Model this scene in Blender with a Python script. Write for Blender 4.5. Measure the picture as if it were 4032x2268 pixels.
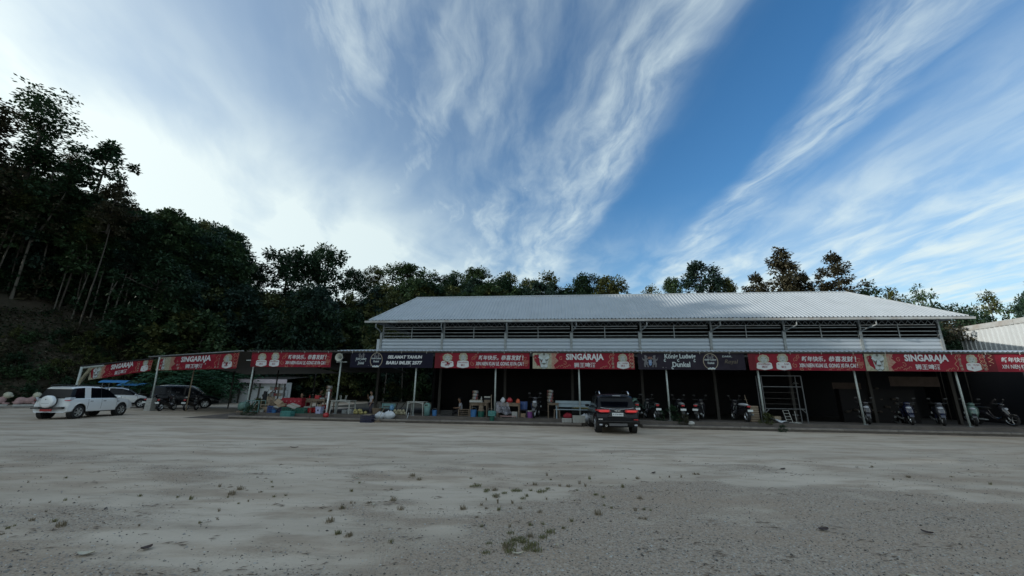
import bpy, bmesh, math, random
import numpy as np
from mathutils import Vector, Matrix, noise

R = math.radians
PI = math.pi
for o in list(bpy.data.objects):
    bpy.data.objects.remove(o)
sc = bpy.context.scene
COL = sc.collection

# ------------------------------------------------------------------ camera
CAM_H = 1.727
PITCH, ROLL = .2577, .0128
Fv = Vector((0, math.cos(PITCH), math.sin(PITCH)))
Rv = Vector((1, 0, 0))
Uv = Vector((0, -math.sin(PITCH), math.cos(PITCH)))
U2 = Uv * math.cos(ROLL) - Rv * math.sin(ROLL)
R2 = Rv * math.cos(ROLL) + Uv * math.sin(ROLL)
cam_data = bpy.data.cameras.new('camera')
cam = bpy.data.objects.new('camera', cam_data)
COL.objects.link(cam)
cam.matrix_world = Matrix(((R2.x, U2.x, -Fv.x, 0), (R2.y, U2.y, -Fv.y, 0), (R2.z, U2.z, -Fv.z, CAM_H), (0, 0, 0, 1)))
cam_data.sensor_width = 36
cam_data.lens = 1518.97 / 4032 * 36
cam_data.clip_start = .05
cam_data.clip_end = 3000
sc.camera = cam
sc.render.resolution_x, sc.render.resolution_y = 1024, 576

# ------------------------------------------------------------------ light and sky
SUN_AZ, SUN_EL = R(-103), R(17)           # azimuth from +Y, clockwise; low sun behind the wooded hill
SUN_DIR = Vector((math.sin(SUN_AZ) * math.cos(SUN_EL), math.cos(SUN_AZ) * math.cos(SUN_EL), math.sin(SUN_EL)))
sun_data = bpy.data.lights.new('sun', 'SUN')
sun_data.energy = 3.0
sun_data.angle = R(.5)
sun_data.color = (1, .95, .86)
sun = bpy.data.objects.new('sun', sun_data)
COL.objects.link(sun)
sun.rotation_euler = SUN_DIR.to_track_quat('Z', 'Y').to_euler()
sun.location = (0, 0, 60)

sc.view_settings.view_transform = 'Standard'
sc.view_settings.look = 'None'
sc.view_settings.gamma = 1
sc.view_settings.use_curve_mapping = False
sc.view_settings.exposure = .44
sc.cycles.use_denoising = True
sc.cycles.max_bounces = 6
sc.cycles.diffuse_bounces = 3
sc.cycles.transparent_max_bounces = 6


class NT:
    """small helper that wires shader nodes"""
    def __init__(s, tree):
        s.t = tree
        tree.nodes.clear()

    def n(s, kind, **kw):
        nd = s.t.nodes.new(kind)
        for k, v in kw.items():
            setattr(nd, k, v)
        return nd

    def put(s, sock, v):
        if isinstance(v, (int, float)):
            sock.default_value = v
        elif isinstance(v, tuple):
            if len(v) == 3 and len(sock.default_value) == 4:
                v = v + (1,)
            sock.default_value = v
        else:
            s.t.links.new(v, sock)

    def m(s, op, a, b=0.0, c=None, clamp=False):
        nd = s.n('ShaderNodeMath', operation=op, use_clamp=clamp)
        s.put(nd.inputs[0], a)
        s.put(nd.inputs[1], b)
        if c is not None:
            s.put(nd.inputs[2], c)
        return nd.outputs[0]

    def step(s, v, a, b, lo=0.0, hi=1.0):
        nd = s.n('ShaderNodeMapRange', interpolation_type='SMOOTHSTEP')
        s.put(nd.inputs[0], v)
        for i, x in enumerate((a, b, lo, hi)):
            nd.inputs[i + 1].default_value = x
        return nd.outputs[0]

    def mix(s, f, a, b, mode='MIX'):
        nd = s.n('ShaderNodeMix', data_type='RGBA', blend_type=mode)
        s.put(nd.inputs[0], f)
        s.put(nd.inputs[6], a)
        s.put(nd.inputs[7], b)
        return nd.outputs[2]

    def noise(s, vec, scale, detail=4, rough=.55, dist=0.0):
        nd = s.n('ShaderNodeTexNoise')
        if vec is not None:
            s.t.links.new(vec, nd.inputs['Vector'])
        nd.inputs['Scale'].default_value = scale
        nd.inputs['Detail'].default_value = detail
        nd.inputs['Roughness'].default_value = rough
        nd.inputs['Distortion'].default_value = dist
        return nd.outputs[0]

    def vec(s, x, y, z=0.0):
        nd = s.n('ShaderNodeCombineXYZ')
        for i, v in enumerate((x, y, z)):
            s.put(nd.inputs[i], v)
        return nd.outputs[0]


world = bpy.data.worlds.new('World')
sc.world = world
world.use_nodes = True
w = NT(world.node_tree)
STR = .1
sky = w.n('ShaderNodeTexSky', sky_type='NISHITA')
sky.sun_disc = False
sky.sun_elevation = SUN_EL
sky.sun_rotation = SUN_AZ
sky.altitude = 50
sky.air_density = 1.2
sky.dust_density = .6
sky.ozone_density = 4.0
tc = w.n('ShaderNodeTexCoord')
sep = w.n('ShaderNodeSeparateXYZ')
w.t.links.new(tc.outputs['Generated'], sep.inputs[0])
dx, dy, dz = sep.outputs
zc = w.m('MAXIMUM', dz, .07)
px = w.m('DIVIDE', dx, zc)
py = w.m('DIVIDE', dy, zc)
pv = w.vec(px, py)
wob = w.m('SUBTRACT', w.noise(pv, 1.1, 3, .5), .5)
wob2 = w.m('SUBTRACT', w.noise(pv, 3.2, 4, .6), .5)
wsum = w.m('ADD', w.m('MULTIPLY', wob, .30), w.m('MULTIPLY', wob2, .07))
ca = w.m('ADD', w.m('MULTIPLY_ADD', py, .08, px), wsum)
cb = w.m('ADD', w.m('MULTIPLY_ADD', py, -.15, px), wsum)
cl = w.m('ADD', w.m('MULTIPLY_ADD', py, .45, px), wsum)
S = w.noise(w.vec(w.m('MULTIPLY', ca, 4.2), w.m('MULTIPLY', py, 1.3)), 1.0, 6, .55, .25)
S2 = w.noise(w.vec(w.m('MULTIPLY', cb, 3.6), w.m('MULTIPLY', py, 1.5), 4.0), 1.0, 6, .55, .4)
S3 = w.noise(w.vec(w.m('MULTIPLY', cl, 2.4), w.m('MULTIPLY', py, 1.0), 9.0), 1.0, 5, .52, .3)
Ff = w.noise(w.vec(w.m('MULTIPLY', ca, 11.0), w.m('MULTIPLY', py, 3.2)), 1.0, 6, .6, .35)
Sc = w.step(S, .3, .74)
S2c = w.step(S2, .32, .74)
S3c = w.step(S3, .3, .7)
Fc = w.step(Ff, .22, .8)
# bright veil towards the sun
veil = w.m('MULTIPLY', w.step(px, .35, -2.1), w.m('MULTIPLY_ADD', S3c, .34, .62))
veil2 = w.m('MULTIPLY', w.step(px, .35, -.5), w.m('MULTIPLY', w.m('MULTIPLY_ADD', Fc, .55, .25), w.m('MULTIPLY', S3c, .85)))
veil3 = w.m('MULTIPLY', w.m('MULTIPLY', w.step(px, .1, -1.0), w.step(dz, .62, .3)), w.m('MULTIPLY_ADD', S3c, .26, .24))
veil = w.m('ADD', veil, veil3)
# main feathered streak, sharp on its right side
g1 = w.m('MULTIPLY', w.step(ca, .10, .50), w.step(ca, .74, .57))
core = w.m('MULTIPLY', g1, w.m('ADD', w.m('MULTIPLY_ADD', Fc, .34, .16), w.m('MULTIPLY', w.m('MULTIPLY', Sc, Fc), .38)))
g2 = w.m('MULTIPLY', w.step(ca, -.5, .25), w.step(ca, .78, .45))
soft = w.m('MULTIPLY', g2, w.m('MULTIPLY', w.m('MULTIPLY_ADD', Fc, .6, .4), w.m('MULTIPLY_ADD', Sc, .42, .1)))
# second streak and the broken field on the far side
g3 = w.m('MULTIPLY', w.step(cb, .76, .92), w.step(cb, 1.3, .94))
st2 = w.m('MULTIPLY', g3, w.m('ADD', w.m('MULTIPLY_ADD', Fc, .25, .1), w.m('MULTIPLY', w.m('MULTIPLY', S2c, Fc), .45)))
fld = w.m('MULTIPLY', w.step(cb, .95, 1.5), w.m('MULTIPLY_ADD', S2c, .34, .22))
low = w.m('MULTIPLY', w.step(dz, .46, .2), w.m('MULTIPLY_ADD', S2c, .45, .12))
cov = w.m('ADD', w.m('ADD', w.m('MAXIMUM', veil, veil2), w.m('MAXIMUM', core, soft)), w.m('MAXIMUM', st2, fld))
back = w.m('MULTIPLY', w.step(py, .55, -.5), w.m('MULTIPLY_ADD', S3c, .45, .4))   # unseen cloud added overhead and behind to whiten and lift the ground light
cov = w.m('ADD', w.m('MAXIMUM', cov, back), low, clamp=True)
for qx, qy, qr, qk in ((.062, 1.80, .042, .5), (.098, 1.86, .03, .3), (.075, 1.94, .034, .3)):   # a few tiny puffs
    ex = w.m('DIVIDE', w.m('SUBTRACT', px, qx), qr)
    ey = w.m('DIVIDE', w.m('SUBTRACT', py, qy), qr * 1.5)
    rr_ = w.m('ADD', w.m('ADD', w.m('MULTIPLY', ex, ex), w.m('MULTIPLY', ey, ey)), w.m('MULTIPLY', w.m('SUBTRACT', w.noise(pv, 38, 3, .6), .5), 3.0))
    cov = w.m('MAXIMUM', cov, w.step(rr_, 1.1, -1.2, 0.0, qk))
dot = w.n('ShaderNodeVectorMath', operation='DOT_PRODUCT')
w.t.links.new(tc.outputs['Generated'], dot.inputs[0])
dot.inputs[1].default_value = SUN_DIR
glow = w.m('POWER', w.m('MAXIMUM', dot.outputs['Value'], 0.0), 1.6)
cc = w.mix(glow, (.57 / STR, .665 / STR, .675 / STR), (.85 / STR, .92 / STR, .87 / STR))
hs = w.n('ShaderNodeHueSaturation')
hs.inputs['Saturation'].default_value = 1.18
hs.inputs['Value'].default_value = 1.22
w.t.links.new(sky.outputs[0], hs.inputs['Color'])
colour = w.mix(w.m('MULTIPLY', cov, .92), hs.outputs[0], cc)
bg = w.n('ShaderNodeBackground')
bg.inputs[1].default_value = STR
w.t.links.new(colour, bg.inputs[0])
wo = w.n('ShaderNodeOutputWorld')
w.t.links.new(bg.outputs[0], wo.inputs[0])

# ------------------------------------------------------------------ materials
_mats = {}


def mat(name, col, rough=.6, metal=0.0, var=0.0, vscale=3.0, bump=0.0, bscale=40.0, col2=None, spec=.5, coat=0.0, emit=0.0):
    """a Principled material; var mixes towards col2 (or a darker tone) with noise, bump adds fine relief"""
    if name in _mats:
        return _mats[name]
    m = bpy.data.materials.new(name)
    m.use_nodes = True
    t = NT(m.node_tree)
    p = t.n('ShaderNodeBsdfPrincipled')
    out = t.n('ShaderNodeOutputMaterial')
    t.t.links.new(p.outputs[0], out.inputs[0])
    p.inputs['Roughness'].default_value = rough
    p.inputs['Metallic'].default_value = metal
    p.inputs['Specular IOR Level'].default_value = spec
    p.inputs['Coat Weight'].default_value = coat
    p.inputs['Coat Roughness'].default_value = .05
    tcd = t.n('ShaderNodeTexCoord')
    if var > 0:
        f = t.step(t.noise(tcd.outputs['Object'], vscale, 5, .6), .35, .68)
        c2 = col2 if col2 else tuple(c * .55 for c in col)
        t.put(p.inputs['Base Color'], t.mix(t.m('MULTIPLY', f, var), col, c2))
    else:
        t.put(p.inputs['Base Color'], col)
    if bump > 0:
        b = t.n('ShaderNodeBump')
        b.inputs['Strength'].default_value = min(1.0, bump * 10)
        b.inputs['Distance'].default_value = bump
        t.t.links.new(t.noise(tcd.outputs['Object'], bscale, 3, .6), b.inputs['Height'])
        t.t.links.new(b.outputs[0], p.inputs['Normal'])
    if emit > 0:
        t.put(p.inputs['Emission Color'], col)
        p.inputs['Emission Strength'].default_value = emit
    _mats[name] = m
    return m


def leaf_mat(name, c1, c2, trans=.25):
    if name in _mats:
        return _mats[name]
    m = bpy.data.materials.new(name)
    m.use_nodes = True
    t = NT(m.node_tree)
    tcd = t.n('ShaderNodeTexCoord')
    info = t.n('ShaderNodeObjectInfo')
    f = t.step(t.noise(tcd.outputs['Object'], 2.2, 4, .65), .3, .7)
    f = t.m('ADD', t.m('MULTIPLY', f, .7), t.m('MULTIPLY', info.outputs['Random'], .4), clamp=True)
    col = t.mix(f, c1, c2)
    d = t.n('ShaderNodeBsdfPrincipled')
    d.inputs['Roughness'].default_value = .55
    d.inputs['Specular IOR Level'].default_value = .25
    t.t.links.new(col, d.inputs['Base Color'])
    tr = t.n('ShaderNodeBsdfTranslucent')
    t.t.links.new(col, tr.inputs[0])
    mx = t.n('ShaderNodeMixShader')
    mx.inputs[0].default_value = trans
    t.t.links.new(d.outputs[0], mx.inputs[1])
    t.t.links.new(tr.outputs[0], mx.inputs[2])
    out = t.n('ShaderNodeOutputMaterial')
    t.t.links.new(mx.outputs[0], out.inputs[0])
    _mats[name] = m
    return m


M_white = mat('white_paint', (.72, .74, .74), .32, var=.25, vscale=6, col2=(.55, .56, .54), coat=.4)
M_carwhite = mat('car_white_paint', (.74, .76, .77), .25, coat=1.0, var=.15, vscale=2, col2=(.62, .63, .62))
M_carblack = mat('car_black_paint', (.005, .006, .010), .22, coat=.12, spec=.25)
M_black = mat('black_plastic', (.012, .012, .013), .5)
M_rubber = mat('tyre_rubber', (.014, .014, .015), .85, bump=.003, bscale=60)
M_glass = mat('dark_tinted_glass', (.003, .004, .007), .14, spec=.25)
M_chrome = mat('chrome', (.7, .72, .74), .18, 1.0)
M_alloy = mat('alloy_rim', (.5, .52, .54), .3, .9)
M_redlens = mat('red_lamp_lens', (.42, .012, .015), .2, coat=.6)
M_redlit = mat('lit_red_lamp', (.9, .05, .05), .3, emit=.1)
M_clear = mat('clear_lamp_lens', (.42, .45, .5), .12, coat=.6)
M_plate = mat('number_plate_white', (.62, .66, .66), .4)
M_platered = mat('number_plate_red', (.3, .03, .03), .4)
M_post = mat('galvanised_post', (.44, .50, .49), .5, .15, var=.5, vscale=9, col2=(.28, .3, .28))
M_postdark = mat('painted_dark_post', (.06, .055, .05), .6, var=.4, vscale=6)
M_steel = mat('weathered_steel', (.27, .3, .31), .5, .3, var=.55, vscale=5, col2=(.14, .13, .12))
M_zinc = mat('zinc_sheet', (.42, .47, .52), .42, .35, var=.4, vscale=1.4, col2=(.40, .44, .47))
M_roof = mat('zinc_roof_sheet', (.42, .455, .48), .46, .2, var=.45, vscale=.9, col2=(.34, .37, .385))
M_roofdark = mat('old_roof_sheet', (.07, .066, .062), .6, .1, var=.5, vscale=1.5)
M_gutter = mat('gutter_metal', (.38, .4, .4), .5, .1, var=.6, vscale=1.3, col2=(.22, .17, .13))
M_wallmetal = mat('wall_cladding', (.52, .55, .56), .45, .2, var=.4, vscale=1.0, col2=(.42, .45, .46))
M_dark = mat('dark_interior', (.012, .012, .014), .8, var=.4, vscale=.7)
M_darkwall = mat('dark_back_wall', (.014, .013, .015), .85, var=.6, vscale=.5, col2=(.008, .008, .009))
M_conc = mat('old_concrete', (.115, .098, .086), .85, var=.7, vscale=2.2, col2=(.07, .062, .055), bump=.012, bscale=25)
M_conc2 = mat('concrete_kerb', (.22, .2, .18), .85, var=.6, vscale=3, col2=(.1, .09, .085), bump=.01, bscale=30)
M_wood = mat('worn_wood', (.17, .125, .085), .7, var=.6, vscale=4, col2=(.09, .065, .045))
M_woodpale = mat('pale_wood', (.3, .24, .17), .7, var=.5, vscale=4)
M_plastic_w = mat('white_plastic', (.36, .37, .35), .45, var=.4, vscale=5, col2=(.26, .25, .22))
M_green = mat('green_plastic', (.012, .095, .07), .45, var=.3, vscale=8)
M_teal = mat('teal_plastic', (.05, .21, .20), .45, var=.3, vscale=8)
M_tealpale = mat('pale_teal_plastic', (.13, .25, .245), .5, var=.3, vscale=5)
M_blue = mat('blue_plastic', (.02, .06, .2), .45, var=.3, vscale=8)
M_blue2 = mat('bright_blue', (.035, .14, .33), .45, var=.3, vscale=6)
M_navy = mat('navy_plastic', (.016, .018, .05), .5)
M_red = mat('red_cloth', (.28, .014, .028), .8, var=.4, vscale=7, col2=(.22, .01, .02))
M_redpl = mat('red_plastic', (.34, .02, .025), .4)
M_card = mat('cardboard', (.3, .22, .15), .8, var=.4, vscale=4)
M_lav = mat('lavender_plastic', (.38, .4, .58), .45)
M_purple = mat('purple_plastic', (.2, .06, .24), .45)
M_orange = mat('orange_bag', (.5, .1, .04), .6)
M_bagwhite = mat('white_woven_bag', (.5, .53, .57), .7, var=.5, vscale=7, col2=(.42, .46, .5), bump=.02, bscale=14)
M_bagblue = mat('blue_bag_plastic', (.12, .28, .46), .4, bump=.02, bscale=16)
M_melon = mat('yellow_melon_skin', (.32, .27, .1), .6, var=.6, vscale=9, col2=(.2, .2, .08))
M_cocos = mat('coconut_husk', (.3, .27, .18), .8, var=.5, vscale=8)
M_snack = [mat('snack_wrap_%s' % n, c, .35, .2) for n, c in (('silver', (.22, .22, .23)), ('red', (.18, .04, .04)), ('brown', (.12, .08, .06)), ('cream', (.25, .22, .18)))]
M_film = None
M_skin = mat('skin', (.30, .18, .12), .6)
M_hair = mat('black_hair', (.01, .01, .011), .6)
M_shirt = mat('grey_shirt_cloth', (.48, .5, .56), .85, var=.2, vscale=8)
M_trouser = mat('purple_grey_trousers', (.09, .08, .11), .85)
M_cloth_dark = mat('dark_clothes', (.02, .02, .025), .9)
M_tarp = mat('blue_tarpaulin', (.06, .24, .52), .5, var=.35, vscale=3, col2=(.04, .16, .36))
M_shedwall = mat('shed_white_wall', (.6, .63, .65), .7, var=.3, vscale=.7)
M_fascia = mat('pinkish_fascia', (.55, .48, .52), .6, var=.3, vscale=1)
M_pink = mat('pink_painted_stone', (.38, .24, .23), .75, var=.5, vscale=6, bump=.01, bscale=20)
M_cream = mat('cream_painted_stone', (.5, .49, .38), .75, var=.4, vscale=8, bump=.02, bscale=14)
M_stone = mat('grey_stone', (.4, .4, .38), .8, var=.4, vscale=6)
M_bark = mat('pale_bark', (.125, .118, .10), .85, var=.75, vscale=2.5, col2=(.07, .062, .05))
M_barkdark = mat('dark_bark', (.06, .052, .042), .9, var=.5, vscale=3)
M_leaf = [leaf_mat('leaf_deep_green', (.018, .042, .022), (.03, .062, .03)),
          leaf_mat('leaf_mid_green', (.032, .07, .03), (.062, .10, .042)),
          leaf_mat('leaf_olive', (.055, .075, .028), (.105, .115, .04)),
          leaf_mat('leaf_bluish', (.022, .048, .036), (.036, .066, .048)),
          leaf_mat('leaf_russet', (.05, .05, .03), (.075, .068, .04))]
M_fern = leaf_mat('fern_green', (.03, .085, .05), (.05, .12, .06))
M_grass = leaf_mat('grass_blade', (.13, .135, .06), (.22, .2, .10))
M_grassdry = leaf_mat('dry_grass_blade', (.19, .155, .10), (.26, .215, .15))
M_moss = leaf_mat('mossy_grass', (.12, .125, .05), (.18, .17, .075))
M_pebble = mat('pebble', (.2, .185, .165), .85, var=.9, vscale=1.7, col2=(.34, .33, .31))

# ------------------------------------------------------------------ mesh builder


class MB:
    def __init__(s):
        s.v, s.f, s.mi = [], [], []
        s.mats = []
        s.M = Matrix.Identity(4)

    def slot(s, m):
        if m not in s.mats:
            s.mats.append(m)
        return s.mats.index(m)

    def add(s, verts, faces, m):
        k = len(s.v)
        i = s.slot(m)
        s.v += [tuple(s.M @ Vector(p)) for p in verts]
        s.f += [tuple(k + j for j in f) for f in faces]
        s.mi += [i] * len(faces)
        return s

    def box(s, x0, x1, y0, y1, z0, z1, m):
        v = [(x0, y0, z0), (x1, y0, z0), (x1, y1, z0), (x0, y1, z0), (x0, y0, z1), (x1, y0, z1), (x1, y1, z1), (x0, y1, z1)]
        f = [(0, 3, 2, 1), (4, 5, 6, 7), (0, 1, 5, 4), (1, 2, 6, 5), (2, 3, 7, 6), (3, 0, 4, 7)]
        return s.add(v, f, m)

    def cbox(s, c, d, m, rot=None):
        """box by centre and size, optional euler rotation"""
        old = s.M
        s.M = s.M @ Matrix.Translation(c) @ (rot.to_matrix().to_4x4() if rot else Matrix.Identity(4))
        s.box(-d[0] / 2, d[0] / 2, -d[1] / 2, d[1] / 2, -d[2] / 2, d[2] / 2, m)
        s.M = old
        return s

    def tube(s, pts, r, m, n=8, cap=True):
        """tube along points; r a number or one radius per point"""
        pts = [Vector(p) for p in pts]
        rs = [r] * len(pts) if isinstance(r, (int, float)) else r
        V, Fs = [], []
        side = None
        for i, p in enumerate(pts):
            d = (pts[min(i + 1, len(pts) - 1)] - pts[max(i - 1, 0)]).normalized()
            if side is None:
                side = d.orthogonal().normalized()
            side = (side - d * side.dot(d)).normalized()
            up = d.cross(side)
            for k in range(n):
                a = 2 * PI * k / n
                V.append(p + (side * math.cos(a) + up * math.sin(a)) * rs[i])
        for i in range(len(pts) - 1):
            for k in range(n):
                a, b = i * n + k, i * n + (k + 1) % n
                Fs.append((a, b, b + n, a + n))
        if cap:
            Fs.append(tuple(reversed(range(n))))
            Fs.append(tuple(range((len(pts) - 1) * n, len(pts) * n)))
        return s.add(V, Fs, m)

    def bar(s, a, b, wdt, m):
        return s.tube([a, b], wdt * .7071, m, 4)

    def lathe(s, prof, m, n=16, c=(0, 0, 0), axis='z'):
        """profile of (radius, height) turned about an axis through c"""
        V, Fs = [], []
        for r_, h in prof:
            for k in range(n):
                a = 2 * PI * k / n
                q = (r_ * math.cos(a), r_ * math.sin(a), h)
                if axis == 'y':
                    q = (q[0], q[2], q[1])
                elif axis == 'x':
                    q = (q[2], q[0], q[1])
                V.append((q[0] + c[0], q[1] + c[1], q[2] + c[2]))
        for i in range(len(prof) - 1):
            for k in range(n):
                a, b = i * n + k, i * n + (k + 1) % n
                Fs.append((a, b, b + n, a + n) if axis != 'y' else (a, a + n, b + n, b))
        return s.add(V, Fs, m)

    def ball(s, c, r, m, nu=12, nv=8, jit=0.0, rng=None):
        r = (r, r, r) if isinstance(r, (int, float)) else r
        V, Fs = [(c[0], c[1], c[2] - r[2])], []
        for i in range(1, nv):
            th = PI * i / nv - PI / 2
            for k in range(nu):
                a = 2 * PI * k / nu
                j = 1 + (rng.uniform(-jit, jit) if rng else 0)
                V.append((c[0] + r[0] * j * math.cos(th) * math.cos(a), c[1] + r[1] * j * math.cos(th) * math.sin(a), c[2] + r[2] * j * math.sin(th)))
        V.append((c[0], c[1], c[2] + r[2]))
        for k in range(nu):
            Fs.append((0, 1 + (k + 1) % nu, 1 + k))
        for i in range(nv - 2):
            for k in range(nu):
                a, b = 1 + i * nu + k, 1 + i * nu + (k + 1) % nu
                Fs.append((a, b, b + nu, a + nu))
        t = len(V) - 1
        for k in range(nu):
            Fs.append((1 + (nv - 2) * nu + k, 1 + (nv - 2) * nu + (k + 1) % nu, t))
        return s.add(V, Fs, m)

    def grid(s, fn, nu, nv, m):
        V = [fn(i / nu, j / nv) for j in range(nv + 1) for i in range(nu + 1)]
        Fs = [(j * (nu + 1) + i, j * (nu + 1) + i + 1, (j + 1) * (nu + 1) + i + 1, (j + 1) * (nu + 1) + i) for j in range(nv) for i in range(nu)]
        return s.add(V, Fs, m)

    def build(s, name, parent=None, smooth=False, loc=None, rotz=0.0):
        me = bpy.data.meshes.new(name)
        me.from_pydata(s.v, [], s.f)
        for m in s.mats:
            me.materials.append(m)
        if len(s.mats) > 1:
            me.polygons.foreach_set('material_index', s.mi)
        if smooth:
            me.polygons.foreach_set('use_smooth', [True] * len(s.f))
        me.update()
        o = bpy.data.objects.new(name, me)
        COL.objects.link(o)
        if parent is not None:
            o.parent = parent
        if loc is not None:
            o.location = loc
            o.rotation_euler = (0, 0, rotz)
        return o


# ------------------------------------------------------------------ things and the facade frame
YAW = .1134
OX, OY = -9.7806, 22.6027
UX, UY = math.cos(YAW), -math.sin(YAW)
NX, NY = math.sin(YAW), math.cos(YAW)


def W(s, t, z=0.0):
    """a point by metres along the shop front (s), metres behind its posts (t) and height"""
    return (OX + UX * s + NX * t, OY + UY * s + NY * t, z)


def tag(o, label=None, cat=None, group=None, kind=None):
    for k, v in (('label', label), ('category', cat), ('group', group), ('kind', kind)):
        if v:
            o[k] = v
    return o


def empty(name, label, cat, loc, rotz=0.0, group=None):
    o = bpy.data.objects.new(name, None)
    COL.objects.link(o)
    o.empty_display_size = .2
    o.location = loc
    o.rotation_euler = (0, 0, rotz)
    return tag(o, label, cat, group)


def thing(name, label, cat, s, t, z=0.0, rot=0.0, group=None):
    return empty(name, label, cat, W(s, t, z), -YAW + rot, group)


_kids = {}


def copy_tree(o, kids, parent=None):
    c = o.copy()
    COL.objects.link(c)
    if parent is not None:
        c.parent = parent
    for ch in kids.get(o.name, []):
        copy_tree(ch, kids, c)
    return c


def kid_map(root):
    """parent name -> children, for one thing"""
    out = {}
    for o in COL.objects:
        if o.parent is not None:
            out.setdefault(o.parent.name, []).append(o)
    return out


def mesh_eval(o):
    dg = bpy.context.evaluated_depsgraph_get()
    return bpy.data.meshes.new_from_object(o.evaluated_get(dg))


def text_geo(txt, bold=.0, shear=0.0, res=2):
    cu = bpy.data.curves.new('lettering_curve', 'FONT')
    cu.body = txt
    cu.offset = bold
    cu.shear = shear
    cu.resolution_u = res
    cu.fill_mode = 'FRONT'
    o = bpy.data.objects.new('lettering_curve', cu)
    COL.objects.link(o)
    me = mesh_eval(o)
    v = [tuple(p.co) for p in me.vertices]
    f = [tuple(p.vertices) for p in me.polygons]
    bpy.data.objects.remove(o)
    bpy.data.curves.remove(cu)
    bpy.data.meshes.remove(me)
    return v, f


_txt = {}


def text_fit(txt, x0, x1, z0, z1, bold=0.0, shear=0.0):
    """glyph outlines scaled into a rectangle, as (x, z) points"""
    k = (txt, bold, shear)
    if k not in _txt:
        _txt[k] = text_geo(txt, bold, shear)
    v, f = _txt[k]
    xs = [p[0] for p in v]
    ys = [p[1] for p in v]
    a, b, c, d = min(xs), max(xs), min(ys), max(ys)
    return [(x0 + (p[0] - a) / (b - a) * (x1 - x0), z0 + (p[1] - c) / (d - c) * (z1 - z0)) for p in v], f


rnd = random.Random(7)

# ------------------------------------------------------------------ ground


def sstep(v, a, b):
    t = min(1.0, max(0.0, (v - a) / (b - a)))
    return t * t * (3 - 2 * t)


def gravelly(x, y):
    """how much loose gravel lies on the sand, 0 to 1"""
    n = noise.fractal(Vector((x * .42 + 3.1, y * .62, 0)), 1.0, 2.0, 4)
    n += .35 * noise.noise(Vector((x * 1.7, y * 2.6, 5)))
    b = -.25
    b += .75 * sstep(x, -2.2, 2.0) * sstep(y, 9.6, 6.5)
    b += .35 * sstep(y, 7.4, 5.2)
    b -= .45 * sstep(y, 9.0, 13.0)
    b -= .5 * sstep((x + 3.2) ** 2 / 2.0 + (y - 5.6) ** 2 / .6, 1.2, .3)
    return sstep(n + b, -.45, .95)


def ground_h(x, y):
    f = sstep(y, 16, 9) * sstep(abs(x), 22, 14)
    if f <= 0:
        return 0.0
    return f * (.022 * noise.noise(Vector((x * .7, y * .9, 1))) + .010 * noise.noise(Vector((x * 2.3, y * 2.6, 2))))


def spaced(lo, hi, fine_lo, fine_hi, fine, grow=1.22):
    a = [fine_lo]
    st = fine
    while a[0] > lo:
        st *= grow
        a.insert(0, max(lo, a[0] - st))
    x = fine_lo
    while x < fine_hi:
        x += fine
        a.append(x)
    st = fine
    while a[-1] < hi:
        st *= grow
        a.append(min(hi, a[-1] + st))
    return a


gx = spaced(-500, 500, -14, 14, .16)
gy = spaced(-300, 700, 3.6, 12, .12)
gv, ga = [], []
for y in gy:
    for x in gx:
        gv.append((x, y, ground_h(x, y)))
        ga.append(gravelly(x, y) if -40 < x < 40 and 0 < y < 30 else 0.0)
nxg = len(gx)
gf = [(j * nxg + i, j * nxg + i + 1, (j + 1) * nxg + i + 1, (j + 1) * nxg + i) for j in range(len(gy) - 1) for i in range(nxg - 1)]
gme = bpy.data.meshes.new('ground')
gme.from_pydata(gv, [], gf)
gme.polygons.foreach_set('use_smooth', [True] * len(gf))
at = gme.attributes.new('gravel', 'FLOAT', 'POINT')
at.data.foreach_set('value', ga)
gmat = bpy.data.materials.new('sandy_ground')
gmat.use_nodes = True
t = NT(gmat.node_tree)
tcd = t.n('ShaderNodeTexCoord').outputs['Object']
atn = t.n('ShaderNodeAttribute', attribute_name='gravel')
mapn = t.n('ShaderNodeMapping')
mapn.inputs['Scale'].default_value = (.35, 1.0, 1.0)
t.t.links.new(tcd, mapn.inputs[0])
big = t.noise(mapn.outputs[0], .35, 5, .6)
mid = t.noise(mapn.outputs[0], 1.6, 6, .65)
fine = t.noise(tcd, 30, 5, .75)
stk = t.n('ShaderNodeMapping')
stk.inputs['Scale'].default_value = (.9, 4.0, 1.0)
t.t.links.new(tcd, stk.inputs[0])
flat = t.noise(stk.outputs[0], 1.3, 6, .7)
grit = t.noise(tcd, 75, 3, .7)
vor = t.n('ShaderNodeTexVoronoi')
vor.inputs['Scale'].default_value = 52
t.t.links.new(tcd, vor.inputs['Vector'])
sand = t.mix(t.step(big, .35, .68), (.575, .495, .40), (.43, .36, .283))
sand = t.mix(t.m('MULTIPLY', t.step(mid, .44, .68), .75), sand, (.335, .275, .213))
sand = t.mix(t.m('MULTIPLY', t.step(fine, .5, .75), .3), sand, (.28, .255, .21))
sand = t.mix(t.m('MULTIPLY', t.step(flat, .55, .72), .55), sand, (.25, .225, .185))
grav = t.mix(t.step(fine, .32, .68), (.49, .40, .315), (.285, .225, .168))
sepc = t.n('ShaderNodeSeparateColor')
t.t.links.new(vor.outputs['Color'], sepc.inputs[0])
grav = t.mix(t.m('MULTIPLY', t.step(sepc.outputs[0], .55, 1.0), .55), grav, (.5, .46, .4))
grav = t.mix(t.m('MULTIPLY', t.step(sepc.outputs[1], .7, 1.0), .6), grav, (.12, .105, .092))
gfac = t.m('MULTIPLY', t.step(t.m('ADD', t.m('MULTIPLY_ADD', t.m('SUBTRACT', mid, .5), 1.3, atn.outputs['Fac']), t.m('MULTIPLY', t.m('SUBTRACT', fine, .5), .9)), .08, .85), .95)
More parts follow.
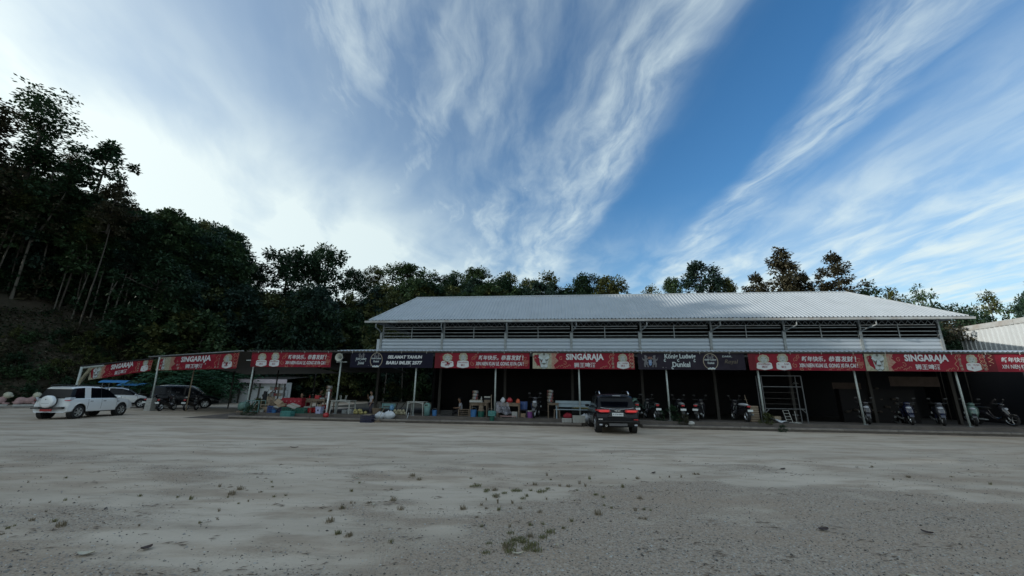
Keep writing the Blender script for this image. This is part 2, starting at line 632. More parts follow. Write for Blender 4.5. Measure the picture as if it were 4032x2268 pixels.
gcol = t.mix(gfac, sand, grav)
gcol = t.mix(t.m('MULTIPLY', t.step(t.noise(mapn.outputs[0], .8, 4, .6), .42, .66), .38), gcol, (.40, .30, .215))
gcol = t.mix(t.m('MULTIPLY', t.step(grit, .6, .8), .25), gcol, (.14, .13, .12))
bs = t.n('ShaderNodeBsdfPrincipled')
bs.inputs['Roughness'].default_value = .92
bs.inputs['Specular IOR Level'].default_value = .2
t.t.links.new(gcol, bs.inputs['Base Color'])
bp = t.n('ShaderNodeBump')
bp.inputs['Strength'].default_value = .7
bp.inputs['Distance'].default_value = .02
hgt = t.m('ADD', t.m('MULTIPLY', fine, .5), t.m('MULTIPLY', t.m('MULTIPLY', vor.outputs['Distance'], gfac), 1.2))
hgt = t.m('ADD', hgt, t.m('MULTIPLY', mid, .8))
t.t.links.new(hgt, bp.inputs['Height'])
t.t.links.new(bp.outputs[0], bs.inputs['Normal'])
go = t.n('ShaderNodeOutputMaterial')
t.t.links.new(bs.outputs[0], go.inputs[0])
gme.materials.append(gmat)
ground = bpy.data.objects.new('ground', gme)
COL.objects.link(ground)
tag(ground, 'pale sandy gravel yard in front of the shops', kind='structure')

# ------------------------------------------------------------------ wooded hillside
_bx = [-400, -130, -80, -66, -62, -56, -50, -46, -42, -38.5, -36, -33, -25, -10, 20, 60, 400]
_by = [-400, -200, -60, -15, 5, 20, 28, 30.5, 32.5, 35.5, 41, 47, 53, 57, 66, 74, 110]


def base_y(x):
    return float(np.interp(x, _bx, _by))


def hill(x, y):
    """height of the bank and the slope above it"""
    d = (y - base_y(x)) * (.62 if x < -36 else .9)
    if x < -50:
        d = min(d, (-50 - x) * .55 + max(0, y - 29) * .4 + 2)
    if d <= 0:
        return -1.0
    amp = float(np.interp(x, [-70, -52, -46, -40, -22, 0, 60], [1.6, 1.5, 1.25, 1.0, .55, .3, .25]))
    h = amp * (8.0 * (1 - math.exp(-d / 7.0)) + .2 * min(d, 70)) * sstep(d, -.6, 1.6)
    return h + amp * .35 * noise.noise(Vector((x * .35, y * .35, 0))) * min(1, d / 3)


def land_z(x, y):
    return max(0.0, hill(x, y))


hx = spaced(-260, 120, -72, -8, .9, 1.3)
hy = spaced(-160, 200, 4, 66, 1.0, 1.3)
hv = [(x, y, hill(x, y)) for y in hy for x in hx]
n_ = len(hx)
hf = []
for j in range(len(hy) - 1):
    for i in range(n_ - 1):
        q = (j * n_ + i, j * n_ + i + 1, (j + 1) * n_ + i + 1, (j + 1) * n_ + i)
        if max(hv[k][2] for k in q) > -.99:
            hf.append(q)
hme = bpy.data.meshes.new('hillside')
hme.from_pydata(hv, [], hf)
hme.polygons.foreach_set('use_smooth', [True] * len(hf))
M_soil = mat('bank_soil', (.05, .040, .028), .95, var=.9, vscale=.5, col2=(.028, .028, .016), bump=.08, bscale=4)
hme.materials.append(M_soil)
hillside = bpy.data.objects.new('hill', hme)
COL.objects.link(hillside)
tag(hillside, 'dark earth bank rising under the trees', kind='structure')

# ------------------------------------------------------------------ trees


def crown_mesh(style, seed, leafm, rx, h, ncl, per, ls):
    rg = random.Random(seed)
    cl = []
    for i in range(ncl):
        a = rg.uniform(0, 2 * PI)
        if style == 'dome':
            z = rg.random() ** .7
            rr = math.sqrt(max(0, 1 - (z * 1.02 - .12) ** 2)) * rg.uniform(.45, 1.0)
        elif style == 'umb':
            z = rg.uniform(.45, 1.0)
            rr = math.sqrt(max(0, 1 - ((z - .45) / .58) ** 2)) * rg.uniform(.3, 1.0)
        elif style == 'cone':
            z = rg.random() ** 1.1
            rr = (1.04 - z) ** .8 * rg.uniform(.2, 1.0)
        elif style == 'tall':
            z = rg.random()
            rr = (.55 + .45 * math.sin(z * 7.5 + seed)) * (1.1 - .55 * z) * rg.uniform(.2, 1.0)
        elif style == 'open':
            z = rg.random()
            rr = math.sin(PI * (z * .8 + .15)) * rg.uniform(.35, 1.05)
        else:
            z = rg.random()
            rr = min(1, 1.5 * math.sin(PI * (z * .78 + .2))) * rg.uniform(.3, 1.0)
        lob = 1 + .22 * math.sin(a * 3 + seed) + .12 * math.sin(a * 5 + seed * 2)
        c = (rx * rr * lob * math.cos(a), rx * rr * lob * math.sin(a), h * z * (1 - .08 * rr))
        cl.append((c, rx * rg.uniform(.13, .3)))
    V, Fs = [], []
    for c, r in cl:
        for k in range(per):
            th, u = rg.uniform(0, 2 * PI), rg.uniform(-1, 1)
            q = math.sqrt(1 - u * u)
            rad = r * rg.random() ** .45
            d = Vector((q * math.cos(th), q * math.sin(th), u * .62))
            p = Vector(c) + d * rad
            s = ls * rg.uniform(.6, 1.35)
            out = (d + Vector((rg.uniform(-.7, .7), rg.uniform(-.7, .7), rg.uniform(-.9, .3)))).normalized()
            side = out.cross(Vector((rg.uniform(-.3, .3), rg.uniform(-.3, .3), 1))).normalized()
            nrm = side.cross(out)
            b = len(V)
            V += [tuple(p), tuple(p + out * s * .5 + side * s * .3 - nrm * s * .06), tuple(p + out * s), tuple(p + out * s * .5 - side * s * .3 - nrm * s * .06)]
            Fs += [(b, b + 1, b + 2), (b, b + 2, b + 3)]
    me = bpy.data.meshes.new('crown')
    me.from_pydata(V, [], Fs)
    me.materials.append(leafm)
    return me, cl


def limbs_mesh(cl, h, seed, m, r0=.16):
    rg = random.Random(seed + 99)
    mb = MB()
    top = Vector((rg.uniform(-.4, .4), rg.uniform(-.4, .4), h * .72))
    mb.tube([(0, 0, -.3), (top.x * .4, top.y * .4, h * .33), top], [r0, r0 * .75, r0 * .25], m, 6)
    for c, r in rg.sample(cl, min(len(cl), 16)):
        z0 = max(0, min(h * .65, c[2] - .35 * math.hypot(c[0], c[1])))
        f = z0 / (h * .72)
        st = Vector((top.x * f, top.y * f, z0))
        e = Vector(c)
        midp = st.lerp(e, .5) + Vector((rg.uniform(-.2, .2), rg.uniform(-.2, .2), -.15))
        mb.tube([st, midp, e], [r0 * .5, r0 * .32, r0 * .1], m, 5)
    me_o = mb.build('limbs', smooth=True)
    me = me_o.data
    bpy.data.objects.remove(me_o)
    return me


def trunk_mesh(seed, m, r=.2, fork=False):
    """clear bole of unit height"""
    rg = random.Random(seed)
    mb = MB()
    bx, by = rg.uniform(-.5, .5), rg.uniform(-.5, .5)
    pts = [(bx * math.sin(f * 2.2) * f, by * math.sin(f * 2.6) * f, -.02 + 1.04 * f) for f in (0, .12, .3, .5, .7, .85, 1)]
    mb.tube(pts, [r * 1.5, r * 1.08, r, r * .9, r * .8, r * .7, r * .55], m, 8)
    if fork:
        a = pts[3]
        mb.tube([a, (a[0] + .5, a[1] + .2, .72), (a[0] + 1.1, a[1] + .3, 1.0)], [r * .6, r * .45, r * .3], m, 6)
    o = mb.build('trunk', smooth=True)
    me = o.data
    bpy.data.objects.remove(o)
    return me


NAT = {'dome': (3.6, 6.0, 74, 66, .42), 'open': (3.0, 6.0, 46, 44, .40), 'tall': (3.1, 11.0, 120, 60, .21),
       'umb': (4.3, 6.0, 66, 66, .40), 'cone': (3.2, 8.0, 80, 62, .38), 'dense': (2.4, 7.5, 76, 60, .36), 'bushy': (3.4, 9.0, 92, 62, .42)}
LIB = {}
for style, (rx, h, ncl, per, ls) in NAT.items():
    for k, lm in enumerate({'dome': (0, 1, 3, 2), 'open': (1, 2, 0), 'tall': (0, 4), 'umb': (4, 0), 'cone': (4,), 'dense': (4, 0, 2), 'bushy': (3, 0, 1, 2)}[style]):
        cm, cl = crown_mesh(style, 11 * k + len(style) * 3 + 1, M_leaf[lm], rx, h, ncl, per, ls)
        LIB.setdefault(style, []).append((cm, limbs_mesh(cl, h, k, M_barkdark if style != 'open' else M_bark)))
TRUNKS = [trunk_mesh(s, M_bark if s < 4 else M_barkdark, r=.075, fork=(s in (1, 3))) for s in range(6)]
n_tree = 0


def tree(style, x, y, ztop, width, label, group=None, var=None, pale=False, crown_h=None, trunk_r=1.0):
    global n_tree
    n_tree += 1
    rg = random.Random(n_tree * 13 + 5)
    rx, h = NAT[style][:2]
    z0 = land_z(x, y) - .1
    cm, lm = LIB[style][(var if var is not None else rg.randrange(99)) % len(LIB[style])]
    sx = width / (2 * rx)
    ch = crown_h or h * max(.8, min(1.35, sx))
    H = ztop - z0
    ch = min(ch, H * .92)
    root = empty('tree', label, 'tree', (x, y, z0), rg.uniform(0, 6.28), group)
    tr = bpy.data.objects.new('trunk', TRUNKS[rg.randrange(4) if pale else 4 + rg.randrange(2)])
    tr.scale = (trunk_r, trunk_r, max(.5, H - ch + .2))
    cr = bpy.data.objects.new('crown', cm)
    lb = bpy.data.objects.new('limbs', lm)
    for o in (tr, cr, lb):
        COL.objects.link(o)
        o.parent = root
    for o in (cr, lb):
        o.location = (0, 0, H - ch)
        o.scale = (sx, sx, ch / h)
        if not o is tr:
            dx_ = .0
    return root


def polar(az, d):
    return d * math.sin(R(az)), d * math.cos(R(az))


def top_z(el, d):
    return CAM_H + d * math.tan(R(el))


SKYL = [  # trees that make the skyline: kind, bearing, top elevation, distance, crown width, label
    ('tall', -54.6, 26.3, 66, 12.5, 'tallest airy tree of the hill with sky showing through its crown', 0),
    ('tall', -57.4, 23.6, 62, 11, 'airy tree at the left border just below the tallest one', 1),
    ('dense', -50.0, 23.9, 64, 5.4, 'dense drooping tree standing right of the tallest airy tree', 1),
    ('tall', -52.0, 21.8, 70, 7.0, 'small thin crown between the tallest airy tree and the drooping one', 1),
    ('dense', -48.4, 20.4, 60, 3.6, 'narrow dark crown at the foot of the drooping tree', 0),
    ('dome', -45.6, 17.7, 62, 5.6, 'round crowned tree on the shoulder of the hill, upper left one', 0),
    ('dome', -43.6, 18.7, 64, 6.4, 'round crowned tree topping the shoulder of the hill', 1),
    ('dome', -41.2, 17.6, 66, 5.2, 'round crowned tree on the right side of the hill shoulder', 0),
    ('open', -40.7, 18.5, 72, 3.4, 'wispy sapling top poking above the hill shoulder', 1),
    ('dome', -38.6, 15.8, 68, 4.2, 'dark tree where the hill shoulder drops steeply', 0),
    ('open', -38.2, 17.3, 76, 3.2, 'second wispy sapling top beyond the hill shoulder', 1),
    ('dome', -35.1, 14.8, 72, 4.2, 'little round tree in the dip of the skyline', 2),
    ('dome', -31.2, 17.4, 72, 8.6, 'flat umbrella crowned tree left of its twin', 0),
    ('dome', -26.8, 18.5, 74, 8.0, 'taller umbrella crowned tree right of its twin', 0),
    ('dome', -23.0, 15.9, 70, 4.6, 'small dark tree just right of the umbrella trees', 0),
    ('dome', -20.3, 16.4, 72, 4.8, 'dark tree with a hole of sky near the umbrella trees', 3),
    ('dome', -16.4, 17.2, 70, 7.2, 'rounded leafy tree above the left end of the hall roof', 1),
    ('open', -13.1, 17.2, 74, 5.9, 'lacy tree with sky between its leaves over the hall roof corner', 0),
    ('dome', -10.0, 16.4, 70, 6.0, None, 0), ('dome', -5.6, 17.5, 68, 5.6, None, 1), ('open', -8.5, 17.2, 74, 5.6, None, 0),
    ('dome', -1.8, 16.4, 66, 6.2, None, 0), ('open', -.3, 16.9, 70, 5.8, None, 1),
    ('open', 5.2, 16.8, 64, 7.2, 'light olive lacy tree above the middle of the hall roof', 1),
    ('dome', 2.9, 15.9, 66, 5.3, None, 3),
    ('dome', 11.2, 16.7, 60, 5.0, 'dark dome tree left of the gap in the trees', 0),
    ('dome', 14.5, 16.0, 60, 5.4, 'lower dark dome tree at the edge of the gap in the trees', 3),
    ('open', 20.4, 14.4, 58, 4.0, 'low lacy tree right of the gap in the trees', 1),
    ('dome', 23.4, 15.1, 60, 3.4, 'small tree tucked against the broad tree behind the roof', 1),
    ('dome', 26.9, 16.6, 56, 6.0, 'broad leafy tree alone behind the hall ridge', 2),
    ('dome', 29.6, 14.5, 57, 4.0, 'small tree on the right flank of the broad one', 3),
    ('cone', 36.4, 17.2, 54, 5.8, 'tall pointed brown green tree behind the right end of the ridge', 0),
    ('dense', 33.4, 14.5, 54, 3.8, 'short side tree left of the tall pointed tree', 0),
    ('dense', 38.2, 13.9, 55, 3.4, 'short side tree between the pointed tree and its neighbour', 0),
    ('dense', 41.3, 15.6, 54, 3.9, 'tall ragged tree to the right of the pointed tree', 0),
    ('open', 43.6, 12.2, 56, 4.0, 'low spreading tree touching the right slope of the roof', 0),
    ('open', 45.4, 10.8, 56, 3.2, 'lower lacy tree along the right roof slope', 1),
    ('open', 47.5, 11.1, 52, 2.6, 'slim lacy tree rising beyond the right roof end', 0),
    ('dome', 48.8, 8.9, 50, 3.4, 'dark bushy tree behind the right eave', 0),
    ('dome', 50.6, 8.0, 47, 3.0, 'dark bushy tree above the metal wall', 0),
    ('open', 51.7, 9.3, 56, 2.8, 'lacy tree over the metal wall', 1),
    ('open', 53.4, 8.9, 54, 2.6, 'lacy tree near the right border over the metal wall', 0),
    ('dome', 54.2, 8.6, 50, 2.6, 'bushy tree at the right border over the metal wall', 2),
    ('dense', 55.3, 10.9, 40, 2.2, 'leafy branch tips entering at the right border', 1),
]
for kind, az, el, d, wd, lab, var in SKYL:
    x, y = polar(az, d)
    tree(kind, x, y, top_z(el, d), wd, crown_h={-31.2: 7.5, -26.8: 9}.get(az), label=lab or 'leafy dark green tree in the row behind the hall roof', group=None if lab else 'trees in the row behind the hall', var=var)

SK = [(-62, 20), (-55, 18.5), (-50, 18), (-48.5, 17), (-46, 15.8), (-43, 16), (-40.5, 14.6), (-38, 12.8), (-35, 12.8), (-31, 13.4), (-26.7, 14), (-23, 13.3), (-20, 14.8), (-16, 15.8), (-5, 15.9), (4, 15.6), (10, 15.3), (14.5, 14.8), (16, 13.2), (30, 12.5), (42, 10), (50, 6.8), (56, 6)]


def skyline(az):
    return float(np.interp(az, [a for a, b in SK], [b for a, b in SK]))


# pale slender trunks along the forest edge
for i, (az, base_el, top_el, wd) in enumerate([(-53.0, 7.3, 21, 5), (-51.7, 7.6, 18, 4.2), (-49.0, 6.2, 16.5, 4.4), (-47.8, 6.1, 15.5, 4), (-46.9, 5.8, 15.2, 4), (-46.3, 5.5, 15, 4.2),
                                               (-44.6, 5.6, 14.6, 4.4), (-43.6, 5.7, 15.2, 4.2), (-42.2, 5.6, 14.5, 4), (-41.0, 5.6, 14.2, 4), (-54.3, 7.6, 18, 4.6), (-50.3, 6.8, 16.5, 4.2), (-55.6, 8, 19, 5)]):
    d = 44.0
    for _ in range(60):   # walk back until the bank reaches the height the trunk stands at
        x, y = polar(az, d)
        if land_z(x, y) >= top_z(base_el, d):
            break
        d += .4
    kind = ('open', 'dome', 'bushy')[i % 3] if i not in (0,) else 'open'
    lab = {0: 'leaning forked pale trunk nearest the bank at the left', 6: 'pale leaning trunk in the middle of the forest edge with bare twigs'}.get(i)
    tree(kind, x, y, top_z(top_el, d), wd, lab or 'slender pale trunked tree along the forest edge', None if lab else 'pale trunked trees along the forest edge', pale=True, crown_h=3.6 if i else 4.5, trunk_r=1.5 if i == 0 else rnd.uniform(.75, 1.15))

# the wood behind them and the leafy wall towards the hall
rg = random.Random(31)
for i in range(420):
    az = rg.uniform(-58.5, -37.5)
    if n_tree > 175:
        break
    x, y = polar(az, 50)
    d = rg.uniform(52, 92)
    x, y = polar(az, d)
    if land_z(x, y) < top_z(float(np.interp(az, [-57, -53, -49, -46, -41, -37], [8.5, 7.8, 6.8, 6.2, 6.2, 4.5])), d) - .3:
        continue
    tree(rg.choice(('dome', 'bushy', 'bushy')), x, y, max(land_z(x, y) + 11.5, top_z(skyline(az) - .6 - 5 * rg.random() ** 1.4, d)), rg.uniform(5.5, 8.5), 'dark leafy tree inside the shaded hillside wood', 'trees inside the hillside wood', var=rg.randrange(3), crown_h=rg.uniform(6, 9), pale=rg.random() < .12)
for i in range(84):
    az = -43.5 + 45 * ((i * 37 % 84) + rg.random()) / 84
    d = rg.uniform(54, 64) if az > -34 else rg.uniform(51, 60)
    f = rg.random()
    if i % 2:
        d += 8
        f = .8 + .25 * f
    x, y = polar(az, d)
    el = 4.5 + (skyline(az) - 5.5) * f
    tree('bushy', x, y, max(top_z(el, d), land_z(x, y) + 5), rg.uniform(5.5, 8), 'bluish green bushy tree in the leafy wall left of the hall', 'bushy trees in the leafy wall', crown_h=rg.uniform(8, 12))
tree('bushy', *polar(-17.6, 50), top_z(13.3, 50), 5.6, 'yellowish green bushy tree beside the left roof corner', var=3, crown_h=8)
tree('bushy', *polar(-15.2, 52), top_z(11.5, 52), 5.0, 'shorter yellowish green tree touching the left roof slope', var=3, crown_h=7)
for i in range(46):
    az = -15 + 71 * (i + rg.random()) / 46
    d = rg.uniform(56, 66)
    x, y = polar(az, d)
    tree('bushy', x, y, top_z(skyline(az) - 2.2 * rg.random() ** 1.6, d), rg.uniform(5, 7.5), 'dark tree low behind the hall and its neighbours', 'low trees behind the hall', crown_h=rg.uniform(5.5, 8))
# unseen wood added beyond the left border, its height set to shade the yard
WV, WF = [], []
for row in range(3):
    for i in range(30):
        f = (i + .33 * row + rg.uniform(-.15, .15)) / 30
        x = float(np.interp(f, [0, .25, .55, 1], [-55.5, -60, -65, -68])) - 4.2 * row
        y = float(np.interp(f, [0, .25, .55, 1], [32, 12, -10, -48])) + 1.5 * row
        zt, rr, hh = (30.6, 31.2, 30.6)[row] + rg.uniform(-.8, .5), rg.uniform(3.8, 4.6), rg.uniform(20, 23)
        for k in range(900):
            z = rg.random()
            a = rg.uniform(0, 2 * PI)
            q = rr * min(1, 1.5 * math.sin(PI * (z * .78 + .2))) * math.sqrt(rg.random())
            p = Vector((x + q * math.cos(a), y + q * math.sin(a), zt - hh * (1 - z)))
            d1 = Vector((rg.uniform(-1, 1), rg.uniform(-1, 1), rg.uniform(-.7, .5))).normalized()
            sd = d1.orthogonal().normalized()
            s_ = rg.uniform(.5, 1.0)
            b = len(WV)
            WV += [tuple(p), tuple(p + d1 * s_ * .5 + sd * s_ * .3), tuple(p + d1 * s_), tuple(p + d1 * s_ * .5 - sd * s_ * .3)]
            WF.append((b, b + 1, b + 2, b + 3))
        b = len(WV)
        for zz, r_ in ((land_z(x, y) - .2, .2), (zt - hh * .5, .12)):
            WV += [(x + r_ * math.cos(a_), y + r_ * math.sin(a_), zz) for a_ in (0, 1.57, 3.14, 4.71)]
        WF += [(b + k, b + (k + 1) % 4, b + 4 + (k + 1) % 4, b + 4 + k) for k in range(4)]
me = bpy.data.meshes.new('shade_woods')
me.from_pydata(WV, [], WF)
me.materials.append(M_leaf[0])
o = bpy.data.objects.new('shade_woods', me)
COL.objects.link(o)
tag(o, 'unseen wood added past the left border to shade the yard', 'shade_woods', kind='stuff')

# shrubs and ferns on the bank


def shrub_mesh(seed, m, rx, h, ncl, per, ls):
    me, cl = crown_mesh('bushy', seed, m, rx, h, ncl, per, ls)
    me.name = 'foliage'
    return me


def fern_mesh(seed, m):
    rg = random.Random(seed)
    V, Fs = [], []
    for k in range(26):
        a = rg.uniform(0, 2 * PI)
        L = rg.uniform(.9, 1.7)
        z0 = rg.uniform(.2, 1.5)
        up = rg.uniform(.25, .7)
        prev = None
        for j in range(9):
            f = j / 8
            p = Vector((math.cos(a) * L * f, math.sin(a) * L * f, z0 + up * math.sin(f * 2.4) * .8 - f * f * .4))
            wd = .26 * math.sin(PI * min(1, f * .85 + .12))
            sd = Vector((-math.sin(a), math.cos(a), 0))
            b = len(V)
            for sgn in (1, -1):
                q = p + sd * wd * sgn - Vector((0, 0, .07))
                dirn = Vector((math.cos(a), math.sin(a), 0)) * .1
                V += [tuple(p), tuple(q + dirn * 1.5), tuple(q - dirn * .2)]
                Fs.append((len(V) - 3, len(V) - 2, len(V) - 1))
    me = bpy.data.meshes.new('fronds')
    me.from_pydata(V, [], Fs)
    me.materials.append(m)
    return me


SHRUBS = [shrub_mesh(s, M_leaf[m], 1.1, 1.5, 26, 34, .2) for s, m in ((3, 0), (5, 2), (8, 1), (9, 4))]
FERNS = [fern_mesh(s, M_fern) for s in (1, 2, 3)]
SHSTEM = MB().tube([(0, 0, -.1), (.05, .02, .5), (.1, 0, 1.1)], [.04, .03, .015], M_barkdark, 5).build('stem')
SHSTEM_ME = SHSTEM.data
bpy.data.objects.remove(SHSTEM)


def plant(name, me, x, y, z, s, label, group=None, cat='shrub', part='foliage', rot=None):
    root = empty(name, label, cat, (x, y, z), rnd.uniform(0, 6) if rot is None else rot, group)
    for nm, d in ((part, me), ('stem', SHSTEM_ME)):
        o = bpy.data.objects.new(nm, d)
        COL.objects.link(o)
        o.parent = root
        o.scale = (s, s, s * (1 if nm != 'stem' else .8))
    return root


rg = random.Random(5)
k = 0
while k < 90:
    az = rg.uniform(-56, -36)
    d = rg.uniform(45, 62)
    x, y = polar(az, d)
    z = hill(x, y)
    if .1 < z < 9 and d < 60:
        plant('shrub', SHRUBS[rg.randrange(4)], x, y, z - .1, rg.uniform(.5, 1.25), 'low dark shrub on the earth bank below the wood', 'shrubs on the earth bank')
        k += 1
for i, (az, d, s) in enumerate([(-38.2, 49, 1.9), (-37.2, 48, 1.6), (-36.3, 50, 2.0), (-34.8, 51, 1.9), (-33.6, 52, 1.7), (-41.5, 47.5, 1.6), (-42.6, 48, 1.3), (-32.0, 53, 1.7), (-30.2, 55, 1.8), (-28.5, 56, 1.6), (-39.4, 50, 2.1), (-35.6, 53, 2.2)]):
    x, y = polar(az, d)
    plant('fern', FERNS[i % 3], x, y, land_z(x, y), s, 'broad layered fern at the foot of the leafy wall above the left canopy', 'ferns above the left canopy', 'fern', 'fronds')

for i in range(46):   # darker thickets between the trunks
    az = -57 + 17 * (i + rg.random()) / 46
    el = float(np.interp(az, [-57, -53, -49, -46, -41, -37], [8.8, 8.1, 7.0, 6.5, 6.4, 4.6])) + rg.uniform(.1, 1.2)
    d = 46.0
    x, y = polar(az, d)
    while land_z(x, y) < top_z(el, d) and d < 84:
        d += .5
        x, y = polar(az, d)
    plant('thicket', SHRUBS[(0, 3, 0, 2)[i % 4]], x, y, land_z(x, y) - .2, rg.uniform(1.5, 2.6), 'tall dark thicket among the trunks at the wood edge', 'thickets between the trunks')
# loose undergrowth nobody could count
V, Fs = [], []
rg = random.Random(17)
mi = []
while len(Fs) < 30000:
    az = rg.uniform(-58, -34)
    d = rg.uniform(43, 64)
    x, y = polar(az, d)
    z = hill(x, y)
    if z < .02 or noise.noise(Vector((x * .5, y * .5, 3))) < -.25:
        continue
    p = Vector((x, y, z + rg.uniform(0, .5)))
    s = rg.uniform(.12, .34)
    a = rg.uniform(0, 2 * PI)
    o_ = Vector((math.cos(a), math.sin(a), rg.uniform(-.2, .8))).normalized()
    sd = o_.cross(Vector((0, 0, 1))).normalized()
    b = len(V)
    V += [tuple(p), tuple(p + o_ * s * .5 + sd * s * .35), tuple(p + o_ * s), tuple(p + o_ * s * .5 - sd * s * .35)]
    Fs += [(b, b + 1, b + 2), (b, b + 2, b + 3)]
    q = rg.random()
    m_ = 0 if q < .55 else 1 if q < .9 else 2 if q < .985 else 3
    mi += [m_, m_]
me = bpy.data.meshes.new('undergrowth')
me.from_pydata(V, [], Fs)
for m_ in (M_leaf[0], M_leaf[4], M_leaf[2], mat('pale_dead_leaf', (.3, .28, .22), .8)):
    me.materials.append(m_)
me.polygons.foreach_set('material_index', mi)
o = bpy.data.objects.new('undergrowth', me)
COL.objects.link(o)
tag(o, 'low leafy undergrowth and dead leaves on the earth bank', 'undergrowth', kind='stuff')

M_backsheet = mat('dark_back_yard_sheet', (.09, .075, .055), .95, var=.8, vscale=.8, col2=(.04, .04, .026), bump=.05, bscale=6)
bs_ = MB()
bs_.add([W(-9, 13.25, .006), W(46, 13.25, .006), W(52, 60, .006), W(-12, 60, .006)], [(0, 1, 2, 3)], M_backsheet)  # dark sheet added over the sand so the ground behind reads dark
tag(bs_.build('back_yard_ground'), 'dark ground sheet laid behind the hall', kind='structure')

# ------------------------------------------------------------------ platform in front of the hall
pf = thing('concrete_platform', 'low stepped concrete platform running along the shop front', 'platform', 0, 0)
MB().box(-5.6, 13.5, -.45, 1.6, -.2, .31, M_conc).box(16.4, 41, -.45, 1.6, -.2, .31, M_conc).box(13.5, 16.4, .9, 1.6, -.2, .305, M_conc).build('floor_slab', pf)
for a, b in ((-5.5, 13.5), (16.4, 41)):
    MB().box(a, b, -1.05, -.452, -.2, .17, M_conc).build('step', pf)
    n = int((b - a) / 2.2)
    for i in range(n):   # pale worn kerb strips along the step edge
        x0 = a + (b - a) * i / n
        x1 = a + (b - a) * (i + 1) / n - .02
        MB().box(x0, x1, -1.09, -1.052, .10, .178 + rnd.uniform(-.006, .006), M_conc2).build('kerb_strip', pf)
ramp = MB()
ramp.add([(-8.2, -1.1, .004), (-5.61, -1.1, .004), (-5.61, .2, .30), (-8.2, .2, .02), (-5.61, .2, -.1), (-5.61, -1.1, -.1), (-8.2, .2, -.1), (-8.2, -1.1, -.1)],
         [(0, 1, 2, 3), (1, 5, 4, 2), (2, 4, 6, 3), (0, 7, 5, 1), (3, 6, 7, 0)], M_conc)
ramp.build('ramp', pf)

# ------------------------------------------------------------------ the hall
M_darkfloor = mat('shade_dark_floor', (.05, .045, .04), .9, var=.5, vscale=1.5)  # dark floor added; the hall's deep shade is put into its colour
hall = thing('market_hall', 'long open sided hall with grey ribbed metal roof and slatted upper wall', 'hall', 0, 4.5)
# local frame of the hall: x along the front, y behind the upper wall, z up
COLX = [.19 + 4.378 * i for i in range(9)]
EAVE_Y, EAVE_Z, RID_Y, RID_Z = -1.12, 6.16, 2.8, 8.62
EL, ER, RL, RRX = -.32, 36.05, 1.5, 32.55
BACK_Y = 6.7


def roof_z(y):
    return EAVE_Z + (y - EAVE_Y) / (RID_Y - EAVE_Y) * (RID_Z - EAVE_Z)


def lim(x):
    """how far up the front slope a rib at x runs before it meets a hip"""
    if x < RL:
        f = (x - EL) / (RL - EL)
    elif x > RRX:
        f = (ER - x) / (ER - RRX)
    else:
        f = 1
    return max(0.0, min(1.0, f))


rib = [(0, 0), (.03, .05), (.075, .05), (.105, 0), (.225, 0)]
SW = .9
nsheet = int(round((ER - EL) / SW))
SW = (ER - EL) / nsheet
for side in (0, 1):
    for i in range(nsheet):
        x0 = EL + SW * i
        mb = MB()
        rows = []
        for k in range(4):
            for j, (a, b) in enumerate(rib[:4]):
                rows.append((x0 + (k + a / .225) * SW / 4, b))
        rows.append((x0 + SW, .004))
        V, Fs = [], []
        dz_ = .004 * (i % 2) + rnd.uniform(0, .004)
        for xx, b in rows:
            f = lim(xx)
            for q in (0, f):
                yy = EAVE_Y + (RID_Y - EAVE_Y) * q
                zz = roof_z(yy) + b + dz_
                if side:
                    yy = 2 * RID_Y - yy
                V.append((xx, yy, zz))
        for j in range(len(rows) - 1):
            a = 2 * j
            Fs.append((a, a + 2, a + 3, a + 1) if not side else (a, a + 1, a + 3, a + 2))
        mb.add(V, Fs, M_roof)
        mb.build('roof_sheet', hall)
for nm, xe, xr in (('hip_slope', EL, RL), ('hip_slope', ER, RRX)):
    MB().add([(xe, EAVE_Y, EAVE_Z - .01), (xe, 2 * RID_Y - EAVE_Y, EAVE_Z - .01), (xr, RID_Y, RID_Z - .01)], [(0, 1, 2) if xe > 10 else (0, 2, 1)], M_roof).build(nm, hall)
    MB().tube([(xe, EAVE_Y, EAVE_Z + .03), (xr, RID_Y, RID_Z + .03)], .045, M_roof, 6).build('hip_cap', hall)
MB().tube([(RL - .05, RID_Y, RID_Z + .02), (RRX + .05, RID_Y, RID_Z + .02)], .07, M_roof, 6).build('ridge_cap', hall)
for i in range(9):
    a = EL - .25 + (ER - EL + .5) * i / 9
    b = EL - .25 + (ER - EL + .5) * (i + 1) / 9 - .012
    MB().box(a, b, EAVE_Y - .10, EAVE_Y + .015, EAVE_Z - .16, EAVE_Z - .03, M_gutter).build('gutter', hall)
# soffit side and truss lattice under the eave
tr_ = MB()
for i in range(96):
    a = .3 + .365 * i
    tr_.bar((a, -.02, 5.86), (a + .1825, -.02, 6.12), .022, M_steel)
    tr_.bar((a + .1825, -.02, 6.12), (a + .365, -.02, 5.86), .022, M_steel)
tr_.build('truss_lattice', hall)
MB().box(.1, 35.3, -.015, .035, 6.15, 6.26, M_steel).build('wall_plate', hall)
for i, x in enumerate(COLX):
    m_ = MB().box(x - .075, x + .075, -.13, .0, 3.9, 5.5, M_steel)
    m_.build('column', hall)
    MB().box(x + .03 + (i > 3) * .06, x + .13 + (i > 3) * .06, .0, .1, 5.0, 6.15, M_steel).build('upper_column', hall)
    MB().box(x - .08, x + .08, .01, .17, 0, 4.3, M_postdark).build('lower_column', hall)
    off = .3 if i > 2 else (.18 if i else -.0)
    if i < 8:
        dp = MB().tube([(x + off, EAVE_Y + .05, 6.02), (x + off, EAVE_Y + .05, 5.72), (x + off * .4, -.35, 5.55), (x, -.2, 5.45)], .042, M_steel, 7)
        dp.build('downpipe', hall, smooth=True)
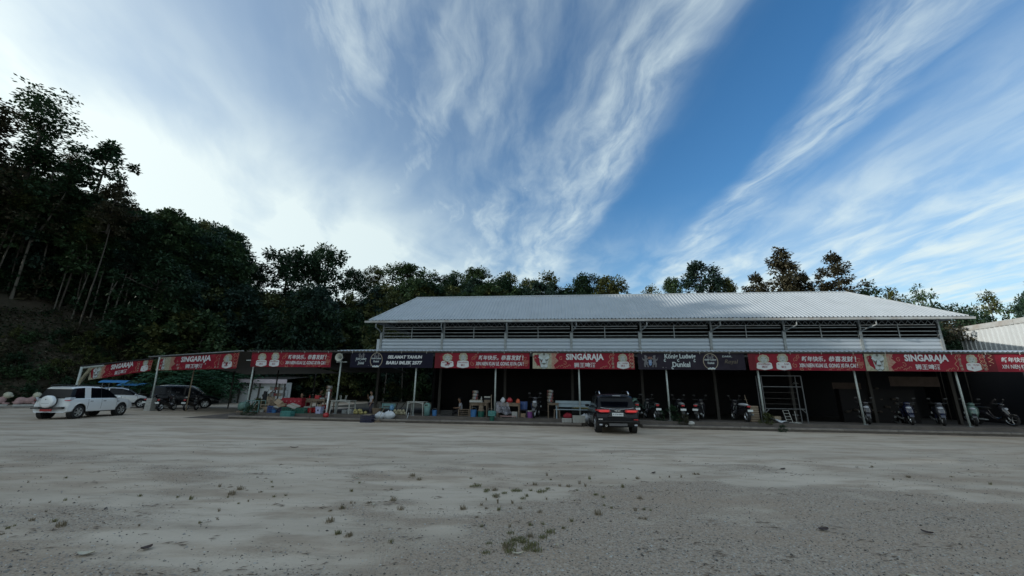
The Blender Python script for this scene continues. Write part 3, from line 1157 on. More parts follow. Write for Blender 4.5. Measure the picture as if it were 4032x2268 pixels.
for i in range(8):
    a, b = COLX[i] + .077, COLX[i + 1] - .077
    for z in (5.85, 5.70, 5.46, 5.23):
        MB().box(a, b, -.04, .0, z - .022, z + .022, M_gutter if z > 5.8 else M_steel).build('rail', hall)
    xm = (a + b) / 2
    MB().box(xm - .025, xm + .025, -.085, -.042, 5.05, 5.88, M_steel).build('mullion', hall)
    prof = [(0, 4.05)]
    V, Fs = [], []
    zs = []
    for k in range(5):
        z0 = 5.03 - .235 * k
        zs += [(z0, .0), (z0 - .035, -.035), (z0 - .12, -.055), (z0 - .19, -.035), (z0 - .225, .0)]
    for xx in (a, b):
        V += [(xx, y - .03, z) for z, y in zs]
    n = len(zs)
    Fs = [(j, j + 1, n + j + 1, n + j) for j in range(n - 1)]
    MB().add(V, Fs, M_zinc).build('cladding_panel', hall)
MB().box(.1, 35.3, -.05, .03, 5.035, 5.075, M_steel).build('cladding_rail', hall)
# left end: open rails and cladding, dark far sides
for z in (5.70, 5.46, 5.23):
    MB().box(.1, .14, .02, 6.0, z - .02, z + .02, M_steel).build('rail', hall)
MB().box(-.12, .1, -.02, 5.6, 3.9, 5.03, M_zinc).build('side_cladding', hall)
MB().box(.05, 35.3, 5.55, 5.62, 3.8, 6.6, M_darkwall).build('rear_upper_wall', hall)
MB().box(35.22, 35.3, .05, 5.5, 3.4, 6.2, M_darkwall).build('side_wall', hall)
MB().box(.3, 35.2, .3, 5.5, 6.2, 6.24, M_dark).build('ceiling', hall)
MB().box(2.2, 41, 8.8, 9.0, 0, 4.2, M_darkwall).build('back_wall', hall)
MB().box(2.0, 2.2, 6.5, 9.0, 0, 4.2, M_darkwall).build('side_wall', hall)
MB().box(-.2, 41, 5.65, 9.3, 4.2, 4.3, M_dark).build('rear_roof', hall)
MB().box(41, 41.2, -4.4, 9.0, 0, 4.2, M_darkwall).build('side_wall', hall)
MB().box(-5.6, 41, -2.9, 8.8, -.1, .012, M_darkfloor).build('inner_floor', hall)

# ------------------------------------------------------------------ front canopy on its posts
can = thing('front_canopy', 'long low sheet metal canopy on thin pale posts before the hall', 'canopy', 0, 0)
POSTS = [-5.42] + [4.5 * i for i in range(9)]
foot = {0: .02, 1: .02, 7: .17}
for i, x in enumerate(POSTS):
    z0 = .31 if -1 < x < 30 else .31
    if i == 0:
        z0 = .15
    MB().tube([(x, 0, z0 - .02), (x, 0, 3.62)], .045, M_post, 10).build('post', can, smooth=True)
    MB().box(x - .09, x + .09, -.09, .09, z0, z0 + .02, M_steel).build('post_foot', can)
# corrugated roof of the canopy in lengths
for i in range(11):
    a, b = ([-5.75, -3, -.1] + [-.1 + 4.55 * q for q in range(1, 10)])[i:i + 2]
    back = 4.36 if i > 1 else 11.0
    zb = 4.28 if i > 1 else 3.0
    n = int((b - a) / .05)
    V, Fs = [], []
    for k in range(n + 1):
        xx = a + (b - a) * k / n
        zz = .022 * math.sin(2 * PI * xx / .21)
        V += [(xx, -.36, 3.775 + zz), (xx, back, zb + zz), (xx, -.36, 3.757 + zz)]
    for k in range(n):
        p = 3 * k
        Fs += [(p, p + 3, p + 4, p + 1), (p, p + 2, p + 5, p + 3)]
    MB().add(V, Fs, M_zinc if i > 1 else M_roofdark).build('roof_sheet', can)
    MB().box(a, b - .01, -.33, -.27, 3.68, 3.735, M_postdark).build('edge_purlin', can)
for k in range(5):
    yy = .4 + k * .9
    MB().box(-5.7, 40.9, yy - .03, yy + .03, 3.64 + .1 * yy, 3.70 + .1 * yy, M_postdark).build('purlin', can)
for x in POSTS[1:]:
    MB().bar((x, .05, 3.6), (x, 4.3, 4.08), .06, M_postdark).build('rafter', can)
for i in range(30):
    x = -5.0 + 1.45 * i
    MB().box(x - .012, x + .012, -.345, -.335, 3.62, 3.74, M_plastic_w).build('banner_hook', can)
# bracket where the wing joins: little truss of pale flats
for a, b in (((-5.5, -.05, 3.66), (-5.5, -.05, 3.25)), ((-5.5, -.05, 3.3), (-4.9, -.05, 3.62)), ((-5.9, -.05, 3.22), (-5.0, -.05, 3.22))):
    MB().bar(a, b, .045, M_post).build('bracket', can)

# ------------------------------------------------------------------ wing canopy to the left
E0, E1 = Vector((-15.9, 23.15, 3.74)), Vector((-26.95, 29.15, 3.74))
E2, E3 = Vector((-26.3, 28.95, 3.62)), Vector((-32.6, 29.95, 3.05))
wing = empty('wing_canopy', 'side canopy stretching back to the left from the front canopy', 'canopy', (-20, 26, 0))
WOFF = Vector((-20, 26, 0))


def wv(p):
    return tuple(Vector(p) - WOFF)


bk = Vector((.478, .878, 0))
rb = MB()
rb.add([wv(E0), wv(E1), wv(E1 + bk * 7 - Vector((0, 0, 1.0))), wv(E0 + bk * 7 - Vector((0, 0, 1.0)))], [(0, 1, 2, 3)], M_roofdark)
rb.add([wv(E0 - Vector((0, 0, .03))), wv(E1 - Vector((0, 0, .03))), wv(E1), wv(E0)], [(0, 1, 2, 3)], M_roofdark)
rb.build('roof_sheet', wing)
bk2 = Vector((.16, .987, 0))
MB().add([wv(E2), wv(E3), wv(E3 + bk2 * 1.6 + Vector((0, 0, .25))), wv(E2 + bk2 * 1.6 + Vector((0, 0, .25)))], [(0, 1, 2, 3)], M_roofdark).build('roof_sheet', wing)
MB().tube([wv(E0 + Vector((0, 0, .02))), wv(E1 + Vector((0, 0, .02)))], .04, M_steel, 7).build('edge_pipe', wing)
MB().tube([wv(E2), wv(E3)], .06, M_dark, 6).build('edge_beam', wing)
MB().tube([wv(E3 - Vector((-.1, .02, .12))), wv(E3 + Vector((2.0, -.32, .05)))], .07, M_post, 7).build('edge_pipe', wing)
P1 = Vector((-24.95, 28.0, 0))
MB().tube([wv(P1 + Vector((0, 0, .86))), wv((-25.12, 28.02, 3.66))], .055, M_post, 10).build('post', wing, smooth=True)
MB().tube([wv((-32.42, 29.85, 0)), wv((-32.45, 29.85, 3.0))], .085, M_post, 10).build('post', wing, smooth=True)
MB().tube([wv((-22.5, 28.1, 0)), wv((-22.55, 28.1, 3.4))], .04, M_woodpale, 8).build('post', wing, smooth=True)
for x, y, h in ((-19.8, 30.5, 2.9), (-22.5, 32.2, 2.9), (-17.3, 29.4, 2.9), (-15.2, 30.8, 2.8)):
    MB().tube([wv((x, y, 0)), wv((x, y, h))], .05, M_postdark, 8).build('post', wing, smooth=True)
ped = empty('block_pedestal', 'small stacked block pedestal under the first wing post', 'pedestal', tuple(P1))
for k in range(6):
    MB().cbox((rnd.uniform(-.01, .01), 0, .07 + .14 * k), (.43 - .012 * k, .43 - .012 * k, .132), M_stone).build('block', ped)

# ------------------------------------------------------------------ printed banners
C_RED = mat('banner_red', (.22, .011, .026), .6, var=.45, vscale=1.8, col2=(.15, .009, .018), spec=.2)
C_RED2 = mat('banner_deep_red', (.12, .01, .017), .6, spec=.2)
C_WHITE = mat('banner_white_print', (.54, .56, .58), .55)
C_GOLD = mat('banner_gold_print', (.42, .25, .15), .55)
C_BEIGE = mat('banner_lion_mane', (.36, .34, .25), .55, var=.8, vscale=9, col2=(.2, .19, .13))
C_BEIGE2 = mat('banner_mane_edge', (.33, .22, .16), .55, var=.8, vscale=10, col2=(.28, .07, .06))
C_GREY = mat('banner_lion_face', (.36, .40, .39), .55, var=.5, vscale=12, col2=(.26, .28, .27))
C_SHADE = mat('banner_lion_lines', (.10, .10, .09), .55)
C_NAVY = mat('banner_navy', (.007, .007, .02), .65, var=.4, vscale=2, col2=(.014, .013, .024), spec=.15)
C_PLUM = mat('banner_dark_plum', (.018, .014, .024), .65, var=.5, vscale=3, col2=(.032, .027, .037), spec=.15)
C_SILVER = mat('banner_silver_print', (.42, .48, .5), .55)
C_DIM = mat('banner_dim_print', (.11, .11, .12), .55)
C_TAN = mat('banner_oval_print', (.28, .24, .18), .55)
C_BLUE = mat('banner_blue_print', (.12, .2, .36), .55)
C_BACK = mat('banner_back', (.3, .3, .3), .6)


class Banner:
    """one hanging printed sheet; print is laid in thin layers that follow its ripples"""
    def __init__(s, name, label, group, L, H, loc, rotz, base, seed=0, base2=None, sag=.0, slope=0.0):
        s.L, s.H, s.seed, s.slope = L, H, seed, slope
        s.root = empty(name, label, 'banner', loc, rotz, group)
        mb = MB()
        mb.grid(lambda u, v: s.p(u * L, v * H, 0), 36, 4, base)
        mb.grid(lambda u, v: s.p((1 - u) * L, v * H, -1), 36, 4, C_BACK)
        mb.build('sheet', s.root, smooth=True)
        s.parts = {}

    def p(s, x, z, layer):
        y = .03 * math.sin(x * 2.1 + s.seed) + .016 * math.sin(x * 5.3 + s.seed * 2 + z * 3) + .01 * math.sin(z * 6 + x * 3)
        y *= .4 + .6 * (1 - z / s.H)
        return (x, y - .0045 * layer, z + s.slope * x)

    def add(s, part, pts, faces, m, layer):
        mb = s.parts.setdefault(part, MB())
        mb.add([s.p(x, z, layer) for x, z in pts], faces, m)

    def poly(s, part, pts, m, layer):
        # orientation facing -y: counter-clockwise in x,z
        ar = sum(pts[i][0] * pts[(i + 1) % len(pts)][1] - pts[(i + 1) % len(pts)][0] * pts[i][1] for i in range(len(pts)))
        if ar < 0:
            pts = pts[::-1]
        s.add(part, pts, [tuple(range(len(pts)))], m, layer)

    def rect(s, part, x0, x1, z0, z1, m, layer, n=1):
        for i in range(n):
            a, b = x0 + (x1 - x0) * i / n, x0 + (x1 - x0) * (i + 1) / n
            s.poly(part, [(a, z0), (b, z0), (b, z1), (a, z1)], m, layer)

    def text(s, txt, x0, x1, z0, z1, m, bold=.012, shear=0.0, layer=4, part='lettering'):
        v, f = text_fit(txt, x0, x1, z0, z1, bold, shear)
        s.add(part, v, f, m, layer)

    def line(s, part, pts, wd, m, layer):
        for i in range(len(pts) - 1):
            a, b = Vector(pts[i]), Vector(pts[i + 1])
            d = b - a
            if d.length < 1e-6:
                continue
            nn = Vector((-d.y, d.x)).normalized() * wd / 2
            s.poly(part, [tuple(a - nn), tuple(b - nn), tuple(b + nn), tuple(a + nn)], m, layer)

    def swirl(s, x, z, r, m, layer=1, turns=1.3, flip=1, start=0.0):
        pts = []
        for k in range(15):
            f = k / 14
            a = start + flip * f * turns * 2 * PI
            rr = r * (1 - .75 * f)
            pts.append((x + rr * math.cos(a), z + rr * math.sin(a)))
        pts = [(a, min(s.H - .01, max(.01, b))) for a, b in pts]
        s.line('ornament', pts, .014, m, layer)

    def ellipse(s, part, x, z, rx, rz, m, layer, n=18, jag=0.0):
        rg_ = random.Random(int(x * 100))
        pts = []
        for k in range(n):
            a = 2 * PI * k / n
            q = 1 + (jag if k % 2 else -jag) + (rg_.uniform(-jag, jag) if jag else 0)
            pts.append((x + rx * q * math.cos(a), min(s.H - .004, max(.004, z + rz * q * math.sin(a)))))
        s.poly(part, pts, m, layer)

    def lion_face(s, x, z, k):
        """frontal lion head: mane, brows, narrowed eyes, wedge nose, muzzle"""
        A = 'lion_emblem'
        P = lambda pts, m, l: s.poly(A, [(x + a * k, z + b * k) for a, b in pts], m, l)
        P([(-.30, .34), (-.12, .46), (-.04, .40), (.04, .40), (.12, .46), (.30, .34), (.27, .02), (.20, -.30), (.10, -.46), (-.10, -.46), (-.20, -.30), (-.27, .02)], C_GREY, 2)
        for q in (-1, 1):
            P([(q * .05, .14), (q * .26, .30), (q * .34, .20), (q * .15, .06)], C_SILVER, 3)
            P([(q * .08, .06), (q * .27, .12), (q * .24, .02), (q * .13, -.02)], C_SHADE, 3)
            P([(q * .29, .36), (q * .38, .44), (q * .36, .30)], C_SHADE, 3)
            P([(q * .02, -.24), (q * .16, -.22), (q * .22, -.32), (q * .12, -.40), (q * .02, -.34)], C_SILVER, 3)
            P([(q * .02, -.345), (q * .12, -.41), (q * .23, -.33), (q * .235, -.36), (q * .12, -.445), (q * .015, -.385)], C_SHADE, 4)
            P([(q * .06, .10), (q * .15, -.16), (q * .17, -.16), (q * .085, .10)], C_SHADE, 4)
        P([(-.05, .12), (.05, .12), (.13, -.12), (-.13, -.12)], C_SILVER, 3)
        P([(-.13, -.125), (.13, -.125), (.04, -.22), (-.04, -.22)], C_SHADE, 4)
        P([(-.03, .46), (.03, .46), (.08, .36), (0, .30), (-.08, .36)], C_SHADE, 3)

    def shield_emblem(s, x, z, w, h):
        """lion head above a white shield label"""
        A = 'shield_emblem'
        s.ellipse(A, x, z + h * .72, w * .38, h * .30, C_BEIGE, 1, 20, .05)
        s.ellipse(A, x, z + h * .68, w * .22, h * .21, C_GREY, 2, 14)
        for q in (-1, 1):
            s.poly(A, [(x + q * w * .04, z + h * .72), (x + q * w * .16, z + h * .77), (x + q * w * .15, z + h * .72)], C_SHADE, 3)
        s.poly(A, [(x - w * .06, z + h * .60), (x + w * .06, z + h * .60), (x, z + h * .55)], C_SHADE, 3)
        b = [(-.5, .12), (-.46, .44), (-.36, .50), (.36, .50), (.46, .44), (.5, .12), (.42, .06), (0, -.02), (-.42, .06)]
        s.poly(A, [(x + a * w * 1.04, max(.006, z + c * h * .98)) for a, c in b], C_TAN, 2)
        s.poly(A, [(x + a * w, max(.008, z + .008 + c * h * .95)) for a, c in b], C_WHITE, 3)
        s.text('SINGARAJA', x - w * .40, x + w * .40, z + h * .31, z + h * .42, C_RED, .01, .0, 4, 'emblem_lettering')
        s.text('狮王', x - w * .17, x + w * .17, z + h * .13, z + h * .27, C_RED, .01, 0, 4, 'emblem_lettering')

    def finish(s):
        for k, mb in s.parts.items():
            o_ = mb.build(k, s.root)
            if k in ('lettering', 'ornament', 'crest', 'print_ground', 'oval_frame', 'lion_emblem', 'shield_emblem', 'ornament_lettering', 'emblem_lettering'):
                o_['kind'] = 'stuff'     # flat print, too fine to pick apart


def column_chars(b, x, zs, chars, sz, m, part='ornament_lettering'):
    for z, c in zip(zs, chars):
        b.text(c, x - sz / 2, x + sz / 2, z - sz / 2, z + sz / 2, m, .01, 0, 3, part)


def cloud_lines(b, x0, x1, m, up=.0):
    x = x0
    k = 0
    while x < x1:
        b.swirl(x, .05 + up + .05 * (k % 3), .07 + .02 * (k % 2), m, 1, .55, -1, PI)
        x += .13
        k += 1


def singaraja(b, mane=True):
    """lion, big brand name, Chinese brand name, side column and shield"""
    L, H = b.L, b.H
    q = L / 4.85
    b.rect('print_ground', 0, .92 * q, .004, H - .004, C_BEIGE, 1, 6)
    b.poly('print_ground', [(.92 * q, .004), (1.12 * q, .004), (1.02 * q, .2), (1.26 * q, .42), (1.1 * q, .6), (1.2 * q, H - .004), (.92 * q, H - .004)], C_BEIGE2, 1)
    b.lion_face(.55 * q, H * .5, .92 * H / .85 if H < .9 else .92)
    for i in range(16):
        a = rnd.uniform(.9, 1.12) * q
        b.swirl(rnd.choice((rnd.uniform(.03, .2), rnd.uniform(.86, 1.15))) * q, rnd.uniform(.08, H - .08), .06, C_TAN, 2, .7, rnd.choice((-1, 1)), rnd.uniform(0, 6))
    b.text('SINGARAJA', 1.62 * q, 3.42 * q, H * .45, H * .96, C_WHITE, .04, 0)
    b.text('狮王啤酒', 2.0 * q, 3.02 * q, H * .09, H * .40, C_WHITE, .018, 0)
    cloud_lines(b, 1.2 * q, 1.9 * q, C_GOLD)
    b.swirl(1.38 * q, .42 * H + .2, .11, C_GOLD, 1, 1.1, 1, 1)
    b.swirl(1.55 * q, .30, .12, C_GOLD, 1, .9, -1, 2)
    cloud_lines(b, 3.3 * q, 3.6 * q, C_GOLD, -.03)
    b.line('ornament', [(3.78 * q, H - .03), (3.68 * q, H * .78), (3.75 * q, H * .6), (3.62 * q, H * .42), (3.72 * q, H * .22), (3.66 * q, .05)], .018, C_GOLD, 1)
    column_chars(b, 3.84 * q, [H * .68, H * .5, H * .32, H * .14], '狮王啤酒', .13, C_TAN)
    b.swirl(3.86 * q, H * .87, .09, C_GOLD, 1, 1.3)
    b.shield_emblem(4.32 * q, .02, .56 * q, H * .93)
    for i in range(5):
        z = H * (.12 + .19 * i)
        b.line('ornament', [(4.60 * q, z), (4.68 * q, z + .08), (4.6 * q, z + .15)], .022, C_GOLD, 1)
        b.line('ornament', [(4.84 * q, z), (4.78 * q, z + .08), (4.84 * q, z + .15)], .022, C_GOLD, 1)
    b.swirl(4.73 * q, H * .82, .08, C_GOLD, 1, 1.2)
    b.swirl(4.72 * q, H * .58, .07, C_GOLD, 1, 1.2, -1)
    column_chars(b, 4.73 * q, [H * .34, H * .14], '啤酒', .13, C_TAN)


def newyear(b, hide_left=0.0):
    """two shields and the new year wishes"""
    L, H = b.L, b.H
    q = L / 4.78
    b.rect('print_ground', .004, .5 * q, .004, H - .004, C_RED2, 1, 3)
    b.shield_emblem(.66 * q, .02, .66 * q, H * .90)
    b.shield_emblem(1.46 * q, .0, .60 * q, H * .99)
    for x, z, r_, fl, st in ((1.94, .25, .13, 1, 2), (2.0, .55, .12, -1, 4), (2.12, .68, .1, 1, 1), (2.5, .1, .12, -1, 3), (2.2, .06, .1, 1, 2.5), (4.55, .5, .13, 1, .5), (4.6, .2, .1, -1, 2), (4.4, .68, .1, 1, 5)):
        b.swirl(x * q, z * H / .85, r_, C_GOLD, 1, 1.1, fl, st)
    cloud_lines(b, 3.4 * q, 4.3 * q, C_GOLD, -.02)
    for k in range(4):
        b.line('ornament', [(4.45 * q, H * (.3 + .05 * k)), (4.74 * q, H * (.36 + .05 * k))], .012, C_GOLD, 1)
    b.text('新年快乐，', 2.24 * q, 3.24 * q, H * .52, H * .84, C_WHITE, .02, .12)
    b.text('恭喜发财', 3.38 * q, 4.36 * q, H * .52, H * .85, C_WHITE, .02, .12)
    b.text('!', 4.42 * q, 4.48 * q, H * .53, H * .84, C_WHITE, .02, .12)
    b.text('XIN NIEN KUAI LE, GONG XI FA CAI !', 2.1 * q, 4.5 * q, H * .14, H * .42, C_WHITE, .03, .12)


def swash(b, x, z, k, m):
    pts = [(x, z), (x - .05 * k, z - .02 * k), (x - .07 * k, z - .08 * k), (x - .03 * k, z - .11 * k), (x, z - .08 * k)]
    b.line('ornament', pts, .03 * k, m, 4)


def koenig(b, x0, x1, zt, zb, m):
    """two line beer name with curled initials"""
    wd = x1 - x0
    h = (zt - zb)
    b.text('König Ludwig', x0, x1, zb + h * .56, zt, m, .03, .0)
    b.text('Dunkel', x0 + wd * .24, x1 - wd * .2, zb + h * .04, zb + h * .42, m, .03, .0)
    k = wd / 1.3
    for xx, zz in ((x0 + .03 * wd, zb + h * .62), (x0 + .46 * wd, zb + h * .62), (x1 - .02 * wd, zb + h * .6), (x0 + .26 * wd, zb + h * .08)):
        swash(b, xx, zz, k, m)


def oval(b, x, z, rx, rz):
    n = 26
    pts = [(x + rx * math.cos(2 * PI * k / n), min(b.H - .01, max(.012, z + rz * math.sin(2 * PI * k / n)))) for k in range(n + 1)]
    b.line('oval_frame', pts, .035, C_TAN, 2)
    b.text('König Ludwig', x - rx * .82, x + rx * .82, z + .02, z + .13, C_SILVER, .03)
    b.text('Dunkel', x - rx * .45, x + rx * .45, z - .13, z - .02, C_SILVER, .03)
    crest(b, x, z + rz * .55, .16, C_DIM)
    for k in range(5):
        b.ellipse('oval_frame', x + (k - 2) * .07, .06 + .02 * (k % 2), .05, .045, C_SILVER, 3, 8, .1)


def crest(b, x, z, k, m, m2=None):
    """two rearing lions holding a small lozenged shield"""
    for q in (-1, 1):
        P = [(.25, -.9), (.45, -.95), (.5, -.6), (.75, -.5), (.7, -.9), (.92, -.92), (1.0, -.4), (.85, 0), (1.15, .2), (1.25, .65), (1.05, .35), (.85, .3), (.8, .55), (.9, .9), (.6, .95), (.42, .7), (.55, .5), (.3, .45), (.22, .3), (.48, .22), (.45, -.1), (.2, -.2), (.42, -.35)]
        b.poly('crest', [(x + q * a * k, z + c * k) for a, c in P], m, 2)
    b.poly('crest', [(x - .24 * k, z + .15 * k), (x + .24 * k, z + .15 * k), (x + .22 * k, z - .5 * k), (x, z - .75 * k), (x - .22 * k, z - .5 * k)], m2 or m, 3)
    if m2:
        for i in range(3):
            b.line('crest', [(x - .2 * k, z + (-.3 + .2 * i) * k), (x + .2 * k, z + (-.1 + .2 * i) * k)], .04 * k, C_SILVER, 4)
        b.poly('crest', [(x - .3 * k, z + .35 * k), (x + .3 * k, z + .35 * k), (x + .34 * k, z + .75 * k), (x + .12 * k, z + .55 * k), (x, z + .8 * k), (x - .12 * k, z + .55 * k), (x - .34 * k, z + .75 * k)], mat('banner_crown_print', (.16, .08, .06), .6), 3)


BY = -.27    # banners hang just in front of the posts


def bloc(s, z):
    return W(s, BY, z)


G_NY = 'red new year greeting banners'
G_SI = 'red lion brand banners'
BZ = 2.85
bh = .83
b = Banner('banner', 'red new year greeting banner left of the horn loudspeaker', G_NY, 5.0, bh, bloc(-5.45, BZ - .02), -YAW, C_RED, 1)
newyear(b)
b.finish()
b = Banner('banner', 'navy banner wishing SELAMAT TAHUN BARU IMLEK 2577 right of the horn loudspeaker', 'dark beer banners', 4.85, bh, bloc(.68, BZ - .02), -YAW, C_NAVY, 2)
koenig(b, .34, .98, .55, .16, C_SILVER)
crest(b, .66, .66, .17, C_DIM)
oval(b, 1.56, .42, .34, .40)
b.text('SELAMAT TAHUN', 2.22, 4.22, .50, .68, C_WHITE, .045, .15)
b.text('BARU IMLEK 2577', 2.14, 4.24, .18, .37, C_WHITE, .045, .15)
b.finish()
b = Banner('banner', 'red new year greeting banner between the SELAMAT banner and a lion banner', G_NY, 5.25, bh, bloc(5.62, BZ - .02), -YAW, C_RED, 3)
newyear(b)
b.finish()
b = Banner('banner', 'red lion head banner above the pale bench and black car', G_SI, 5.32, bh, bloc(11.05, BZ - .02), -YAW, C_RED, 4)
singaraja(b)
b.finish()
b = Banner('banner', 'dark plum beer banner with white lions crest and oval badge', 'dark beer banners', 5.28, bh, bloc(16.55, BZ - .02), -YAW, C_PLUM, 5)
crest(b, .62, .42, .33, C_DIM, C_BLUE)
koenig(b, 1.36, 2.9, .80, .10, C_SILVER)
oval(b, 3.62, .42, .36, .40)
b.text('DARK,', 4.22, 4.68, .62, .72, C_SILVER, .01)
b.text('Royal', 4.3, 4.95, .26, .52, mat('banner_dull_gold', (.12, .1, .07), .6), .0, .3)
b.finish()
b = Banner('banner', 'red new year greeting banner over the steel frame and white scooter', G_NY, 5.35, bh, bloc(22.0, BZ - .02), -YAW, C_RED, 6)
newyear(b)
b.finish()
b = Banner('banner', 'red lion head banner second from the right border', G_SI, 5.25, bh, bloc(27.42, BZ - .02), -YAW, C_RED, 7)
singaraja(b)
b.finish()
b = Banner('banner', 'red new year greeting banner cut off by the right border', G_NY, 5.3, bh, bloc(32.72, BZ - .02), -YAW, C_RED, 8)
q_ = 5.3 / 4.78
b.rect('print_ground', .004, .4, .004, bh - .004, C_RED2, 1, 2)
for i in range(4):
    b.line('ornament', [(.1, .1 + .18 * i), (.3, .22 + .18 * i), (.1, .3 + .18 * i)], .022, C_GOLD, 1)
b.text('新年快乐，', .62, 1.75, bh * .52, bh * .82, C_WHITE, .02, .12)
b.text('恭喜发财', 1.9, 3.0, bh * .52, bh * .83, C_WHITE, .02, .12)
b.text('XIN NIEN KUAI LE, GONG XI FA CAI !', .58, 3.3, bh * .14, bh * .40, C_WHITE, .012, .12)
b.finish()
# two banners on the wing
wd_ = (E0 - E1)
wa = math.atan2(wd_.y, wd_.x)
off = Vector((wd_.y, -wd_.x, 0)).normalized() * .12
p0 = E1 + (E0 - E1) * .155 + off
b = Banner('banner', 'red lion head banner on the wing canopy above the parked dark car', G_SI, (E0 - E1).length * .835, .90, (p0.x, p0.y, 2.73), wa, C_RED, 9)
singaraja(b)
b.finish()
wd2 = (E2 - E3)
wa2 = math.atan2(wd2.y, wd2.x)
Lb = wd2.length
p0 = E3 + Vector((.9, -.02, 0))
sl = (2.78 - 2.05) / (Lb * .82)
b = Banner('banner', 'farthest left lion head banner with its left end hanging crumpled', G_SI, Lb * .83, .93, (p0.x, p0.y - .1, 2.02), wa2, C_RED, 10, slope=sl)
singaraja(b)
b.finish()
crum = MB()
crum.grid(lambda u, v: (-.25 - .75 * v + .55 * u * (1 - .4 * v), -.05 + .12 * math.sin(u * 9 + v * 4), .85 - 1.5 * v + .12 * u), 8, 10, C_BEIGE)
crum.build('loose_corner', b.root, smooth=True)

# ------------------------------------------------------------------ metal wall of the neighbour on the right
mw = thing('metal_wall', 'tall ribbed sheet metal wall at the right end catching low sun', 'wall', 41.5, 0)
WX = lambda t_: 0.0


def wall_ribs(t0, t1, m):
    V, Fs = [], []
    n = int(round((t1 - t0) / .3))
    pts = []
    for k in range(n):
        for a, b_ in ((0, 0), (.09, .0), (.12, -.045), (.18, -.045), (.21, 0)):
            tt = t0 + (t1 - t0) * (k + a / .3) / n
            pts.append((WX(tt) + b_, tt))
    pts.append((WX(t1), t1))
    for xx, tt in pts:
        V += [(xx, tt, 0), (xx, tt, 6.24)]
    for k in range(len(pts) - 1):
        Fs.append((2 * k, 2 * k + 1, 2 * k + 3, 2 * k + 2))
    return MB().add(V, Fs, m)


for i in range(14):
    wall_ribs(-3.6 + 1.2 * i, -3.6 + 1.2 * (i + 1), M_wallmetal).build('wall_sheet', mw)
for i in range(5):
    a, b_ = -3.6 + 3.36 * i, -3.6 + 3.36 * (i + 1) - .01
    MB().add([(WX(a) - .07, a, 6.18), (WX(b_) - .07, b_, 6.18), (WX(b_) - .05, b_, 6.52), (WX(a) - .05, a, 6.52), (WX(a) + .25, a, 6.54), (WX(b_) + .25, b_, 6.54)],
             [(0, 3, 2, 1), (3, 4, 5, 2)], M_gutter).build('cap_flashing', mw)
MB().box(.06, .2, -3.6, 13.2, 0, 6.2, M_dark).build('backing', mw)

# bushy creeper between the hall end and the wall
cr_root = empty('climbing_plant', 'dark climbing plant filling the gap between hall and metal wall', 'plant', W(37, 7, 0))
for k, (s_, t_, z, q) in enumerate(((40.5, 10.6, 6.0, 1.0), (40.7, 9.6, 6.3, 1.0), (39.8, 9.6, 5.5, .9), (40.3, 9.2, 4.9, .6), (40.6, 11.6, 6.4, 1.0), (40.0, 10.6, 5.2, 1.0))):
    a, b_ = W(s_, t_), W(37, 7)
    o = bpy.data.objects.new('foliage', SHRUBS[(0, 3, 0)[k % 3]])
    COL.objects.link(o)
    o.parent = cr_root
    o.location = (a[0] - b_[0], a[1] - b_[1], z - .7)
    o.scale = (q, q, q)
    MB().tube([(a[0] - b_[0], a[1] - b_[1], 0), (a[0] - b_[0] + .1, a[1] - b_[1], z)], .03, M_barkdark, 5).build('stem', cr_root)

# ------------------------------------------------------------------ pale shed behind the wing
shed = empty('market_shed', 'pale walled shed with pinkish fascia seen under the wing canopy', 'shed', (-27, 42.5, 0), R(-2))
MB().box(-3.8, 3.0, 0, 1.2, 0, 2.15, M_shedwall).build('wall', shed)
MB().box(-4.6, 3.4, -.5, -.42, 2.05, 2.48, M_fascia).build('fascia', shed)
MB().add([(-4.7, -.5, 2.5), (3.5, -.5, 2.5), (3.5, 4.2, 2.9), (-4.7, 4.2, 2.9)], [(0, 1, 2, 3)], M_roofdark).build('roof', shed)
for x in (-4.4, -2.4, -1.6, .5, 2.6, 3.2):
    MB().box(x - .06, x + .06, -.4, -.28, 0, 2.1, M_postdark).build('post', shed)
for x in (-1.9, .3, 2.0):
    MB().box(x - .55, x + .45, -.06, -.02, 1.55, 1.72, mat('faded_green_strip', (.1, .16, .11), .7)).build('notice_strip', shed)
# green frame of poles farther left
pf2 = empty('pole_frame', 'thin greenish pole frame standing before the bank beside the shed', 'frame', (-32.6, 41, 0))
MB().tube([(0, 0, 0), (0, 0, 2.5)], .06, M_tealpale, 8).build('pole', pf2)
MB().tube([(1.3, 0, 0), (1.3, 0, 2.5)], .06, M_tealpale, 8).build('pole', pf2)
MB().tube([(-1.2, 0, 2.5), (2.4, 0, 2.5)], .05, M_tealpale, 8).build('crossbar', pf2)

# ------------------------------------------------------------------ cars


def lerp_tab(tab, x):
    return float(np.interp(x, [a for a, b in tab], [b for a, b in tab]))


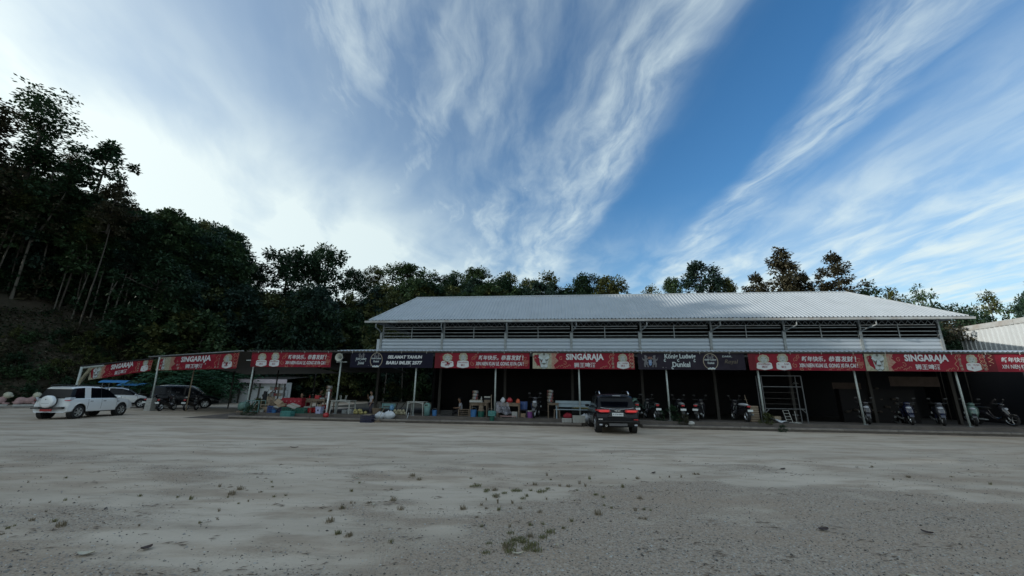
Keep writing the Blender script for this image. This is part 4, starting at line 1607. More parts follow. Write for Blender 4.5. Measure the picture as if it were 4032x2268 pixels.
def car(name, label, loc, heading, S, paint, group=None):
    """car body lofted from sections; x forward from the rear bumper, y to the left, z up"""
    L, HW = S['L'], S['HW']
    wx = S['wheels']
    wr = S['wr']
    ar = wr + .06
    root = empty(name, label, 'car', loc, heading, group)
    doors = S['doors']           # x bounds of the door gaps
    xs = set(np.linspace(0, L, 34))
    for w_ in wx:
        xs |= set(np.linspace(w_ - ar - .01, w_ + ar + .01, 17))
    for d_ in doors:
        xs |= {d_ - .008, d_ + .008}
    for q in S['pillars']:
        xs |= {q[0], q[1]}
    xs = sorted(x for x in xs if 0 <= x <= L)
    xs = [x for i, x in enumerate(xs) if i == 0 or x - xs[i - 1] > .004]
    nrow = 11
    grid_ = {}
    for i, x in enumerate(xs):
        zb, zt, zr = lerp_tab(S['bot'], x), lerp_tab(S['belt'], x), max(lerp_tab(S['roof'], x), lerp_tab(S['belt'], x) + .02)
        hw = HW * lerp_tab(S['plan'], x)
        hr = min(hw * .93, hw * .93 - (zr - zt) * S['tumble'])
        rows = [(0, zb), (hw * .84, zb), (hw * .965, zb + .05), (hw * .99, zb + (zt - zb) * .22), (hw * 1.0, zb + (zt - zb) * .5), (hw * .992, zb + (zt - zb) * .76), (hw * .955, zt - .015), (hw * .93 - (zr - zt) * S['tumble'] * .1, zt + min(.03, (zr - zt) * .2)), (hr + .01, zr - min(.075, (zr - zt) * .3)), (hr * .82, zr), (0, zr + .02)]
        for w_ in wx:
            q = x - w_
            if abs(q) < ar:
                za = wr + math.sqrt(ar * ar - q * q)
                rows = [(y, max(z, za + .012 * k_) if 1 <= k_ <= 4 and z < za + .012 * k_ else z) for k_, (y, z) in enumerate(rows)]
        for j, (y, z) in enumerate(rows):
            xx = x
            fr = max(0.0, 1 - x / .9)
            ff = max(0.0, 1 - (L - x) / .8)
            xx += lerp_tab(S['rear'], z) * fr - lerp_tab(S['front'], z) * ff
            # corners pulled round in plan
            cy = (y / HW) ** 4
            xx += .24 * cy * fr * fr - .22 * cy * ff * ff
            grid_[i, j] = (xx, y, z)
    parts = {}

    def face(part, m, pts):
        mb = parts.setdefault(part, MB())
        k = len(mb.v)
        mb.v += pts
        mb.f.append(tuple(range(k, k + len(pts))))
        mb.mi.append(mb.slot(m))

    n = len(xs)
    for sgn in (1, -1):
        sd = 'l' if sgn > 0 else 'r'
        for i in range(n - 1):
            xm = (xs[i] + xs[i + 1]) / 2
            for j in range(nrow - 1):
                q = [grid_[i, j], grid_[i + 1, j], grid_[i + 1, j + 1], grid_[i, j + 1]]
                q = [(a, sgn * b, c) for a, b, c in q]
                if sgn > 0:
                    q = q[::-1]
                part, m = 'body', paint
                if j == 0 or (j == 1 and .9 < xm < L - .7):
                    m = M_black
                elif j == 7 and xm < S.get('wrap', 0):
                    m = M_glass
                elif j in (1, 2) and S.get('clad', True):
                    m = M_black
                elif j in (7,):
                    zr, zt = lerp_tab(S['roof'], xm), lerp_tab(S['belt'], xm)
                    if zr - zt > .1:
                        for k_, (a, b) in enumerate(S['pillars']):
                            if a < xm < b:
                                part, m = 'side_window_%s%d' % (sd, k_), M_glass
                        if part == 'body' and S['pillars'][1][0] < xm < S['pillars'][-1][1]:
                            m = M_black
                elif 2 < j < 6:
                    for k_ in range(len(doors) - 1):
                        if doors[k_] + .007 < xm < doors[k_ + 1] - .007:
                            part = 'door_%s%d' % (sd, k_)
                    if any(abs(xm - d_) < .007 for d_ in doors):
                        m = M_black
                if j in (8, 9) or j == 7:
                    w0, w1 = S['screen']
                    if w0 < xm < w1:
                        if j >= 8:
                            part, m = 'windscreen', M_glass
                    r0, r1 = S['rearglass_x']
                    if r0 < xm < r1 and j >= 8:
                        part, m = 'rear_window', M_glass
                face(part, m, q)
    # rear and front caps
    for i, flip in ((0, False), (n - 1, True)):
        for j in range(nrow - 1):
            a, b = grid_[i, j], grid_[i, j + 1]
            q = [(a[0], -a[1], a[2]), (a[0], a[1], a[2]), (b[0], b[1], b[2]), (b[0], -b[1], b[2])]
            if not flip:
                q = q[::-1]
            zm = (a[2] + b[2]) / 2
            part, m = 'body', paint
            if j < 3 and S.get('clad', True):
                m = M_black
            if not flip:
                z0, z1 = S['rearglass']
                if j == 7:
                    part, m = 'rear_window', M_glass
            face(part, m, q)
    for part, mb in parts.items():
        nm = part.split('_l')[0].split('_r')[0] if part.startswith(('door_', 'side_window_')) else part
        o = mb.build(nm, root, smooth=True)
        if nm == 'door':
            vs = [Vector(v) for v in mb.v]
            cx = sum(v.x for v in vs) / len(vs)
            x0 = min(v.x for v in vs)
            zt = max(v.z for v in vs)
            sg = 1 if vs[0].y > 0 else -1
            MB().cbox((x0 + .16, sg * HW * S['plan'][len(S['plan']) // 2][1] * .985, zt - .12), (.18, .035, .03), S.get('handle', M_chrome)).build('handle', o)
    # wheels
    for w_ in wx:
        for sg in (1, -1):
            y = sg * (HW - .13)
            wh = MB().lathe([(wr * .62, -.1), (wr * .93, -.105), (wr, -.07), (wr, .07), (wr * .93, .105), (wr * .62, .1)], M_rubber, 24, (w_, y, wr), 'y')
            wo_ = wh.build('wheel', root, smooth=True)
            rim = MB()
            ys = y + sg * .07
            rim.lathe([(wr * .66, -.04), (wr * .66, .03), (wr * .58, .035), (wr * .55, -.02), (0.01, -.03)], M_black, 24, (w_, ys, wr), 'y')
            for k in range(S.get('spokes', 6)):
                a = 2 * PI * k / S.get('spokes', 6)
                rim.bar((w_, ys + sg * .02, wr), (w_ + math.cos(a) * wr * .6, ys + sg * .025, wr + math.sin(a) * wr * .6), .055, M_alloy)
            rim.tube([(w_ + math.cos(a_) * wr * .62, ys + sg * .02, wr + math.sin(a_) * wr * .62) for a_ in np.linspace(0, 2 * PI, 25)], .018, M_alloy, 6, False)
            rim.lathe([(0.001, -.05), (wr * .15, -.05), (wr * .15, .05), (0.001, .05)], M_alloy, 10, (w_, ys, wr), 'y')
            rim.build('rim', wo_)
            MB().lathe([(ar - .02, -.13), (ar - .02, .10)], M_black, 20, (w_, sg * (HW - .16), wr), 'y').build('wheel_arch', root)
    for sg in (1, -1):   # mirrors
        x = S['mirror']
        mb = MB()
        mb.ball((x, sg * (HW * .93 + .13), lerp_tab(S['belt'], x) + .08), (.07, .11, .075), paint if S.get('mirrorpaint', True) else M_black, 10, 7)
        mb.bar((x, sg * HW * .9, lerp_tab(S['belt'], x) + .03), (x, sg * (HW * .93 + .08), lerp_tab(S['belt'], x) + .05), .04, M_black)
        mb.build('mirror', root, smooth=True)
    return root, grid_, n


SUVW = dict(clad=False, wrap=.3, L=4.43, HW=.86, wheels=(.78, 3.46), wr=.36, doors=[1.22, 2.02, 3.02], pillars=[(.30, 1.0), (1.36, 1.98), (2.02, 3.0)],
            bot=[(0, .36), (.5, .36), (1.2, .33), (3, .33), (4, .34), (4.43, .38)],
            belt=[(0, 1.06), (1.2, 1.06), (2.5, 1.05), (3.1, 1.03), (3.6, 1.0), (4.2, .9), (4.43, .72)],
            roof=[(0, 1.66), (.15, 1.70), (1.2, 1.74), (2.0, 1.72), (2.45, 1.64), (3.15, 1.06), (3.3, 1.04), (4.43, .74)],
            plan=[(0, .93), (.3, .98), (1, 1), (3, 1), (3.9, .97), (4.43, .86)], tumble=.22,
            rear=[(.3, .06), (.5, 0), (.75, 0), (1.0, .07), (1.1, .10), (1.6, .32), (1.75, .38)], front=[(.3, .1), (.6, 0), (.9, .12), (1.1, .2)],
            screen=(2.46, 3.12), rearglass_x=(-1, -1), rearglass=(1.1, 1.6), mirror=2.95)
white, g_, n_ = car('white_suv', 'white seven seat SUV with covered spare wheel on its tailgate', (-23.05, 20.15, 0), R(96), SUVW, M_carwhite)
# spare wheel cover on the tailgate
sp = MB()
sp.lathe([(.0, -.20), (.22, -.205), (.33, -.19), (.365, -.14), (.365, .02)], M_carwhite, 28, (0, 0, 0), 'x')
sp.lathe([(.34, .02), (.36, .04), (.35, .12), (.2, .12)], M_rubber, 28, (0, 0, 0), 'x')
sp.cbox((-.205, 0, -.1), (.006, .42, .012), M_black).cbox((-.21, 0, .14), (.012, .09, .05), M_chrome)
so = sp.build('spare_wheel_cover', white, smooth=True)
so.location = (-.0, .0, .93)
so.scale = (.88, .88, .88)
white.scale = (.95, .97, .93)
so['label'] = 'round white spare wheel cover'
for sg in (1, -1):
    tl = MB()
    tl.add([(.06, sg * .62, .98), (.10, sg * .60, 1.13), (.16, sg * .83, 1.16), (.40, sg * .858, 1.16), (.30, sg * .868, 1.04), (.12, sg * .83, .95)], [(0, 1, 2, 3, 4, 5) if sg < 0 else (5, 4, 3, 2, 1, 0)], M_clear)
    tl.add([(.055, sg * .66, .985), (.065, sg * .65, 1.01), (.13, sg * .838, 1.02), (.2, sg * .868, 1.02), (.19, sg * .87, 1.0), (.115, sg * .835, .965)], [(0, 1, 2, 3, 4, 5) if sg < 0 else (5, 4, 3, 2, 1, 0)], M_redlens)
    tl.build('tail_light', white)
    MB().box(2.7, 2.71, 0, 0.001, 0, .001, M_black)
    MB().tube([(.5, sg * .60, 1.76), (.7, sg * .60, 1.80), (2.2, sg * .60, 1.79), (2.35, sg * .60, 1.73)], .022, M_black, 6).build('roof_rail', white)
    MB().box(3.02, 3.14, sg * .862 - .01, sg * .862 + .01, .86, .9, M_black).build('side_badge', white)
MB().box(-.06, .1, -.72, .72, .55, .66, M_black).box(-.075, -.055, -.74, -.34, .60, .625, M_chrome).box(-.075, -.055, .34, .74, .60, .625, M_chrome).build('rear_bumper_strip', white)
MB().box(-.05, -.02, -.27, .27, .43, .56, M_platered).build('number_plate', white)

SUVB = dict(L=4.6, HW=.915, wheels=(.86, 3.62), wr=.37, doors=[1.3, 2.1, 3.1], pillars=[(.45, 1.15), (1.34, 2.06), (2.16, 3.06)],
            bot=[(0, .30), (.5, .30), (1.2, .28), (3.2, .28), (4.2, .30), (4.6, .36)],
            belt=[(0, 1.12), (1.2, 1.10), (2.5, 1.06), (3.2, 1.04), (3.8, 1.0), (4.4, .9), (4.6, .75)],
            roof=[(0, 1.62), (.2, 1.68), (1.2, 1.74), (2.0, 1.73), (2.55, 1.64), (3.3, 1.08), (3.5, 1.05), (4.6, .78)],
            plan=[(0, .95), (.3, .985), (1, 1), (3, 1), (4.1, .97), (4.6, .86)], tumble=.15,
            rear=[(.3, .12), (.55, .0), (.8, .04), (.95, .08), (1.12, .12), (1.4, .34), (1.62, .55), (1.75, .6)], front=[(.3, .1), (.6, 0), (.9, .12), (1.1, .2)],
            screen=(2.56, 3.28), rearglass_x=(-1, -1), rearglass=(1.1, 1.6), mirror=3.05, handle=M_carblack, spokes=5)
black, g_, n_ = car('black_suv', 'black SUV seen from behind, nosed up to the platform', (4.46, 16.8, 0), R(85), SUVB, M_carblack)
black.scale = (.96, .97, .92)
for sg in (1, -1):
    tl = MB()
    tl.add([(-.0 + .02, sg * .84, .98), (.02, sg * .86, 1.06), (.0 + .06, sg * .34, 1.06), (.045, sg * .30, .98), (.06, sg * .36, .93), (.02, sg * .70, .93)], [(0, 1, 2, 3, 4, 5) if sg > 0 else (5, 4, 3, 2, 1, 0)], M_redlens)
    tl.add([(.015, sg * .845, .985), (.015, sg * .86, 1.06), (.30, sg * .918, 1.08), (.22, sg * .922, 1.0)], [(0, 1, 2, 3) if sg < 0 else (3, 2, 1, 0)], M_redlens)
    tl.build('tail_light', black)
    MB().box(-.004, .05, sg * .58 - .2, sg * .58 + .2, .955, 1.03, M_redlit).build('lit_lamp', black)
    MB().box(-.035, .02, sg * .74 - .09, sg * .74 + .09, .62, .665, M_chrome if sg > 0 else M_redlens).build('reflector', black)
    MB().box(-.02, .05, sg * .73 - .06, sg * .73 + .06, .38, .44, M_clear).build('fog_lamp', black)
    MB().tube([(.75, sg * .64, 1.72), (.85, sg * .64, 1.82), (1.0, sg * .635, 1.86), (2.3, sg * .63, 1.83), (2.5, sg * .62, 1.74)], .026, M_chrome, 8).build('roof_rail', black, smooth=True)
MB().tube([(.14, -.70, 1.135), (.118, -.45, 1.09), (.105, 0, 1.07), (.118, .45, 1.09), (.14, .70, 1.135)], .014, M_chrome, 6).build('chrome_strip', black)
pl = MB().box(.03, .05, -.235, .235, .78, .92, M_plate)
o = pl.build('number_plate', black)
v, f = text_fit('B 2738 BKE', -.2, .2, .825, .885, .01)
MB().add([(.026, -a, b) for a, b in v], f, M_navy).build('number', o)
MB().add([(.035, -.42, .74), (.035, .42, .74), (.05, .28, .93), (.05, -.28, .93)], [(0, 1, 2, 3)], M_black).build('plate_recess', black)
MB().add([(.03, -.16, 1.02), (.03, -.05, .985), (.03, 0, 1.0), (.03, .05, .985), (.03, .16, 1.02), (.03, .04, 1.025), (.03, 0, 1.01), (.03, -.04, 1.025)], [(0, 7, 6, 2, 1), (4, 3, 2, 6, 5)], M_chrome).build('badge', black)
MB().box(-.03, .3, -.84, .84, .54, .57, M_black).box(-.01, .3, -.38, .38, .36, .47, mat('skid_plate_grey', (.09, .09, .095), .5)).build('bumper_lip', black)
MB().add([(.40, -.62, 1.68), (.40, .62, 1.68), (.16, .58, 1.66), (.16, -.58, 1.66)], [(0, 1, 2, 3)], M_carblack).box(.14, .16, -.17, .17, 1.655, 1.675, M_clear).build('roof_spoiler', black)
MB().lathe([(.03, -.03), (.045, -.03), (.045, .08), (.03, .08)], M_chrome, 10, (.05, .5, .36), 'x').build('exhaust_pipe', black)

HATCH = dict(L=3.75, HW=.80, wheels=(.66, 3.02), wr=.32, doors=[1.05, 1.85, 2.75], pillars=[(.55, 1.05), (1.12, 1.8), (1.88, 2.6)],
             bot=[(0, .36), (.5, .30), (1, .26), (3, .26), (3.75, .34)], belt=[(0, .98), (1, .96), (2.5, .92), (3.2, .86), (3.75, .62)],
             roof=[(0, 1.0), (.12, 1.12), (.6, 1.46), (1.2, 1.53), (1.8, 1.50), (2.2, 1.38), (2.85, .96), (3.0, .93), (3.75, .64)],
             plan=[(0, .9), (.3, .97), (1, 1), (2.8, 1), (3.4, .96), (3.75, .84)], tumble=.24, rear=[(.3, .06), (.5, 0), (.9, .05), (1.5, .2)], front=[(.3, .06), (.5, 0), (.9, .15)],
             screen=(2.2, 2.85), rearglass_x=(.12, .58), rearglass=(2, 2), mirror=2.6)
hatch, g_, n_ = car('white_hatchback', 'white hatchback half hidden behind the white SUV', (-31.6, 30.0, 0), R(44), HATCH, M_carwhite)
MPV = dict(L=4.6, HW=.87, wheels=(.8, 3.6), wr=.34, doors=[1.3, 2.2, 3.15], pillars=[(.2, 1.2), (1.36, 2.15), (2.26, 3.1)],
           bot=[(0, .36), (.5, .32), (1, .28), (3.6, .28), (4.6, .36)], belt=[(0, 1.02), (1.2, 1.0), (2.8, .98), (3.5, .95), (4.2, .86), (4.6, .66)],
           roof=[(0, 1.55), (.2, 1.62), (1.2, 1.68), (2.2, 1.66), (2.7, 1.54), (3.5, 1.0), (3.7, .97), (4.6, .68)],
           plan=[(0, .93), (.3, .98), (1, 1), (3.4, 1), (4.1, .96), (4.6, .84)], tumble=.22, rear=[(.3, .06), (.5, 0), (.9, .05), (1.6, .2)], front=[(.3, .06), (.6, 0), (.9, .12)],
           screen=(2.72, 3.48), rearglass_x=(-1, -1), rearglass=(1, 1.5), mirror=3.15)
mpv, g_, n_ = car('dark_car', 'dark people carrier parked in the shade under the wing canopy', (-27.6, 30.6, 0), R(33), MPV, M_carblack)
MB().tube([(.4, .62, 1.68), (1.2, .62, 1.73), (2.4, .60, 1.70), (2.8, .58, 1.55), (3.4, .60, 1.06)], .025, M_chrome, 6).tube([(.4, -.62, 1.68), (1.2, -.62, 1.73), (2.4, -.60, 1.70), (2.8, -.60, 1.55), (3.4, -.66, 1.08)], .03, M_chrome, 6).build('roof_rail', mpv, smooth=True)

# ------------------------------------------------------------------ food carts with curved blue roofs
for i, (x, y, z, rot, lab) in enumerate([(-35.2, 35.6, .75, 20, 'street cart with curved blue roof, the larger one farther left'), (-33.1, 35.2, .52, 14, 'street cart with curved blue roof, the lower one on the right')]):
    ct = empty('food_cart', lab, 'cart', (x, y, 0), R(rot), 'blue roofed carts')
    MB().box(-.75, .75, -.5, .5, .42, .95, M_wood).box(-.8, .8, -.55, .55, .95, 1.0, M_steel).build('counter', ct)
    for sx in (-1, 1):
        for sy in (-1, 1):
            MB().box(sx * .72 - .02, sx * .72 + .02, sy * .48 - .02, sy * .48 + .02, 1.0, 1.0 + z + .1, M_steel).build('post', ct)
    MB().grid(lambda u, v: (-.95 + 1.9 * u, -.75 + 1.5 * v, 1.02 + z + .34 * math.sin(PI * (.12 + .76 * v))), 4, 10, M_tarp).build('roof', ct, smooth=True)
    for sx in (-.5, .5):
        MB().lathe([(.22, -.03), (.26, -.03), (.26, .03), (.22, .03)], M_rubber, 16, (sx, -.56, .26), 'y').bar((sx - .24, -.56, .26), (sx + .24, -.56, .26), .02, M_steel).bar((sx, -.56, .02), (sx, -.56, .5), .02, M_steel).build('wheel', ct)

# ------------------------------------------------------------------ scooters


def scooter(front):
    """a step-through scooter pointing along +x, origin on the floor under its middle"""
    root = empty('scooter', '', 'motorbike', (0, 0, 0))
    for x in (-.62, .62):
        wb = MB().lathe([(.19, -.045), (.25, -.055), (.275, -.03), (.28, 0), (.275, .03), (.25, .055), (.19, .045)], M_rubber, 20, (x, 0, .28), 'y')
        wo_ = wb.build('wheel', root, smooth=True)
        rm = MB().lathe([(.19, -.03), (.2, 0), (.19, .03), (.175, 0), (.19, -.03)], M_alloy, 20, (x, 0, .28), 'y')
        for k in range(5):
            a = 2 * PI * k / 5
            rm.bar((x, 0, .28), (x + .19 * math.cos(a), 0, .28 + .19 * math.sin(a)), .025, M_alloy)
        rm.build('rim', wo_)
    body = MB()
    V = []
    sec = [(-.88, .07, .62, .80), (-.7, .13, .50, .84), (-.4, .17, .40, .80), (-.1, .17, .34, .74), (.05, .15, .26, .42), (.25, .15, .24, .36), (.38, .15, .28, .5)]
    n = 10
    for x, w_, z0, z1 in sec:
        for k in range(n):
            a = 2 * PI * k / n
            V.append((x, w_ * math.cos(a), (z0 + z1) / 2 + (z1 - z0) / 2 * math.sin(a)))
    Fs = [(i * n + k, i * n + (k + 1) % n, (i + 1) * n + (k + 1) % n, (i + 1) * n + k) for i in range(len(sec) - 1) for k in range(n)]
    Fs += [tuple(range(n)), tuple(reversed(range((len(sec) - 1) * n, len(sec) * n)))]
    body.add(V, Fs, M_carblack)
    body.build('body', root, smooth=True)
    st = MB()
    st.ball((-.38, 0, .82), (.42, .15, .075), M_black, 14, 8)
    st.build('seat', root, smooth=True)
    sh = MB()
    V = []
    sec = [(.56, .03, .30), (.60, .12, .42), (.56, .19, .62), (.46, .19, .84), (.36, .10, .98)]
    for x, w_, z in sec:
        V += [(x - .10, -w_ * 1.1, z), (x + .06, -w_ * .5, z), (x + .06, w_ * .5, z), (x - .10, w_ * 1.1, z)]
    Fs = []
    for i in range(len(sec) - 1):
        for k in range(3):
            a = i * 4 + k
            Fs.append((a, a + 1, a + 5, a + 4))
        a = i * 4
        Fs.append((a + 3, a, a + 4, a + 7))
    sh.add(V, Fs, M_carblack)
    sh.build('front_shield', root, smooth=True)
    MB().ball((.54, 0, .80), (.06, .11, .06), M_clear, 12, 8).build('headlight', root, smooth=True)
    MB().ball((.40, 0, 1.0), (.12, .14, .08), M_carblack, 12, 8).build('handlebar_cover', root, smooth=True)
    MB().tube([(.28, -.34, 1.04), (.36, -.2, 1.03), (.40, 0, 1.02), (.36, .2, 1.03), (.28, .34, 1.04)], .018, M_black, 7).build('handlebar', root)
    for sy in (-1, 1):
        MB().tube([(.36, sy * .2, 1.04), (.40, sy * .27, 1.2)], .008, M_black, 5).ball((.40, sy * .29, 1.24), (.015, .075, .045), M_black, 10, 6).build('mirror', root)
        MB().tube([(.40, sy * .06, .72), (.62, sy * .08, .28)], .024, M_steel, 7).build('fork_leg', root)
    fm = MB()
    fm.grid(lambda u, v: (.62 + .30 * math.cos(R(20 + 130 * u)), -.075 + .15 * v, .28 + .31 * math.sin(R(20 + 130 * u))), 8, 2, M_carblack)
    fm.build('front_mudguard', root, smooth=True)
    rm = MB()
    rm.grid(lambda u, v: (-.66 - .30 * math.cos(R(10 + 60 * u)), -.07 + .14 * v, .28 + .33 * math.sin(R(10 + 60 * u))), 6, 2, M_black)
    rm.build('rear_mudguard', root, smooth=True)
    MB().ball((-.88, 0, .74), (.05, .1, .05), M_redlens, 10, 6).build('tail_light', root, smooth=True)
    MB().box(-.985, -.975, -.13, .13, .5, .6, M_plate).build('number_plate', root)
    MB().tube([(-.1, -.17, .26), (-.5, -.2, .3), (-.8, -.21, .36)], [.025, .05, .045], M_steel, 8).build('exhaust_pipe', root, smooth=True)
    MB().tube([(-.55, .10, .68), (-.84, .10, .80), (-.92, 0, .82), (-.84, -.10, .80), (-.55, -.10, .68)], .014, M_steel, 6).build('grab_rail', root)
    return root


def scooter_look(root, paint, top=None, cover=None):
    for ch in kid_map(root).get(root.name, []):
        nm = ch.name.split('.')[0]
        m = None
        if nm in ('body', 'front_shield', 'handlebar_cover', 'front_mudguard'):
            m = paint
            if top and nm in ('handlebar_cover', 'front_shield'):
                m = top
        if nm == 'seat' and cover:
            m = cover
        if m:
            ch.material_slots[0].link = 'OBJECT'
            ch.material_slots[0].material = m


sc0 = scooter(True)
kids0 = kid_map(sc0)
G_SC = 'scooters parked under the canopy'
P_blue = mat('scooter_blue_paint', (.012, .016, .045), .25, coat=.8)
P_silver = mat('scooter_silver_paint', (.07, .075, .09), .3, .4, coat=.6)
P_dark = mat('scooter_dark_paint', (.015, .015, .02), .25, coat=.8)
P_mint = mat('scooter_mint_paint', (.08, .15, .13), .35, coat=.6)
SCO = [  # s, t, floor, heading in the facade frame, paint, second paint, seat cover, label
    (11.2, .25, .31, -97, P_dark, None, None, 'dark scooter facing the yard beside the purple bin'),
    (17.25, .75, .31, 100, P_dark, None, None, 'dark scooter with round mirrors behind the black SUV, plate towards the yard'),
    (18.75, .72, .31, 82, P_dark, None, M_steel, 'dark scooter with grey seat cover and white plate by the weedy post'),
    (19.75, .85, .31, 60, P_dark, None, None, 'dark scooter angled beside the one with the grey seat cover'),
    (21.75, .85, .31, 95, P_dark, None, M_bagwhite, 'dark scooter with a pale bag over its seat near the steel frame'),
    (16.5, .85, .31, 84, P_mint, None, None, 'scooter draped with a mint green raincoat right of the black SUV'),
    (27.65, .75, .31, -118, P_dark, None, None, 'black scooter facing the yard just right of the leaning post'),
    (29.6, .85, .31, -117, P_blue, P_blue, None, 'blue scooter facing the yard, the left of a close pair'),
    (31.0, .80, .31, -122, P_blue, P_silver, None, 'blue and silver scooter with big round lamp, the right of a close pair'),
    (30.3, 1.9, .012, -110, P_dark, None, None, 'dark scooter half hidden behind the close blue pair'),
    (32.6, .95, .31, -128, P_dark, P_mint, None, 'scooter with mint green front at the far right under the canopy'),
    (33.9, 1.4, .31, -70, P_dark, None, None, 'dark scooter behind the mint green fronted one'),
]
for i, (s, t_, z, hd, p1, p2, cv, lab) in enumerate(SCO):
    o = sc0 if i == 0 else copy_tree(sc0, kids0)
    o.location = W(s, t_, z)
    o.rotation_euler = (0, 0, -YAW + R(hd))
    tag(o, lab, 'motorbike', G_SC)
    scooter_look(o, p1, p2, cv)
for i, (x, y, hd, lab) in enumerate([(-26.2, 29.4, 110, 'scooter left of the pale prop pole under the wing, plate low'), (-25.3, 29.7, 105, 'scooter by the rear of the dark people carrier'), (-22.9, 29.0, 100, 'scooter in front of the dark people carrier doors'), (-24.2, 28.5, 95, 'scooter just right of the block pedestal')]):
    o = copy_tree(sc0, kids0)
    o.location = (x, y, 0)
    o.rotation_euler = (0, 0, R(hd))
    tag(o, lab, 'motorbike', 'scooters parked under the wing canopy')
    scooter_look(o, P_dark)
# raincoat lying over the mint scooter
rc = MB()
rc.grid(lambda u, v: (-.45 + .9 * u, (v - .5) * .9, .98 - 1.1 * abs(v - .5) ** 1.3 + .04 * math.sin(u * 9 + v * 7)), 10, 10, mat('mint_raincoat', (.22, .38, .32), .6))
o = rc.build('raincoat', smooth=True, loc=W(16.45, .82, .31), rotz=-YAW + R(84))
tag(o, 'mint green raincoat hanging over a parked scooter', 'raincoat')

# ------------------------------------------------------------------ people


def skin_body(name, joints, edges, m, parent=None, root='pelvis', sub=1):
    """one continuous surface grown round a skeleton: joints {name: ((x, y, z), radius)}"""
    names = list(joints)
    me = bpy.data.meshes.new(name)
    me.from_pydata([joints[n][0] for n in names], [(names.index(a), names.index(b)) for a, b in edges], [])
    o = bpy.data.objects.new(name, me)
    COL.objects.link(o)
    md = o.modifiers.new('skin', 'SKIN')
    md.use_smooth_shade = True
    for i, n in enumerate(names):
        r_ = joints[n][1]
        v = me.skin_vertices[0].data[i]
        v.radius = (r_, r_) if isinstance(r_, (int, float)) else r_
        v.use_root = n == root
    sb = o.modifiers.new('sub', 'SUBSURF')
    sb.levels = sub
    sb.render_levels = sub
    new = mesh_eval(o)
    new.name = name
    bpy.data.objects.remove(o)
    bpy.data.meshes.remove(me)
    new.materials.clear()
    new.materials.append(m)
    new.polygons.foreach_set('use_smooth', [True] * len(new.polygons))
    ob = bpy.data.objects.new(name, new)
    COL.objects.link(ob)
    if parent is not None:
        ob.parent = parent
    return ob


def head(parent, c, k, yaw=0.0, hair=M_hair):
    """skull with brow, nose, mouth, eyes and ears, looking along -y before yaw"""
    M = Matrix.Translation(c) @ Matrix.Rotation(yaw, 4, 'Z')
    hm = MB()
    hm.M = M
    hm.ball((0, 0, 0), (.075 * k, .095 * k, .115 * k), M_skin, 16, 12)
    hm.ball((0, -.035 * k, -.06 * k), (.055 * k, .06 * k, .055 * k), M_skin, 12, 8)
    hm.ball((0, -.098 * k, -.015 * k), (.014 * k, .022 * k, .025 * k), M_skin, 8, 6)
    for sx in (-1, 1):
        hm.ball((sx * .076 * k, .01 * k, -.01 * k), (.012 * k, .022 * k, .032 * k), M_skin, 8, 6)
        hm.ball((sx * .03 * k, -.086 * k, .012 * k), (.012 * k, .008 * k, .008 * k), M_black, 8, 6)
    hm.ball((0, -.088 * k, -.058 * k), (.022 * k, .008 * k, .006 * k), M_redpl, 8, 6)
    o = hm.build('head', parent, smooth=True)
    hh = MB()
    hh.M = M
    hh.ball((0, .018 * k, .028 * k), (.083 * k, .094 * k, .10 * k), hair, 14, 10)
    hh.build('hair', parent, smooth=True)
    return o


def hand_joints(J, E, wrist, d, tag_, side):
    """palm and five unequal fingers, gently curled, grown from the wrist along d"""
    d = Vector(d).normalized()
    sd = d.orthogonal().normalized()
    up = d.cross(sd)
    w_ = Vector(J[wrist][0])
    p = w_ + d * .07
    J[tag_ + 'palm'] = (tuple(p), (.028, .016))
    E.append((wrist, tag_ + 'palm'))
    for i, L in enumerate((.062, .07, .065, .05)):
        b = p + d * .03 + sd * (.024 - .016 * i)
        e1 = b + d * L * .55 - up * .008
        e2 = e1 + d * L * .4 - up * .022
        for nm, q, r_ in (('a', b, .009), ('b', e1, .008), ('c', e2, .0065)):
            J['%s%d%s' % (tag_, i, nm)] = (tuple(q), r_)
        E += [(tag_ + 'palm', '%s%da' % (tag_, i)), ('%s%da' % (tag_, i), '%s%db' % (tag_, i)), ('%s%db' % (tag_, i), '%s%dc' % (tag_, i))]
    t1 = w_ + d * .045 + sd * .035 * side - up * .01
    t2 = t1 + d * .035 + sd * .018 * side - up * .015
    J[tag_ + 'ta'] = (tuple(t1), .01)
    J[tag_ + 'tb'] = (tuple(t2), .008)
    E += [(wrist, tag_ + 'ta'), (tag_ + 'ta', tag_ + 'tb')]


